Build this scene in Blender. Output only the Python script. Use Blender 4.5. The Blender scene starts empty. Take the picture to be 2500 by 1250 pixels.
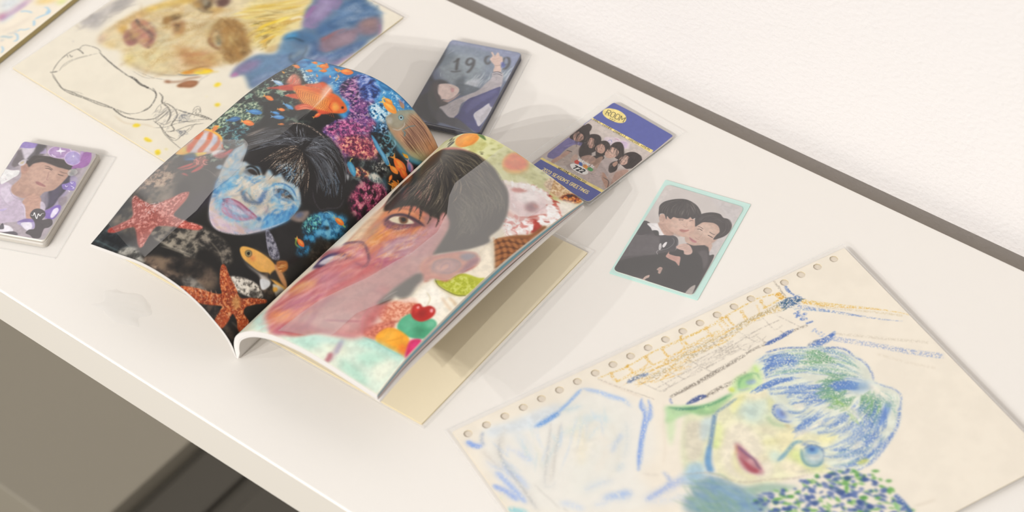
import bpy, bmesh, math, random
import numpy as np
from mathutils import Matrix, Vector
# everything is measured in millimetres and built in metres; x runs along the table, y towards the wall, z up
MM=.001
# ------------------------------------------------------------------ camera, world, lights, exposure
SC=bpy.context.scene
COL=SC.collection
CAMP=np.array([607.84,-696.12,951.24])
RT=np.array([0.7841672,0.61866368,-0.04834313]);UP=np.array([-0.41836121,0.58459924,0.69513857]);FW=np.array([-0.45831834,0.52487997,-0.71724843])
cd=bpy.data.cameras.new('camera');cam=bpy.data.objects.new('camera',cd);COL.objects.link(cam)
cam.matrix_world=Matrix([[RT[0],UP[0],-FW[0],CAMP[0]*MM],[RT[1],UP[1],-FW[1],CAMP[1]*MM],[RT[2],UP[2],-FW[2],CAMP[2]*MM],[0,0,0,1]])
cd.sensor_width=36;cd.lens=73.0;cd.clip_start=.01
cd.dof.use_dof=True;cd.dof.focus_distance=1.345;cd.dof.aperture_fstop=6.3
SC.camera=cam
SC.view_settings.view_transform='Standard';SC.view_settings.look='None';SC.view_settings.gamma=1;SC.view_settings.use_curve_mapping=False
SC.view_settings.exposure=.17
w=bpy.data.worlds.new('room_light');SC.world=w;w.use_nodes=True
w.node_tree.nodes['Background'].inputs[0].default_value=(1,.99,.98,1);w.node_tree.nodes['Background'].inputs[1].default_value=.36
# a row of gallery track lamps behind the camera, all at the same height
for i,(x,y,wt) in enumerate([(384,-2890,.115),(-245,-2890,.11),(-567,-2890,.065),(-1547,-2890,.06),(-2750,-2890,.035),(1500,-2890,.015)]):
    l=bpy.data.lights.new('track_lamp','SPOT');o=bpy.data.objects.new('track_lamp',l);COL.objects.link(o)
    o.location=(x*MM,y*MM,1.5);d=Vector((.05,.05,0))-o.location
    o.rotation_euler=d.to_track_quat('-Z','Y').to_euler();l.spot_size=math.radians(75);l.spot_blend=.6;l.shadow_soft_size=.018
    r2=d.length_squared;l.energy=wt*39.5*r2/(1.5/d.length);l.color=(1,.99,.975)
MS=np.array([-83.4,-167.8,0.]);MA=np.radians(92.6)
MU=np.array([np.cos(MA),np.sin(MA),0]);MW=np.array([MU[1],-MU[0],0])
PB={1:[(0,0),(.3,13),(3.6,22.2),(9,28.5),(16.3,34.4),(26.6,39.6),(36.4,43),(48.9,45.2),(61,45.9),(73.6,45.2),(88.7,43.4),(102,41.4),(115,39.2)],
   -1:[(0,0),(-1.2,8.5),(-5,17.3),(-12.3,25.5),(-21.9,34.2),(-35.7,41.4),(-48.3,44.6),(-65.7,45.8),(-90,41.5),(-114,36.6)]}
PT={1:[(0,0),(-.5,12),(3.5,18.5),(9.3,24.5),(20.3,34.2),(32.9,40.4),(45,42.2),(54.7,41.0),(82.5,34),(100,28.5),(115.4,23)],
   -1:[(0,0),(-2,10.2),(-9.6,25.6),(-19.6,35.3),(-29.8,42.8),(-40.3,47),(-54.7,48.7),(-70,47),(-85.6,43.9),(-114,37.5)]}
ZO={1:([0,26,60,116,181,211],[39.5,44.5,45.3,42.6,30.2,22.5]),-1:([0,20,39,72,94,118,157,171,210],[36.6,41.4,46.6,49.8,49.5,48.4,47.9,46.2,37.6])}
def smooth_interp(x,xp,fp):
    # Catmull-Rom style cubic Hermite interpolation
    xp=np.array(xp,float);fp=np.array(fp,float)
    m=np.gradient(fp,xp);i=np.clip(np.searchsorted(xp,x)-1,0,len(xp)-2)
    h=xp[i+1]-xp[i];q=(x-xp[i])/h
    return (2*q**3-3*q**2+1)*fp[i]+(q**3-2*q**2+q)*h*m[i]+(-2*q**3+3*q**2)*fp[i+1]+(q**3-q**2)*h*m[i+1]
def resamp(P,n=61):
    P=np.array(P,float);d=np.r_[0,np.cumsum(np.hypot(*np.diff(P,axis=0).T))];d/=d[-1]
    t=np.linspace(0,1,n);return np.stack([smooth_interp(t,d,P[:,0]),smooth_interp(t,d,P[:,1])],1)
def page(side,nt=61,ns=43,drop=0.,ext=0.):
    """(ns,nt,3) points of a page; drop lowers it inside the block, ext lengthens it"""
    B=resamp(PB[side],nt);T=resamp(PT[side],nt);t=np.linspace(0,1,nt)
    out=np.zeros((ns,nt,3))
    for j,s in enumerate(np.linspace(0,210,ns)):
        k=s/210;p=B*(1-k)+T*k
        z=p[:,1]+t**1.6*(smooth_interp(np.array([s]),*ZO[side])[0]-p[-1,1])
        x=p[:,0].copy()
        if drop:
            dx=np.gradient(x);dz=np.gradient(z);l=np.hypot(dx,dz)
            dd=drop*np.clip(t*14+.35,0,1)*(.72+.28*t)*(1+(1.35 if side>0 else .2)*np.sin(np.pi*k)*t**2)
            nx,nz=dz/l*side,-dx/l*side
            x=x+nx*dd;z=z+nz*dd
        if ext: x=x+side*ext*t**3
        out[j]=MS+np.outer(x,MW)+MU*s+np.outer(z,[0,0,1])
    return out

# ---- small software painter: every print and drawing is painted stroke by stroke ----
def _vnoise(n,cells,rs):
    g=rs.rand(cells,cells);x=np.arange(n)*cells/n;i=x.astype(int);f=x-i;f=f*f*(3-2*f);j=(i+1)%cells
    a=g[i][:,i]*(1-f)[None]+g[i][:,j]*f[None];b=g[j][:,i]*(1-f)[None]+g[j][:,j]*f[None]
    return a*(1-f)[:,None]+b*f[:,None]
def _rank(a):
    r=np.empty(a.size,np.float32);r[np.argsort(a.ravel())]=np.linspace(0,1,a.size);return r.reshape(a.shape)
_rs=np.random.RandomState(7)
GRAIN=_rank(_vnoise(512,256,_rs)*.6+_vnoise(512,128,_rs)*.5+_vnoise(512,512,_rs)*.35)
CLOUD={s:_rank(sum(_vnoise(1024,c*2**k,_rs)*.55**k for k in range(4))) for s,c in (('a',8),('b',20),('c',48),('d',110))}
def cr(pts,closed=False,step=2.5):
    """Catmull-Rom through the points"""
    P=np.array(pts,float)
    if len(P)<3 and not closed:
        n=max(2,int(np.hypot(*(P[-1]-P[0]))/step));t=np.linspace(0,1,n)[:,None];return P[0]*(1-t)+P[-1]*t
    Q=np.vstack([P[-1],P,P[0],P[1]]) if closed else np.vstack([2*P[0]-P[1],P,2*P[-1]-P[-2]])
    out=[]
    for i in range(1,len(Q)-2):
        a,b,c,d=Q[i-1:i+3];n=max(1,int(np.hypot(*(c-b))/step));t=(np.arange(n)/n)[:,None]
        out.append(.5*((2*b)+(c-a)*t+(2*a-5*b+4*c-d)*t*t+(3*b-3*c+d-a)*t**3))
    if not closed: out.append(Q[-2][None])
    return np.vstack(out)
def _blur(m,r):
    if r<.4:return m
    for ax in (0,1):
        k=max(1,int(round(r)));
        for _ in range(2):
            p=np.pad(m,[(k+1,k) if a==ax else (0,0) for a in (0,1)]);c=np.cumsum(p,axis=ax)
            n=2*k+1
            m=(c[n:]-c[:-n])/n if ax==0 else (c[:,n:]-c[:,:-n])/n
    return m
class Art:
    def __init__(s,w,h,base,var=.02):
        s.w,s.h=w,h;s.rs=np.random.RandomState(w*7+h)
        s.a=np.ones((h,w,3),np.float32)*np.array(base,np.float32)/255
        s.clipm=None
        if var: s.a*=1+var*(s._tile(CLOUD['b'],0,0,w,h)[...,None]-.5)
    def _tile(s,T,x0,y0,x1,y1):
        n=T.shape[0];return T[np.arange(y0,y1)%n][:,np.arange(x0,x1)%n]
    def raster(s,P,pad):
        SS=3
        x0=int(max(0,np.floor(P[:,0].min())-pad));x1=int(min(s.w,np.ceil(P[:,0].max())+pad+1))
        y0=int(max(0,np.floor(P[:,1].min())-pad));y1=int(min(s.h,np.ceil(P[:,1].max())+pad+1))
        if x1<=x0 or y1<=y0:return None
        W=x1-x0;H=y1-y0
        acc=np.zeros((H,W+2),np.float32)
        A=P;B=np.roll(P,-1,axis=0)
        ya=(A[:,1]-y0)*SS;yb=(B[:,1]-y0)*SS;xa=A[:,0]-x0;xb=B[:,0]-x0
        sg=np.where(yb>ya,1.,-1.);lo=np.minimum(ya,yb);hi=np.maximum(ya,yb)
        r0=np.ceil(lo-.5).astype(int);r1=np.ceil(hi-.5).astype(int)
        n=np.maximum(0,r1-r0)
        if n.sum()==0:return None
        e=np.repeat(np.arange(len(n)),n);off=np.arange(n.sum())-np.repeat(np.cumsum(n)-n,n)
        row=r0[e]+off;ok=(row>=0)&(row<H*SS);e=e[ok];row=row[ok]
        t=(row+.5-ya[e])/(yb[e]-ya[e]);x=np.clip(xa[e]+t*(xb[e]-xa[e]),0,W)
        i=np.floor(x).astype(int);f=x-i
        np.add.at(acc,(row//SS,i),sg[e]*(1-f)/SS);np.add.at(acc,(row//SS,i+1),sg[e]*f/SS)
        m=np.minimum(np.abs(np.cumsum(acc,axis=1)[:,:W]),1)
        return m,x0,y0,x1,y1
    def comp(s,m,x0,y0,x1,y1,col,alpha=1,soft=0,grain=0,var=.08,cloud=None):
        m=_blur(m,soft)
        if grain:
            g=s._tile(GRAIN,x0,y0,x1,y1);m=m*np.clip((g-grain)*4+.5*(1-grain),0,1)
        if s.clipm is not None:m=m*s.clipm[y0:y1,x0:x1]
        m=(m*alpha)[...,None]
        c=np.array(col,np.float32)
        if c.ndim==1:
            c=c/255*(1+var*(s._tile(CLOUD['c'],x0,y0,x1,y1)[...,None]-.5)) if var else c/255
        s.a[y0:y1,x0:x1]=s.a[y0:y1,x0:x1]*(1-m)+c*m
    def poly(s,pts,col,soft=0,alpha=1,grain=0,curve=True,var=.08):
        P=cr(pts,True) if curve else np.array(pts,float)
        r=s.raster(P,int(soft*2)+2)
        if r:s.comp(*r,col,alpha,soft,grain,var)
    def stroke(s,pts,col,w=3,soft=0,alpha=1,grain=0,taper=1,sampled=False):
        P=pts if sampled else cr(pts,False)
        if len(P)<2:return
        d=np.gradient(P,axis=0);l=np.hypot(d[:,0],d[:,1])+1e-6;n=np.stack([-d[:,1]/l,d[:,0]/l],1)
        t=np.linspace(0,1,len(P))
        ww=np.full(len(P),w/2.)
        if taper==1:ww=ww*np.clip(np.minimum(t,1-t)*6+.25,0,1)
        if taper==2:ww=ww*(1-t*.85)
        if taper==3:ww=ww*np.sin(np.pi*np.clip(t,.04,.96))
        Q=np.vstack([P+n*ww[:,None],(P-n*ww[:,None])[::-1]])
        r=s.raster(Q,int(soft*2)+2)
        if r:s.comp(*r,col,alpha,soft,grain,0)
    def hair(s,guides,cols,n=60,w=2,alpha=.7,jit=4,grain=0,part=.6,soft=0):
        """strands interpolated between neighbouring guide curves"""
        G=[cr(g,False,1.0) for g in guides];N=40
        G=[g[np.linspace(0,len(g)-1,N).astype(int)] for g in G]
        for _ in range(n):
            k=s.rs.rand()*(len(G)-1);i=min(int(k),len(G)-2);f=k-i
            p=G[i]*(1-f)+G[i+1]*f
            a=s.rs.rand()*(1-part);L=part*(.5+.5*s.rs.rand());i0=int(a*N);i1=min(N,int((a+L)*N)+2)
            p=p[i0:i1]
            if len(p)<3:continue
            dr=s.rs.randn(2)*jit;dr2=s.rs.randn(2)*jit
            t=np.linspace(0,1,len(p))[:,None];p=p+dr*(1-t)+dr2*t
            p=cr(p[::6],False) if len(p)>12 else p
            s.stroke(p,cols[s.rs.randint(len(cols))],w*(.5+s.rs.rand()),soft,alpha*(.6+.4*s.rs.rand()),grain,3,True)
    def cloudfill(s,pts,cols,scale='b',alpha=1,soft=0,lo=0.,hi=1.,curve=True,seed=0):
        """fill a region with a colour ramp driven by a cloud pattern (lo..hi: part of the pattern that shows)"""
        P=cr(pts,True) if curve else np.array(pts,float)
        r=s.raster(P,int(soft*2)+2)
        if not r:return
        m,x0,y0,x1,y1=r
        T=s._tile(CLOUD[scale],x0+seed*137,y0+seed*71,x1+seed*137,y1+seed*71)
        k=np.clip((T-lo)/(hi-lo),0,1);C=np.array(cols,np.float32)/255;q=k*(len(C)-1);i=np.minimum(q.astype(int),len(C)-2);f=(q-i)[...,None]
        if len(C)>1:c=C[i]*(1-f)+C[i+1]*f
        if lo>0 or hi<1:m=m*np.clip((T-lo)/.05,0,1)*np.clip((hi-T)/.05+1,0,1)
        m=_blur(m,soft)
        if s.clipm is not None:m=m*s.clipm[y0:y1,x0:x1]
        m=(m*alpha)[...,None];s.a[y0:y1,x0:x1]=s.a[y0:y1,x0:x1]*(1-m)+c*m
    def dabs(s,pts,cols,n,ln,w,ang,jang=20,alpha=1,soft=0,grain=0,curve=True):
        """short dabs scattered over a region"""
        P=cr(pts,True) if curve else np.array(pts,float)
        r=s.raster(P,1)
        if not r:return
        m,x0,y0,x1,y1=r;yy,xx=np.nonzero(m>.5)
        if len(yy)==0:return
        for _ in range(n):
            k=s.rs.randint(len(yy));a=np.radians(ang+s.rs.randn()*jang);l=ln*(.5+s.rs.rand())/2
            c=np.array([xx[k]+x0,yy[k]+y0],float);d=np.array([np.cos(a),np.sin(a)])*l;b=np.array([-d[1],d[0]])*.15*s.rs.randn()
            s.stroke(np.array([c-d,c+b,c+d]),cols[s.rs.randint(len(cols))],w*(.6+.8*s.rs.rand()),soft,alpha,grain,3)
    def clip(s,pts=None,curve=True):
        if pts is None:s.clipm=None;return
        P=cr(pts,True) if curve else np.array(pts,float)
        r=s.raster(P,2);s.clipm=np.zeros((s.h,s.w),np.float32)
        if r:s.clipm[r[2]:r[4],r[1]:r[3]]=r[0]
# a plain one-line alphabet on a 4 x 6 grid (x right, y down), used for printed words
GL={'A':'06 20 46|13 33','B':'00 06 36 45 44 33 03|33 42 41 30 00','C':'41 30 10 01 05 16 36 45','D':'00 06 26 44 42 20 00','E':'40 00 06 46|03 33','F':'40 00 06|03 33','G':'41 30 10 01 05 16 36 45 43 23','H':'00 06|40 46|03 43','I':'20 26','J':'30 35 26 16 05','K':'00 06|40 03 46','L':'00 06 46','M':'06 00 24 40 46','N':'06 00 46 40','O':'10 01 05 16 36 45 41 30 10','P':'06 00 30 41 42 33 03','Q':'10 01 05 16 36 45 41 30 10|24 46','R':'06 00 30 41 42 33 03|23 46','S':'41 30 10 01 02 13 33 44 45 36 16 05','T':'00 40|20 26','U':'00 05 16 36 45 40','V':'00 26 40','W':'00 16 22 36 40','X':'00 46|40 06','Y':'00 23 40|23 26','Z':'00 40 06 46','0':'10 01 05 16 36 45 41 30 10','1':'11 20 26|16 36','2':'01 10 30 41 42 06 46','3':'01 10 30 41 42 33 13|33 44 45 36 16 05','7':'00 40 16','9':'42 33 13 02 01 10 30 41 44 36 16',"'":'20 22','.':'25 26','e':'14 44 43 32 12 03 05 16 36 45','l':'20 25 36','c':'43 32 12 03 05 16 36 45','o':'12 03 05 16 36 45 43 32 12','m':'06 02|03 12 23 26|23 32 43 46','a':'42 46|42 22 03 05 16 36 45','t':'20 25 36|02 42','b':'00 06|03 12 32 43 45 36 16 05'}
def _adv(ch,wd,gap):
    if ch==' ':return wd*.7*gap
    return wd*(.3 if ch in "I'.l" else 1.25 if ch in 'MWm' else 1)+wd*(gap-1)
def text(art,st,o,end,dn,col,w,gap=1.3,slant=0,serif=0,alpha=1,soft=0):
    """o: top-left of the line, end: top-right, dn: vector down the first letter; the line is fitted between o and end"""
    o=np.array(o,float);run=np.array(end,float)-o;uy=np.array(dn,float)
    tot=sum(_adv(c,1,gap) for c in st)-(gap-1);ux=run/tot;x=0;un=run/np.hypot(*run)*np.hypot(*uy)
    for ch in st:
        c=GL.get(ch)
        if c:
            k=.3 if ch in "I'.l" else 1.25 if ch in 'MWm' else 1
            for n,part in enumerate(c.split('|')):
                q=[(int(a[0])/4,int(a[1])/6) for a in part.split()]
                if ch in "I'.l":q=[((u-.5)/.6+.5,v) for u,v in q]
                P=[o+ux*(x+u*k)+un*slant*(1-v)+uy*v for u,v in q]
                D=[]
                for a,b in zip(P[:-1],P[1:]):
                    m=max(2,int(np.hypot(*(b-a))/1.5));D+=[a+(b-a)*t/m for t in range(m)]
                D.append(P[-1]);D=np.array(D)
                if len(D)>=3:art.stroke(D,col,w,soft,alpha,0,0,True)
                if serif and n==0:
                    for e in (P[0],P[-1]):art.stroke(np.array([e-un*.12,e,e+un*.12]),col,w*.6,0,alpha,0,0,True)
        x+=_adv(ch,1,gap)

FRAMES={
 'blue':((208.06,-42.74,1.90),(0.38039,0.92480,0.00710),(-0.92482,0.38040,0.00006),281.9,201.1,5),
 'yellow':((-308.09,39.76,1.40),(0.99930,-0.03752,0.00000),(0.03752,0.99930,-0.00000),185.4,210.2,5),
 'mint':((78.11,74.13,0.90),(0.97850,0.20623,0.00000),(-0.20623,0.97850,0.00000),54.5,85.5,10),
 'mintout':((78.61,75.29,0.40),(0.97565,0.21932,0.00000),(-0.21932,0.97565,0.00000),59.9,92.1,10),
 'room':((-9.85,109.57,3.00),(0.99568,-0.09282,0.00000),(0.09279,0.99541,-0.02321),53.8,86.2,10),
 'nine':((-125.02,106.00,5.40),(0.94681,0.32178,0.00000),(-0.32177,0.94678,-0.00907),53.5,88.2,10),
 'purple':((-294.41,-141.57,5.50),(0.92485,0.38033,0.00000),(-0.38033,0.92485,0.00000),55.6,85.6,10),
 'corner':((-523.65,1.26,5.00),(0.99754,0.07004,0.00000),(-0.07004,0.99754,0.00000),205.0,290.0,4),
 'cream':((-82.49,-59.13,1.00),(0.99958,0.02888,0.00000),(-0.02888,0.99958,0.00000),246.0,170.7,4),
}

FILMS={'right': [(0.556, 209.8), (0.751, 210.8), (0.827, 211.5), (0.912, 185.4), (0.904, 154.9), (0.895, 145.7), (0.891, 133.9), (0.882, 121.8), (0.932, 112.5), (0.886, 89.3), (0.809, 81.0), (0.815, 65.2), (0.758, 57.8), (0.687, 36.6), (0.677, 16.0), (0.567, 7.5), (0.449, 3.7), (0.5, 33.9), (0.597, 63.2), (0.648, 89.2), (0.661, 92.9), (0.672, 117.7), (0.636, 134.2), (0.571, 148.3), (0.537, 160.7)], 'left': [(0.997, 97.1), (0.769, 114.5), (0.732, 112.4), (0.704, 106.5), (0.653, 93.2), (0.646, 80.4), (0.656, 66.4), (0.637, 47.9), (0.658, 19.9), (0.668, 3.8), (0.791, 6.6), (1.009, 17.1), (0.999, 19.6), (1.006, 39.0), (1.002, 71.6)], 'left_upper': [(0.993, 208.7), (0.637, 176.5), (0.631, 155.4), (0.638, 126.9), (0.702, 106.2), (0.732, 111.9), (0.769, 114.5), (0.997, 97.1), (0.998, 117.5), (1.007, 157.8), (0.997, 170.2)]}
BASE={'blue': ((237, 228, 212), 0.02), 'left': ((24, 23, 24), 0.3), 'right': ((236, 226, 206), 0.04), 'yellow': ((233, 225, 207), 0.02), 'corner': ((238, 228, 210), 0.02), 'room': ((190, 178, 172), 0.03), 'mint': ((206, 198, 194), 0.02), 'nine': ((92, 102, 130), 0.03), 'purple': ((172, 164, 168), 0.03)}
# ------------------------------------------------------------------ materials
def newmat(name):
    m=bpy.data.materials.new(name);m.use_nodes=True;nt=m.node_tree;return m,nt,nt.nodes['Principled BSDF']
def rgb(h):
    c=[int(h[i:i+2],16)/255 for i in (0,2,4)];return tuple(((x+.055)/1.055)**2.4 if x>.04045 else x/12.92 for x in c)+(1,)
def plain(name,h,rough=.5,spec=.3,bump=0,bscale=300,vary=0,vscale=8):
    m,nt,b=newmat(name);b.inputs['Base Color'].default_value=rgb(h);b.inputs['Roughness'].default_value=rough;b.inputs['Specular IOR Level'].default_value=spec
    tc=nt.nodes.new('ShaderNodeTexCoord')
    if vary:
        n=nt.nodes.new('ShaderNodeTexNoise');n.inputs['Scale'].default_value=vscale;n.inputs['Detail'].default_value=5;nt.links.new(tc.outputs['Object'],n.inputs['Vector'])
        mx=nt.nodes.new('ShaderNodeMix');mx.data_type='RGBA';mx.inputs[6].default_value=tuple(c*(1-vary) for c in rgb(h)[:3])+(1,);mx.inputs[7].default_value=tuple(min(1,c*(1+vary)) for c in rgb(h)[:3])+(1,)
        nt.links.new(n.outputs['Fac'],mx.inputs[0]);nt.links.new(mx.outputs[2],b.inputs['Base Color'])
    if bump:
        n=nt.nodes.new('ShaderNodeTexNoise');n.inputs['Scale'].default_value=bscale;n.inputs['Detail'].default_value=4;nt.links.new(tc.outputs['Object'],n.inputs['Vector'])
        bp=nt.nodes.new('ShaderNodeBump');bp.inputs['Strength'].default_value=bump;bp.inputs['Distance'].default_value=.002;nt.links.new(n.outputs['Fac'],bp.inputs['Height']);nt.links.new(bp.outputs[0],b.inputs['Normal'])
    return m
def hx(c):return [int(c[i:i+2],16) for i in (0,2,4)]
def paint(name,txt,w,h):
    base,var=BASE[name];art=Art(w,h,base,var)
    def pts(s):return [tuple(float(v) for v in q.split(',')) for q in s.split()]
    for line in txt.strip().split('\n'):
        if line=='k':art.clip();continue
        hd,*ps=line.split('|');o=hd.split();k=o[0];f=lambda i:float(o[i])
        cs=lambda s:[hx(c) for c in s.split('/')]
        if k=='p':art.poly(pts(ps[0]),hx(o[1]),f(2),f(3),f(4),o[5]=='1',f(6))
        elif k=='s':art.stroke(pts(ps[0]),hx(o[1]),f(2),f(3),f(4),f(5),int(o[6]))
        elif k=='h':art.hair([pts(p) for p in ps],cs(o[1]),int(o[2]),f(3),f(4),f(5),f(6),f(7),f(8))
        elif k=='f':art.cloudfill(pts(ps[0]),cs(o[1]),o[2],f(3),f(4),f(5),f(6),o[8]=='1',int(o[7]))
        elif k=='d':art.dabs(pts(ps[0]),cs(o[1]),int(o[2]),f(3),f(4),f(5),f(6),f(7),f(8),f(9),o[10]=='1')
        elif k=='k':art.clip(pts(ps[0]),o[1]=='1')
        elif k=='t':
            q=np.array(pts(ps[0]));text(art,o[1].replace('_',' '),q[0],q[1],q[2]-q[0],hx(o[2]),f(3),f(4),f(5),int(o[6]),f(7),f(8))
    im=bpy.data.images.new(name+'_print',w,h);buf=np.ones((h,w,4),np.float32);buf[...,:3]=np.clip(art.a,0,1)[::-1]
    im.pixels.foreach_set(buf.ravel());im.update();im.pack();return im
def printed(name,txt,w,h,rough=.5,spec=.25,coat=0):
    m,nt,b=newmat(name+'_ink');t=nt.nodes.new('ShaderNodeTexImage');t.image=paint(name,txt,w,h);t.extension='EXTEND'
    nt.links.new(t.outputs[0],b.inputs['Base Color']);b.inputs['Roughness'].default_value=rough;b.inputs['Specular IOR Level'].default_value=spec;b.inputs['Coat Weight'].default_value=coat;b.inputs['Coat Roughness'].default_value=.12
    n=nt.nodes.new('ShaderNodeTexNoise');n.inputs['Scale'].default_value=900;bp=nt.nodes.new('ShaderNodeBump');bp.inputs['Strength'].default_value=.08;bp.inputs['Distance'].default_value=.0003
    tc=nt.nodes.new('ShaderNodeTexCoord');nt.links.new(tc.outputs['Object'],n.inputs['Vector']);nt.links.new(n.outputs['Fac'],bp.inputs['Height']);nt.links.new(bp.outputs[0],b.inputs['Normal'])
    return m
def clear(name,gloss=.06,rough=.08,milk=0,tint=(1,1,1)):
    """thin clear plastic: mostly passes light straight through, with a glossy face and a touch of milkiness"""
    m=bpy.data.materials.new(name);m.use_nodes=True;nt=m.node_tree;nt.nodes.clear()
    out=nt.nodes.new('ShaderNodeOutputMaterial');tr=nt.nodes.new('ShaderNodeBsdfTransparent');tr.inputs[0].default_value=(*tint,1)
    gl=nt.nodes.new('ShaderNodeBsdfGlossy');gl.inputs['Roughness'].default_value=rough
    df=nt.nodes.new('ShaderNodeBsdfDiffuse');df.inputs[0].default_value=(.9,.89,.87,1)
    a=nt.nodes.new('ShaderNodeMixShader');a.inputs[0].default_value=milk;nt.links.new(tr.outputs[0],a.inputs[1]);nt.links.new(df.outputs[0],a.inputs[2])
    b=nt.nodes.new('ShaderNodeMixShader');b.inputs[0].default_value=gloss;nt.links.new(a.outputs[0],b.inputs[1]);nt.links.new(gl.outputs[0],b.inputs[2])
    nt.links.new(b.outputs[0],out.inputs[0]);return m
# ------------------------------------------------------------------ mesh helpers
def mesh(name,V,F,mats,parent=None,uv=None,mi=None,smooth=False,mw=None):
    me=bpy.data.meshes.new(name);me.from_pydata([tuple(v) for v in V],[],[tuple(f) for f in F])
    for m in (mats if isinstance(mats,(list,tuple)) else [mats]):me.materials.append(m)
    if mi is not None:me.polygons.foreach_set('material_index',np.array(mi,dtype=np.int32))
    if uv is not None:
        l=me.uv_layers.new(name='UVMap');li=np.zeros(len(me.loops),dtype=np.int32);me.loops.foreach_get('vertex_index',li);l.data.foreach_set('uv',np.array(uv,dtype=np.float32)[li].ravel())
    if smooth:me.polygons.foreach_set('use_smooth',np.ones(len(me.polygons),dtype=bool))
    me.update();o=bpy.data.objects.new(name,me);COL.objects.link(o)
    if parent is not None:o.parent=parent
    if mw is not None:o.matrix_world=mw
    return o
def tag(o,label=None,cat=None,group=None,kind=None):
    for k,v in (('label',label),('category',cat),('group',group),('kind',kind)):
        if v:o[k]=v
    return o
def empty(name,mw):
    o=bpy.data.objects.new(name,None);COL.objects.link(o);o.matrix_world=mw;o.empty_display_size=.02;return o
def rounded(w,h,r,n=5):
    P=[]
    for cx,cy,a0 in ((w/2-r,h/2-r,0),(-w/2+r,h/2-r,90),(-w/2+r,-h/2+r,180),(w/2-r,-h/2+r,270)):
        for i in range(n+1):
            a=math.radians(a0+90*i/n);P.append((cx+r*math.cos(a),cy+r*math.sin(a)))
    return P
def slab(name,w,h,z0,z1,mats,parent=None,r=.5,bev=0,off=(0,0)):
    """flat plate with rounded corners; the top face carries the picture (mm)"""
    P=rounded(w,h,max(r,.05));n=len(P);V=[];rings=[(z0,0),(z1-bev,0)]+([(z1,bev)] if bev else [])
    for z,i in rings:
        Q=rounded(w-2*i,h-2*i,max(r-i,.05));V+=[((x+off[0])*MM,(y+off[1])*MM,z*MM) for x,y in Q]
    F=[tuple(range(n))[::-1]];mi=[1 if isinstance(mats,list) and len(mats)>1 else 0]
    for k in range(len(rings)-1):
        for i in range(n):
            j=(i+1)%n;F.append((k*n+i,k*n+j,(k+1)*n+j,(k+1)*n+i));mi.append(mi[0])
    F.append(tuple(range((len(rings)-1)*n,len(rings)*n)));mi.append(0)
    uv=[(v[0]/MM/w+.5,v[1]/MM/h+.5) for v in V]
    return mesh(name,V,F,mats,parent,uv,mi)
def box(name,x0,x1,y0,y1,z0,z1,mat,parent=None,bev=0):
    bm=bmesh.new();bmesh.ops.create_cube(bm,size=1)
    for v in bm.verts:v.co=Vector(((x0+x1)/2+v.co.x*(x1-x0),(y0+y1)/2+v.co.y*(y1-y0),(z0+z1)/2+v.co.z*(z1-z0)))*MM
    if bev:bmesh.ops.bevel(bm,geom=bm.edges[:],offset=bev*MM,segments=3,affect='EDGES',profile=.5)
    me=bpy.data.meshes.new(name);bm.to_mesh(me);bm.free();me.materials.append(mat)
    o=bpy.data.objects.new(name,me);COL.objects.link(o)
    if parent is not None:o.parent=parent
    return o
def fmat(n,dz=0):
    c,ex,ey,w,h,k=FRAMES[n];n_=np.cross(ex,ey);c=np.array(c)+n_*dz
    return Matrix([[ex[0],ey[0],n_[0],c[0]*MM],[ex[1],ey[1],n_[1],c[1]*MM],[ex[2],ey[2],n_[2],c[2]*MM],[0,0,0,1]])
# ------------------------------------------------------------------ the setting
M_wall=plain('white_plaster','dcd7d4',.9,.1,.38,300,.01,30)
nt=M_wall.node_tree
M_floor=plain('brown_floor','8c806c',.7,.2,vary=.04)
wall=box('wall_back',-2600,2600,196.3,260,-760,1900,M_wall);tag(wall,kind='structure')
floor=box('floor',-2600,2600,-4200,260,-780,-750,M_floor);tag(floor,kind='structure')
# ------------------------------------------------------------------ the display table
M_table=plain('white_laminate','ebe6df',.42,.35,vary=.008,vscale=3)
M_edge=M_table
tb=empty('display_table',Matrix.Translation((0,-.02,-.75)));tag(tb,'long white display table standing just clear of the wall','table')
def child(o,p):
    o.parent=p;o.matrix_parent_inverse=p.matrix_world.inverted();return o
bpy.context.view_layer.update()
child(box('tabletop',-1300,1350,-214.8,176.2,-34.6,0,M_table,None,1.0),tb)
child(box('front_edge_shade',-1300,1350,-215.3,-214.6,-33.6,-1.4,plain('front_edge_shade','d3cdc3',.45,.3),None,0),tb)  # added darker strip, its colour tones down the brightly lit front edge
for x in (-1240,1290):
    for y in (-190,150):child(box('leg',x-22,x+22,y-22,y+22,-750,-34.6,M_table,None,1.5),tb)
# low grey plinth and dark ribbed panel on the floor below the front edge
M_grey=plain('grey_paint','918a7c',.6,.2,vary=.02);M_dark=plain('dark_metal','504c45',.55,.25,vary=.03)
pl=box('low_plinth',-1200,-483,-86,180,-750,-600,M_grey,None,2);tag(pl,'low grey box on the floor under the table, seen below its front edge','box')
dk=empty('ribbed_mat',Matrix.Translation((-.1,.05,-.75)));tag(dk,'dark ribbed platform on the floor beside the low grey box','platform')
bpy.context.view_layer.update()
child(box('base',-481,420,-86,180,-750,-620,M_dark,None,1),dk)
for i in range(12):
    x=-470+i*74
    child(box('rib',x,x+50,-84,178,-620,-612,M_dark,None,2.5),dk)
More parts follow.
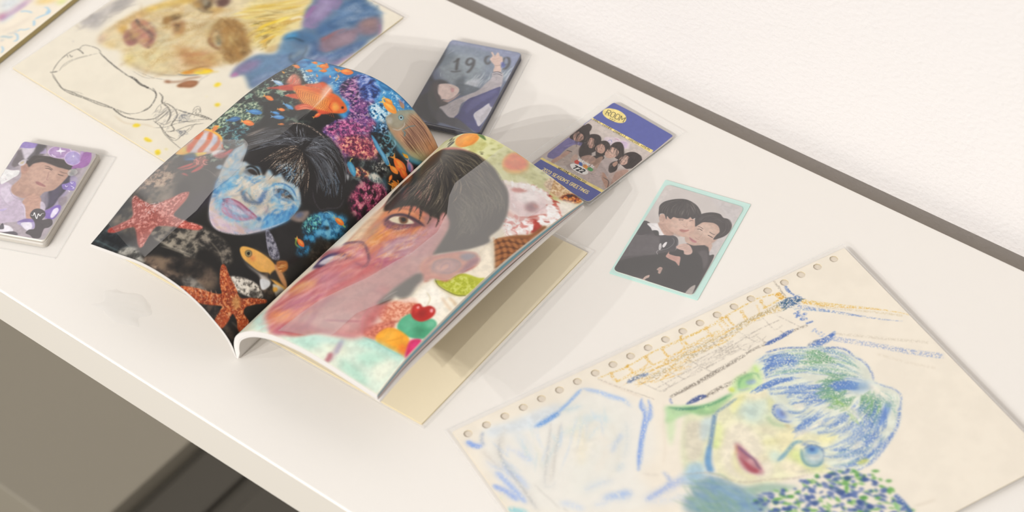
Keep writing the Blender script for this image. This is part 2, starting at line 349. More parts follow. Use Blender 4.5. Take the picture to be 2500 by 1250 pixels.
# ------------------------------------------------------------------ plastics and papers
C_sleeve=clear('sleeve_plastic',.022,.12);C_seam=clear('sleeve_seam_plastic',.05,.2,.10);C_case=clear('case_plastic',.02,.1,.02)
C_haze=clear('glossy_film',.235,.06,.0);C_faint=clear('faint_gloss_film',.05,.08,.02)  # one film in two gloss strengths: bright reflection haze and faint part
C_haze2=clear('glossy_film_flat',.235,.06,.0)
P_white=plain('white_paper','ece6dc',.7,.15);P_cream=plain('cream_paper','efe2c4',.75,.12,vary=.01);P_edge=plain('sheet_edge','e0cfa4',.7,.1)
ART_BLUE="""
s e0b95a 5.78 1.16 .8 .45 0|472,51 575,58 637,51 697,50 775,52 849,53 919,46 984,40 1053,36 1120,50
s e0b95a 7.12 1.14 .7 .45 0|509,93 578,92 649,95 729,93 803,86 884,84
s e0b95a 7.23 1.16 .8 .45 0|696,52 773,55 853,55 919,53
s e0b95a 7.18 1.15 .7 .45 0|564,106 641,109 717,111 787,110 871,103 946,97 1014,93 1101,93
s e0b95a 7.12 1.14 .6 .45 0|561,120 649,127 725,129 806,128 873,131 933,115
s e0b95a 11.65 1.16 .8 .45 0|930,113 1008,102 1067,105 1105,116
s e0b95a 8.74 1.17 .7 .45 0|943,101 1015,100 1098,98
s e0b95a 7.35 1.18 .7 .45 0|1048,80 1124,74
s e0a93c 20.66 1.48 .9 .2 0|1118,49 1125,81
s e0b65a 7.05 1.13 .8 .35 0|513,55 513,79 515,95
p deb050 1.41 .7 .3 1 .08|513,49 521,53 515,65 507,60
s e0b65a 7.08 1.13 .8 .35 0|571,55 571,80 573,96
p deb050 1.42 .7 .3 1 .08|571,50 579,54 573,65 565,61
s e0b65a 7.11 1.14 .8 .35 0|637,55 637,79 639,96
p deb050 1.43 .7 .3 1 .08|637,49 645,53 639,65 631,60
s e0b65a 7.15 1.14 .8 .35 0|696,51 696,76 697,92
p deb050 1.43 .7 .3 1 .08|696,46 704,50 698,61 690,56
s e0b65a 7.19 1.15 .8 .35 0|771,43 770,68 771,85
p deb050 1.44 .7 .3 1 .08|770,38 779,41 772,53 764,48
s e0b65a 7.23 1.16 .8 .35 0|855,53 853,77 855,94
p deb050 1.45 .7 .3 1 .08|854,47 863,51 856,63 848,58
s e0b65a 7.27 1.16 .8 .35 0|915,44 914,69 916,86
p deb050 1.46 .7 .3 1 .08|915,38 924,42 917,54 909,49
s e0b65a 7.27 1.16 .8 .35 0|933,48 932,73 933,90
p deb050 1.46 .7 .3 1 .08|932,43 941,46 934,58 926,53
s e0b65a 7.29 1.17 .8 .35 0|985,54 983,79 985,96
p deb050 1.46 .7 .3 1 .08|984,48 993,52 986,64 978,59
s e0b65a 7.34 1.17 .8 .35 0|1059,50 1057,74 1058,91
p deb050 1.47 .7 .3 1 .08|1059,44 1067,48 1060,60 1052,55
s e6b95c 5.65 1.13 .6 .4 0|510,59 510,84 536,88 572,85 570,65 540,58
s e6b95c 5.68 1.14 .6 .4 0|573,60 576,87 628,81 636,54
s e6b95c 5.73 1.15 .6 .4 0|696,59 697,89 752,88 760,60
s e6b95c 5.79 1.16 .6 .4 0|854,65 850,90 894,91 899,61
s e6b95c 5.84 1.17 .6 .4 0|983,60 977,96 1025,92 1040,55
d e2b354/d9a540/e6c070 120 48.44 4.27 -2 14 .6 .85 .4 1|557,101 663,103 756,97 847,94 949,85 933,115 873,131 772,133 715,161 626,163 557,133
d c8bca4/b4a898/b4b4ac 80 63.22 4.31 -2 10 .5 1.15 .4 1|615,118 690,107 776,96 875,98 956,89 1101,93 1095,109 1005,107 906,118 826,127 746,143 634,150
s a89c84 11.67 2.19 .55 .3 0|946,97 1018,95 1101,93
s a99f94 3.64 1.12 .6 .35 0|570,128 605,195 638,190
s a99f94 3.63 1.12 .6 .35 0|470,53 506,114 544,169 571,211
s a99f94 3.65 1.12 .6 .35 0|612,123 638,190 660,185
s a99f94 3.66 1.13 .6 .35 0|667,144 691,198
s a99f94 3.68 1.13 .6 .35 0|738,125 775,212 802,209
s a99f94 3.72 1.15 .6 .35 0|838,108 855,159 895,158
s a99f94 3.72 1.15 .6 .35 0|871,103 904,189 938,184
s a99f94 3.74 1.15 .6 .35 0|930,113 954,182 992,179
s a99f94 3.73 1.15 .6 .35 0|967,163 976,202
s a99f94 3.77 1.16 .6 .35 0|1026,113 1029,169 1059,168
s a99f94 3.77 1.16 .6 .35 0|1068,126 1099,199
s a99f94 3.74 1.15 .6 .35 0|1040,182 1048,214
s a99f94 3.66 1.13 .6 .35 0|597,177 699,171 779,169
s a99f94 3.66 1.13 .6 .35 0|605,195 737,188 837,186
s a99f94 3.74 1.15 .6 .35 0|831,157 909,153 979,144 1065,145
s a99f94 3.69 1.14 .6 .35 0|775,212 865,204 979,197
s a99f94 3.71 1.14 .6 .35 0|743,147 814,146 894,144
s 8d8378 8.51 1.42 .65 .35 0|615,226 693,225 769,215 842,215 925,203 993,206 1075,204 1123,208
s 8d8378 8.43 1.41 .65 .35 0|625,226 716,220 809,214 892,208
s 8d8378 8.4 1.4 .65 .35 0|613,228 712,227 825,218
s 8a8074 11.16 2.09 .5 .35 0|705,282 753,275 806,276 862,267
s 8a8074 11.15 2.09 .5 .35 0|700,282 775,279 843,274
s 8a8074 11.14 2.09 .5 .35 0|727,278 787,277
d beb4a8/b0a69a 70 36.91 2.84 -4 8 .5 .71 .3 1|718,157 814,146 895,158 890,181 784,192 731,197
d beb4a8/b0a69a 45 31.49 2.86 -4 8 .45 .72 .3 1|834,145 915,144 979,144 954,182 884,190 843,177
s 4f6ea8 14.08 1.69 .7 .25 1|535,113 566,110 610,115
s 4a68ac 14.36 1.44 .8 .2 1|968,206 1013,206 1041,203 1078,200
s 4a68ac 8.61 1.43 .6 .2 1|983,206 1053,207
p 40528a 2.08 .9 .15 1 .08|639,276 671,267 699,269 710,282 684,285 661,283
s 6276b8 6.92 2.08 .7 .2 1|612,231 607,246 608,253
s 4d6fb2 5.91 1.18 .75 .3 0|1156,39 1153,61 1160,82 1155,100
s 4d6fb2 5.93 1.19 .75 .3 0|1160,37 1157,71
s 4d6fb2 5.88 1.18 .75 .3 0|1163,92 1173,104 1163,115 1143,106
s 4d6fb2 5.88 1.18 .75 .3 0|1125,95 1141,94 1162,108 1138,113
s 4d6fb2 5.87 1.17 .75 .3 0|1095,109 1119,104 1146,101 1139,83
s 4d6fb2 5.88 1.18 .75 .3 0|1153,92 1136,102 1105,109
d 3c5f86/4f74a8/4a6a72 60 29.38 5.88 6 30 .7 .88 .3 1|1111,86 1137,85 1169,98 1166,117 1136,116 1105,109
s 9c9184 5.94 1.48 .6 .3 0|1142,-5 1137,33 1135,73
s a59a8c 4.44 1.48 .6 .3 0|1143,24 1131,64 1135,87
s 5577bc 7.28 1.17 .8 .25 0|1114,149 1134,148 1111,164
s 5577bc 7.27 1.16 .8 .25 0|1119,162 1147,166 1118,178 1139,185
s 5577bc 7.24 1.16 .8 .25 0|1123,201 1147,203
s e0b95a 16.03 1.46 .75 .4 2|1165,115 1219,165 1284,219 1348,273 1401,327 1407,340
s e3ae45 8.76 1.46 .6 .35 2|1162,122 1221,177 1295,233 1364,287
s cdb98f 8.73 1.45 .5 .4 0|1189,156 1263,220 1340,284 1389,330
s 6583c0 13.07 1.45 .7 .45 2|1143,127 1183,166 1240,222 1294,276 1340,319 1382,352
s 6d93c4 7.28 1.46 .6 .4 2|1126,130 1169,164 1217,204 1274,261
s c9bda9 9.99 2.14 .55 .45 0|1166,276 1228,325 1284,373 1342,420 1389,459
s 8297c8 19.84 1.7 .6 .5 0|1158,294 1212,347 1265,400 1310,449 1352,488 1396,525
s 8b9fcb 11.3 1.69 .45 .5 0|1256,398 1307,440 1344,486 1385,525
s d8cbb7 8.42 2.81 .5 .4 0|1233,416 1289,490 1345,551
s 7d97cf 5.75 1.44 .6 .35 0|1117,238 1135,233 1133,248 1145,256
s 7d97cf 5.74 1.44 .6 .35 0|1130,240 1132,267 1147,264
p 5d80bf 1.71 .9 .2 1 .08|1076,278 1108,272 1134,279 1179,272 1157,293 1119,299 1086,296
s 8a8e98 7.14 1.71 .6 .3 1|1074,277 1093,273 1117,274
s 4a6cb4 11.45 1.43 .7 .2 1|1108,279 1137,281 1170,278
p e4e6e4 18.92 .5 0 1 .02|74,46 179,65 324,78 411,61 477,126 515,192 520,278 464,382 385,423 382,499 314,538 60,382 31,226 36,115
p cfdbe6 11.01 .6 0 1 .08|88,44 166,57 261,63 324,78 279,116 213,115 137,92 90,80
p dee0d6 18.98 .3 0 1 .02|321,83 391,103 453,165 455,237 381,358 260,412 180,384 264,257 276,161
p e9e2d4 16.31 .6 0 1 .08|324,155 383,169 369,230 291,285 252,284
s 8fb0e0 11.68 3.61 .5 .1 1|410,60 370,77 334,91 314,96 296,103
s 8fb0e0 5.56 1.67 .24 .35 1|410,60 370,77 334,91 314,96 296,103
s 7aa3da 15.9 5.37 .61 .1 1|214,113 246,112 286,105 308,105
s 7aa3da 7.57 1.65 .3 .35 1|214,113 246,112 286,105 308,105
s 6f9cd8 13.02 4.48 .5 .1 1|233,111 274,110 304,105
s 6f9cd8 6.2 1.65 .24 .35 1|233,111 274,110 304,105
s 9bb9e4 13.17 5.44 .43 .1 1|410,60 427,80 452,108 472,135 492,162 497,198
s 9bb9e4 6.27 1.67 .21 .35 1|410,60 427,80 452,108 472,135 492,162 497,198
s a9c3e8 10.24 5.43 .43 .1 1|443,93 463,135 494,167
s a9c3e8 4.88 1.67 .21 .35 1|443,93 463,135 494,167
s 6f95dc 10.02 3.54 .54 .1 1|544,186 524,210 518,241 482,289 426,358 391,410
s 6f95dc 4.77 1.64 .26 .35 1|544,186 524,210 518,241 482,289 426,358 391,410
s 7a9fe0 10.02 3.54 .54 .1 1|556,199 541,238 519,265 492,284 445,341 403,401
s 7a9fe0 4.77 1.64 .26 .35 1|556,199 541,238 519,265 492,284 445,341 403,401
s 9db8e6 13.01 4.47 .43 .1 1|533,191 528,236 528,259 502,267
s 9db8e6 6.19 1.65 .21 .35 1|533,191 528,236 528,259 502,267
s 86a4dc 8.37 3.45 .5 .1 1|400,399 389,414
s 86a4dc 3.99 1.59 .24 .35 1|400,399 389,414
s 9aa8c0 10.02 4.43 .5 .1 1|77,48 59,72 54,98
s 9aa8c0 4.77 1.64 .24 .35 1|77,48 59,72 54,98
s 8ba6e0 15.71 5.3 .65 .1 1|20,56 26,78 46,96
s 8ba6e0 7.48 1.63 .32 .35 1|20,56 26,78 46,96
s a8b9e6 12.86 7.08 .58 .1 1|18,52 33,79 53,92
s a8b9e6 6.12 1.63 .28 .35 1|18,52 33,79 53,92
s b7c6ea 12.72 7 .5 .1 1|124,170 133,193 145,218
s b7c6ea 6.06 1.62 .24 .35 1|124,170 133,193 145,218
s c3cfe8 11.35 8.78 .43 .1 1|104,135 123,164 144,188
s c3cfe8 5.41 1.62 .21 .35 1|104,135 123,164 144,188
s 9fb6e4 13.87 6.87 .54 .1 1|33,199 42,238 50,293 55,346
s 9fb6e4 6.61 1.59 .26 .35 1|33,199 42,238 50,293 55,346
s 8fabe2 13.84 6.85 .58 .1 1|4,237 17,259 28,285 36,318
s 8fabe2 6.59 1.58 .28 .35 1|4,237 17,259 28,285 36,318
s aabde6 15.4 8.67 .43 .1 1|72,184 76,231 84,264
s aabde6 7.33 1.6 .21 .35 1|72,184 76,231 84,264
s c4cfe6 16.76 12.1 .43 .1 1|31,147 44,195 47,252 58,309
s c4cfe6 7.98 1.6 .21 .35 1|31,147 44,195 47,252 58,309
s b9b6b4 13.97 8.65 .4 .1 1|123,77 83,133 72,184 71,240 74,297 72,362 79,393
s b9b6b4 6.65 1.6 .19 .35 1|123,77 83,133 72,184 71,240 74,297 72,362 79,393
s c7beb4 12.7 6.99 .36 .1 1|40,107 49,163 55,207
s c7beb4 6.05 1.61 .17 .35 1|40,107 49,163 55,207
s d2cdc2 17.14 8.84 .43 .1 1|143,66 104,112 69,159
s d2cdc2 8.16 1.63 .21 .35 1|143,66 104,112 69,159
s c5c6c4 11.26 8.71 .43 .1 1|271,122 230,178 187,238 135,312 149,332 173,314
s c5c6c4 5.36 1.61 .21 .35 1|271,122 230,178 187,238 135,312 149,332 173,314
s c9c2b8 9.91 7.01 .43 .1 1|294,137 249,191 203,248 147,320
s c9c2b8 4.72 1.62 .21 .35 1|294,137 249,191 203,248 147,320
s b5cdd4 11.33 8.77 .36 .1 1|265,171 244,199 187,238 157,259
s b5cdd4 5.4 1.62 .17 .35 1|265,171 244,199 187,238 157,259
s a9c8d8 17.45 9 .36 .1 1|311,100 341,110 374,116
s a9c8d8 8.31 1.66 .17 .35 1|311,100 341,110 374,116
s b7d3dd 20.13 12.46 .36 .1 1|268,173 312,183 357,176 400,179
s b7d3dd 9.59 1.64 .17 .35 1|268,173 312,183 357,176 400,179
s bcd6de 14.3 10.62 .36 .1 1|321,235 379,213
s bcd6de 6.81 1.63 .17 .35 1|321,235 379,213
s a7bede 14.19 7.03 .5 .1 1|422,269 383,297 358,315
s a7bede 6.76 1.62 .24 .35 1|422,269 383,297 358,315
s a7c2d8 19.56 10.38 .36 .1 1|367,366 336,381
s a7c2d8 9.31 1.6 .17 .35 1|367,366 336,381
s b5c7df 16.6 11.99 .43 .1 1|219,392 263,392 309,403
s b5c7df 7.9 1.58 .21 .35 1|219,392 263,392 309,403
s a7bde2 21.96 10.2 .5 .1 1|249,444 286,456 326,469
s a7bde2 10.46 1.57 .24 .35 1|249,444 286,456 326,469
s 9fb8e0 16.47 10.2 .36 .1 1|308,447 323,473 288,473
s 9fb8e0 7.84 1.57 .17 .35 1|308,447 323,473 288,473
s bccbe4 13.67 10.15 .43 .1 1|218,452 254,464
s bccbe4 6.51 1.56 .21 .35 1|218,452 254,464
s 98acd6 12.4 5.12 .54 .1 1|448,451 449,485 433,503 383,511 350,515
s 98acd6 5.91 1.57 .26 .35 1|448,451 449,485 433,503 383,511 350,515
s 9ab0e0 22 10.22 .54 .1 1|351,513 392,511 439,507 489,504
s 9ab0e0 10.48 1.57 .26 .35 1|351,513 392,511 439,507 489,504
s a9b9de 16.55 10.24 .43 .1 1|429,522 466,506 505,514
s a9b9de 7.88 1.58 .21 .35 1|429,522 466,506 505,514
s c5d2e6 24.6 15.23 .43 .1 1|362,530 420,550 475,562
s c5d2e6 11.72 1.56 .21 .35 1|362,530 420,550 475,562
s b5b0aa 4.13 2.56 .36 .1 1|109,296 114,333 122,371 128,413
s b5b0aa 1.97 1.57 .17 .35 1|109,296 114,333 122,371 128,413
s b5b0aa 4.09 2.53 .36 .1 1|137,413 143,433
s b5b0aa 1.95 1.56 .17 .35 1|137,413 143,433
s d6d0c2 11.28 10.47 .36 .1 1|416,213 389,301 345,365 279,402
s d6d0c2 5.37 1.61 .17 .35 1|416,213 389,301 345,365 279,402
s bcc9d0 12.79 10.56 .36 .1 1|455,237 422,298 377,356
s bcc9d0 6.09 1.62 .17 .35 1|455,237 422,298 377,356
s c6bdb2 5.55 5.16 .43 .1 1|395,429 415,446 434,459
s c6bdb2 2.64 1.59 .21 .35 1|395,429 415,446 434,459
s d9c8b6 8.81 3.64 .43 .1 1|470,55 504,113 526,151 545,187
s d9c8b6 4.2 1.68 .21 .35 1|470,55 504,113 526,151 545,187
s 93c5d0 16.4 8.46 .58 .1 1|0,336 18,350 39,374
s 93c5d0 7.81 1.56 .28 .35 1|0,336 18,350 39,374
s b5d8b0 11.02 8.53 .43 .1 1|5,282 -4,304
s b5d8b0 5.25 1.57 .21 .35 1|5,282 -4,304
s e0d3c0 8.53 5.28 .36 .1 1|593,228 539,313 490,398 458,434
s e0d3c0 4.06 1.62 .17 .35 1|593,228 539,313 490,398 458,434
s 86a6e4 12.24 3.4 .8 .12 1|20,55 29,80 47,95
s 90abe4 13.17 3.95 .7 .12 1|5,235 20,261 34,291 40,326
s 9ab4e6 11.9 3.97 .6 .12 1|39,197 45,240 52,289 57,342
s a8c0ea 15.96 6.65 .5 .12 1|74,173 75,225 85,270 87,305
s 8fd0d8 15.61 5.2 .7 .12 1|-3,334 18,350 41,377
s 8fb4e4 8.35 2.23 .6 .12 1|407,61 364,80 329,93 305,102
s 6f9fdc 12.39 2.75 .6 .12 1|222,115 259,112 301,103
s a0bce8 8.37 2.79 .5 .12 1|415,63 446,95 470,131 497,169
s 7f9fe0 6.81 1.91 .5 .12 1|541,187 521,213 513,250 473,295 426,358 393,405
s 8aa8e4 6.86 1.92 .5 .12 1|554,202 540,237 505,274 461,322
s e8dcb8 21.65 12.18 .4 .12 1|300,164 308,227 258,311
s e6d8c8 21.53 12.11 .4 .12 1|362,226 358,293 282,359
s c8dce4 19.23 9.62 .5 .12 1|324,155 387,171 416,213
s bcd2e8 21.65 12.18 .4 .12 1|159,100 156,167 136,234
s a0a4a8 6.66 2.67 .35 .12 1|105,101 82,138 73,190 73,252 73,313 71,378
s b0aca8 5.39 3.37 .35 .12 1|268,120 199,217 137,308
s b0aca8 5.39 3.37 .3 .12 1|287,144 231,214 159,316
s 9cb8e4 18.31 6.54 .5 .12 1|258,444 294,456 331,467
s b4c8e8 18.22 7.81 .5 .12 1|140,393 167,421 183,452
h a8c4e8/c0d4ec/b0d0dc/d8d8c0 37 8.09 .28 18.88 .15 .5 2.7|58,106 55,184 59,277|159,100 140,180 118,280|344,121 275,207 187,312|453,165 386,276 279,379
p d9ddb8 6.75 .8 0 1 .08|646,300 683,311 694,356 650,416 574,480 533,527 502,501 524,430 601,323
p d8cfbd 8.09 .8 0 1 .08|593,344 633,343 642,374 593,443 548,475 535,443
p c3d3d6 8.15 .8 0 1 .08|647,352 681,360 667,389 617,421 609,403
p a8d29a 5.5 .8 0 1 .08|586,251 627,276 661,300 644,312 597,308 554,306 569,278
p c0dea8 6.8 .6 0 1 .08|559,297 585,288 569,328 519,384 533,343
p 8fbf86 5.51 .85 0 1 .08|626,278 662,298 713,311 764,310 784,317 762,335 713,349 680,347 645,325
p b6d9a0 4.14 .7 0 1 .08|683,311 741,315 771,321 726,338 682,336
s 5f9c74 9.66 2.76 .75 .1 1|589,258 621,285 659,303 700,315 739,317 776,314
s 4c8078 6.88 2.75 .6 .1 1|602,276 635,294 665,309
p a9c9dc 7.93 .8 0 1 .08|521,471 558,482 551,514 521,531 496,510
p 9dbfd6 10.53 .6 0 1 .08|491,489 534,497 554,540 524,557 476,527
p e6e3c0 6.71 1 0 1 .08|694,356 768,326 809,325 888,349 936,456 935,556 955,606 915,655 859,705 785,671 700,654 616,614 583,569 579,531 614,456
p e9e0cc 10.68 .9 0 1 .08|705,413 743,424 754,481 745,531 721,559 733,591 698,629 630,599 603,546 635,468
p c9d9cc 16.45 .8 0 1 .08|757,357 818,363 856,381 839,421 792,454 760,435 746,389
p b9cfcb 9.58 .5 0 1 .08|776,382 813,386 796,419 766,426
p cdd8b8 10.89 .7 0 1 .08|817,432 853,430 857,483 845,500 817,483 808,452
p d9dba4 6.87 .7 0 1 .08|860,383 871,403 853,430 839,421
p dcd8a6 6.71 .8 0 1 .08|759,509 797,526 792,541 763,533 747,520
p e8ddb0 12.05 .6 0 1 .08|799,509 860,522 855,556 786,599 746,586 783,561
p cfdc8e 10.59 .8 0 1 .08|792,584 825,587 823,616 820,663 851,676 832,688 801,663 788,625
p eee3c8 9.23 .8 0 1 .08|754,603 788,625 801,663 762,663 743,633
p d9e0a0 6.76 .8 0 1 .08|625,438 667,389 687,389 670,429 631,466
p e6e2a4 9.26 .8 0 1 .08|649,514 680,496 651,540 642,582 670,605 647,603 630,563
p cfe09c 5.37 .7 0 1 .08|629,440 645,438 631,460 617,458
p d6cdb4 8.11 .7 0 1 .08|761,448 783,468 805,500 799,509 771,485
p d9cfae 7.97 .6 0 1 .08|707,550 734,561 722,578 705,567
p f0e6c8 8.31 .7 0 1 .08|826,336 888,349 870,376 815,368
p ece8b4 6.71 .9 0 1 .08|897,582 939,593 957,610 936,625 899,608
p e3e09a 8.27 .7 0 1 .08|759,339 806,330 800,346 736,382
p c3d9d0 7.98 .7 0 1 .08|747,557 767,563 775,586 744,597 736,580
s 6a9bb6 12.01 3.34 .75 .05 1|748,594 775,586 804,574 830,565 853,574
s 86b0bc 9.31 3.32 .6 0 1|763,591 788,582
s 6e8fb0 13.45 3.36 .85 .05 0|690,354 663,387 622,436 581,484 563,522
p 6a9cc8 5.32 .85 0 1 .08|602,448 616,445 585,499 574,528 559,525 568,488
s 5f83a8 6.87 3.44 .7 .1 1|684,363 703,349 736,344 782,335
p b9c4d4 5.46 .85 0 1 .08|857,413 878,423 884,458 874,494 856,498 843,474 839,443
p 7d97cb 4.1 .9 0 1 .08|855,431 874,438 878,463 866,476 845,469 843,450
p 5a6cac 2.73 .8 0 1 .08|863,442 874,452 868,466 855,460
p c0c8da 2.74 .7 0 1 .08|872,432 881,447 871,447
s 5b78b6 6.83 2.19 .75 .15 0|856,419 840,438 841,470 857,490 873,492 883,474 883,445 873,423 856,419
s 8aa4cc 5.47 2.74 .6 .2 1|868,408 883,430 886,469 875,500
s 9ab88c 8.15 5.43 .6 0 1|817,439 816,470 831,491 843,502
s b59d6a 5.42 4.06 .6 0 1|839,494 850,503 844,509
p 93b3c4 5.31 .8 0 1 .08|825,611 850,596 877,610 879,639 861,664 829,665 815,639
p dcdcd2 6.63 .8 0 1 .08|834,623 866,633 864,649 841,651 828,638
p 5f90c0 4 .8 0 1 .08|845,599 866,601 872,619 859,631 841,620
p 3f62a0 2.4 .8 0 1 .08|854,604 864,609 860,619 850,615
s 8aa0b4 3.98 2.66 .6 0 1|835,624 852,639 869,639
s 5f8fa8 7.95 3.31 .75 0 1|833,592 815,623 814,651 836,668 864,660
s 55709c 5.32 2.13 .75 .1 1|837,597 866,597 881,619 875,645 859,660
s 5a7ab0 5.32 2.66 .6 0 1|878,623 885,648 899,663
s 6f8ab8 5.35 2.68 .5 0 1|837,582 867,582 889,608
p c4949a 5.31 .9 0 1 .08|681,474 693,494 694,536 701,559 696,601 683,611 661,594 649,560 658,521
p b5707c 4 .8 0 1 .08|680,488 688,514 687,544 670,539 671,509
p c08a90 3.97 .85 0 1 .08|670,539 688,557 691,595 678,600 664,578
p a84a5a 3.97 .75 0 1 .08|665,518 671,546 677,574 685,591 674,599 660,584 657,556
s 6d4a68 6.65 2.66 .75 0 1|682,486 684,512 688,535 694,554 690,582 691,597
s 8f6a90 5.34 2.67 .6 0 1|682,492 688,520 695,546
s a84a54 7.93 3.3 .6 0 1|665,548 669,578 680,597
s c9a05c 5.35 4.01 .5 0 1|657,513 674,493 681,479
s b0a092 5.26 2.63 .55 .2 1|490,491 527,508 561,529 581,557 600,586 632,612 692,637 756,671 812,682
s a9a49c 6.58 3.95 .5 .2 1|768,654 798,667 831,676
p c9dfa8 5.59 .9 0 1 .08|783,296 821,268 862,268 902,253 917,269 899,304 870,331 836,336 805,323 778,319
p 96c98a 5.59 .8 0 1 .08|822,275 853,275 873,281 848,311 821,314 804,310
p b6da6a 4.22 .8 0 1 .08|894,258 915,265 908,283 887,283
p cfdc60 4.17 .8 0 1 .08|782,290 795,297 786,311 777,302
p 8fa8d0 4.19 .7 0 1 .08|839,296 865,302 860,316 838,311
s 5fa070 5.59 2.8 .6 .1 1|804,310 826,284 851,277 881,286 879,311
s a5b8d4 5.56 3.48 .6 0 1|801,307 813,319 836,323
p dae0d2 6.85 .85 0 1 .08|902,247 953,239 1016,252 1075,285 1132,321 1168,373 1181,441 1162,495 1192,552 1190,589 1135,656 1089,690 1005,729 950,743 900,730 865,697 874,642 955,606 903,574 863,518 867,439 869,363 893,313
h 6f93c6/7fa6b8/86b490/a0c49a/6d8ec8 148 5.62 .52 7.02 .3 .35 1.26|950,243 1017,259 1074,288 1129,326 1157,380 1167,446|937,262 1000,282 1054,315 1108,356 1141,410 1158,486|912,299 971,317 1032,348 1085,388 1129,441 1155,497|887,329 952,344 1016,370 1069,410 1119,455 1152,501
h 6387c4/5579ba/7293cc/5f82c0/8aa6d2 124 7.06 .56 7.06 .2 .4 1.27|906,249 957,248 1007,266 1046,297|913,260 959,276 1002,302 1038,338|899,311 946,294 981,303 1024,330
h 7fac80/6e9f78/92bd8e/6a9a8c 99 8.48 .44 7.06 .3 .5 1.27|1046,283 1085,315 1118,356|1040,306 1085,345 1123,392|1020,320 1063,347 1109,383
h 6387c4/5579ba/7293cc/5f82c0/8aa6d2 55 6.97 .6 5.57 .2 .6 1.25|830,345 884,340 946,353 995,371|840,345 912,344 971,362 1016,384
s 5a80c2 8.45 2.11 .8 .2 1|900,317 912,292 938,276 965,266
s 5f86c4 7.03 2.11 .7 .25 1|899,311 929,297 967,294
s 6289c8 6.96 2.09 .8 .2 1|823,341 857,336 897,336 934,342
s 4f70b6 7.12 1.42 .7 .25 1|953,232 1001,244 1039,263 1074,287
s 4f6fb8 7.09 1.7 .75 .2 1|1108,312 1140,326 1163,351 1168,387
s 5573bd 7 2.1 .65 .35 1|1168,387 1180,421 1175,463 1160,494
s 6a86c6 5.48 2.06 .65 .35 1|1159,499 1177,530 1192,552 1193,585 1147,639 1099,683
s 5b7cc2 9.42 2.69 .6 .3 1|1167,613 1125,662 1076,694 1031,715
s 6384c6 10.62 2.65 .7 .25 1|1096,681 1037,713 992,733 950,743
s 6f8cca 6.57 1.97 .65 .3 1|950,743 905,737 874,711 852,688
h 6387c4/5579ba/7293cc/5f82c0/8aa6d2 93 8.29 .56 8.29 .2 .4 1.24|878,356 952,389 1032,420 1102,450 1149,506|883,372 946,411 1016,442 1082,464 1145,504|906,412 968,438 1037,455 1093,477 1142,508|885,450 953,460 1024,473 1086,486 1139,512|895,471 961,484 1032,491 1087,499
h 7fac80/6e9f78/92bd8e/6a9a8c 117 11.06 .52 8.29 .2 .5 1.24|1024,402 1063,419 1108,441 1137,473|1005,435 1061,451 1102,464|989,451 1045,473 1096,479|987,475 1032,491 1077,499|998,539 1044,530 1102,521
h 5f86c4/5579ba/6b90cc 55 9.7 .56 6.93 .15 .5 1.25|1046,428 1088,455 1127,486|1037,455 1083,477 1132,508
p 6f96c6 11.08 .6 0 1 .08|1092,457 1127,473 1150,504 1108,512 1080,488
h 7fac80/6e9f78/92bd8e/6a9a8c/6f9c98 124 10.91 .48 8.18 .2 .5 1.23|1102,521 1073,554 1043,574|1122,528 1090,565 1048,602|1136,537 1098,582 1056,619|1144,554 1095,606 1034,655
h 6387c4/5579ba/7293cc/5f82c0/8aa6d2 80 9.45 .48 9.45 .2 .45 1.22|1095,530 1022,548 968,552 918,552 835,550|1103,548 1033,574 970,578 913,574|1114,567 1038,608 979,621 886,625|1135,580 1063,636 1008,664 929,676|1149,589 1081,653 1026,687 948,712
h 6387c4/5579ba/7293cc/5f82c0/8aa6d2/7fa6b8 93 7.99 .52 7.99 .2 .4 1.2|886,625 921,646 967,651 1020,647 1070,641|881,646 916,668 969,676 1035,668 1087,651|870,676 914,697 977,706 1042,685 1101,660|855,690 906,722 969,725 1043,698 1102,673
h 6387c4/5579ba/7293cc/5f82c0/8aa6d2 37 6.81 .48 6.81 .15 .6 1.22|851,535 899,522 946,513 999,508|835,550 894,537 943,530 987,526|874,443 901,476 943,473 974,473
s 5c82c4 11.11 2.78 .65 .15 2|878,356 927,380 983,402
s 5c82c4 11.07 2.77 .65 .15 2|873,372 892,387
s 5c82c4 11.06 2.76 .65 .15 2|906,412 936,411 971,420
s 5c82c4 11.01 2.75 .65 .15 2|900,434 939,451 975,442
s 5c82c4 10.95 2.74 .65 .15 2|879,458 908,480 943,473 970,471
s 5c82c4 10.85 2.71 .65 .15 2|851,535 896,513 952,504
s 5c82c4 10.82 2.7 .65 .15 2|867,539 918,552 961,548
s 5c82c4 10.68 2.67 .65 .15 2|847,582 886,625 930,634
s 5c82c4 10.78 2.7 .65 .15 2|906,569 944,587 974,587
p 5f86c8 5.44 .7 0 1 .08|1128,589 1152,585 1139,608 1100,634 1070,641
h 9cc470/b8d07a/8fbf80 18 8.16 .4 10.87 .2 .4 1.22|997,469 1041,521 1047,576 1027,638|989,502 1022,548 1011,604 993,642
p f0ead8 5.45 .6 0 1 .08|1031,535 1049,545 1047,576 1031,591 1026,563
p efe8d4 5.4 .8 0 1 .08|847,533 897,539 950,535 931,548 878,552 848,552
p f2ebd8 5.34 .7 0 1 .08|955,661 994,655 995,668 959,676
p f0e8d6 5.33 .6 0 1 .08|1016,687 1039,683 1027,700 1010,702
p ece6d2 4.11 .8 0 1 .08|908,445 936,456 923,474 902,460
p d2d45a 3.96 .7 0 1 .08|939,718 968,718 969,731 941,729
h 8fb0b8/7fae9c 31 5.46 .4 8.2 .3 .5 1.23|1115,517 1138,569 1134,630 1105,669|1157,530 1172,578 1144,637
p efe6d6 5.51 .7 0 1 .08|1145,490 1157,530 1158,569 1152,585 1144,548 1139,512
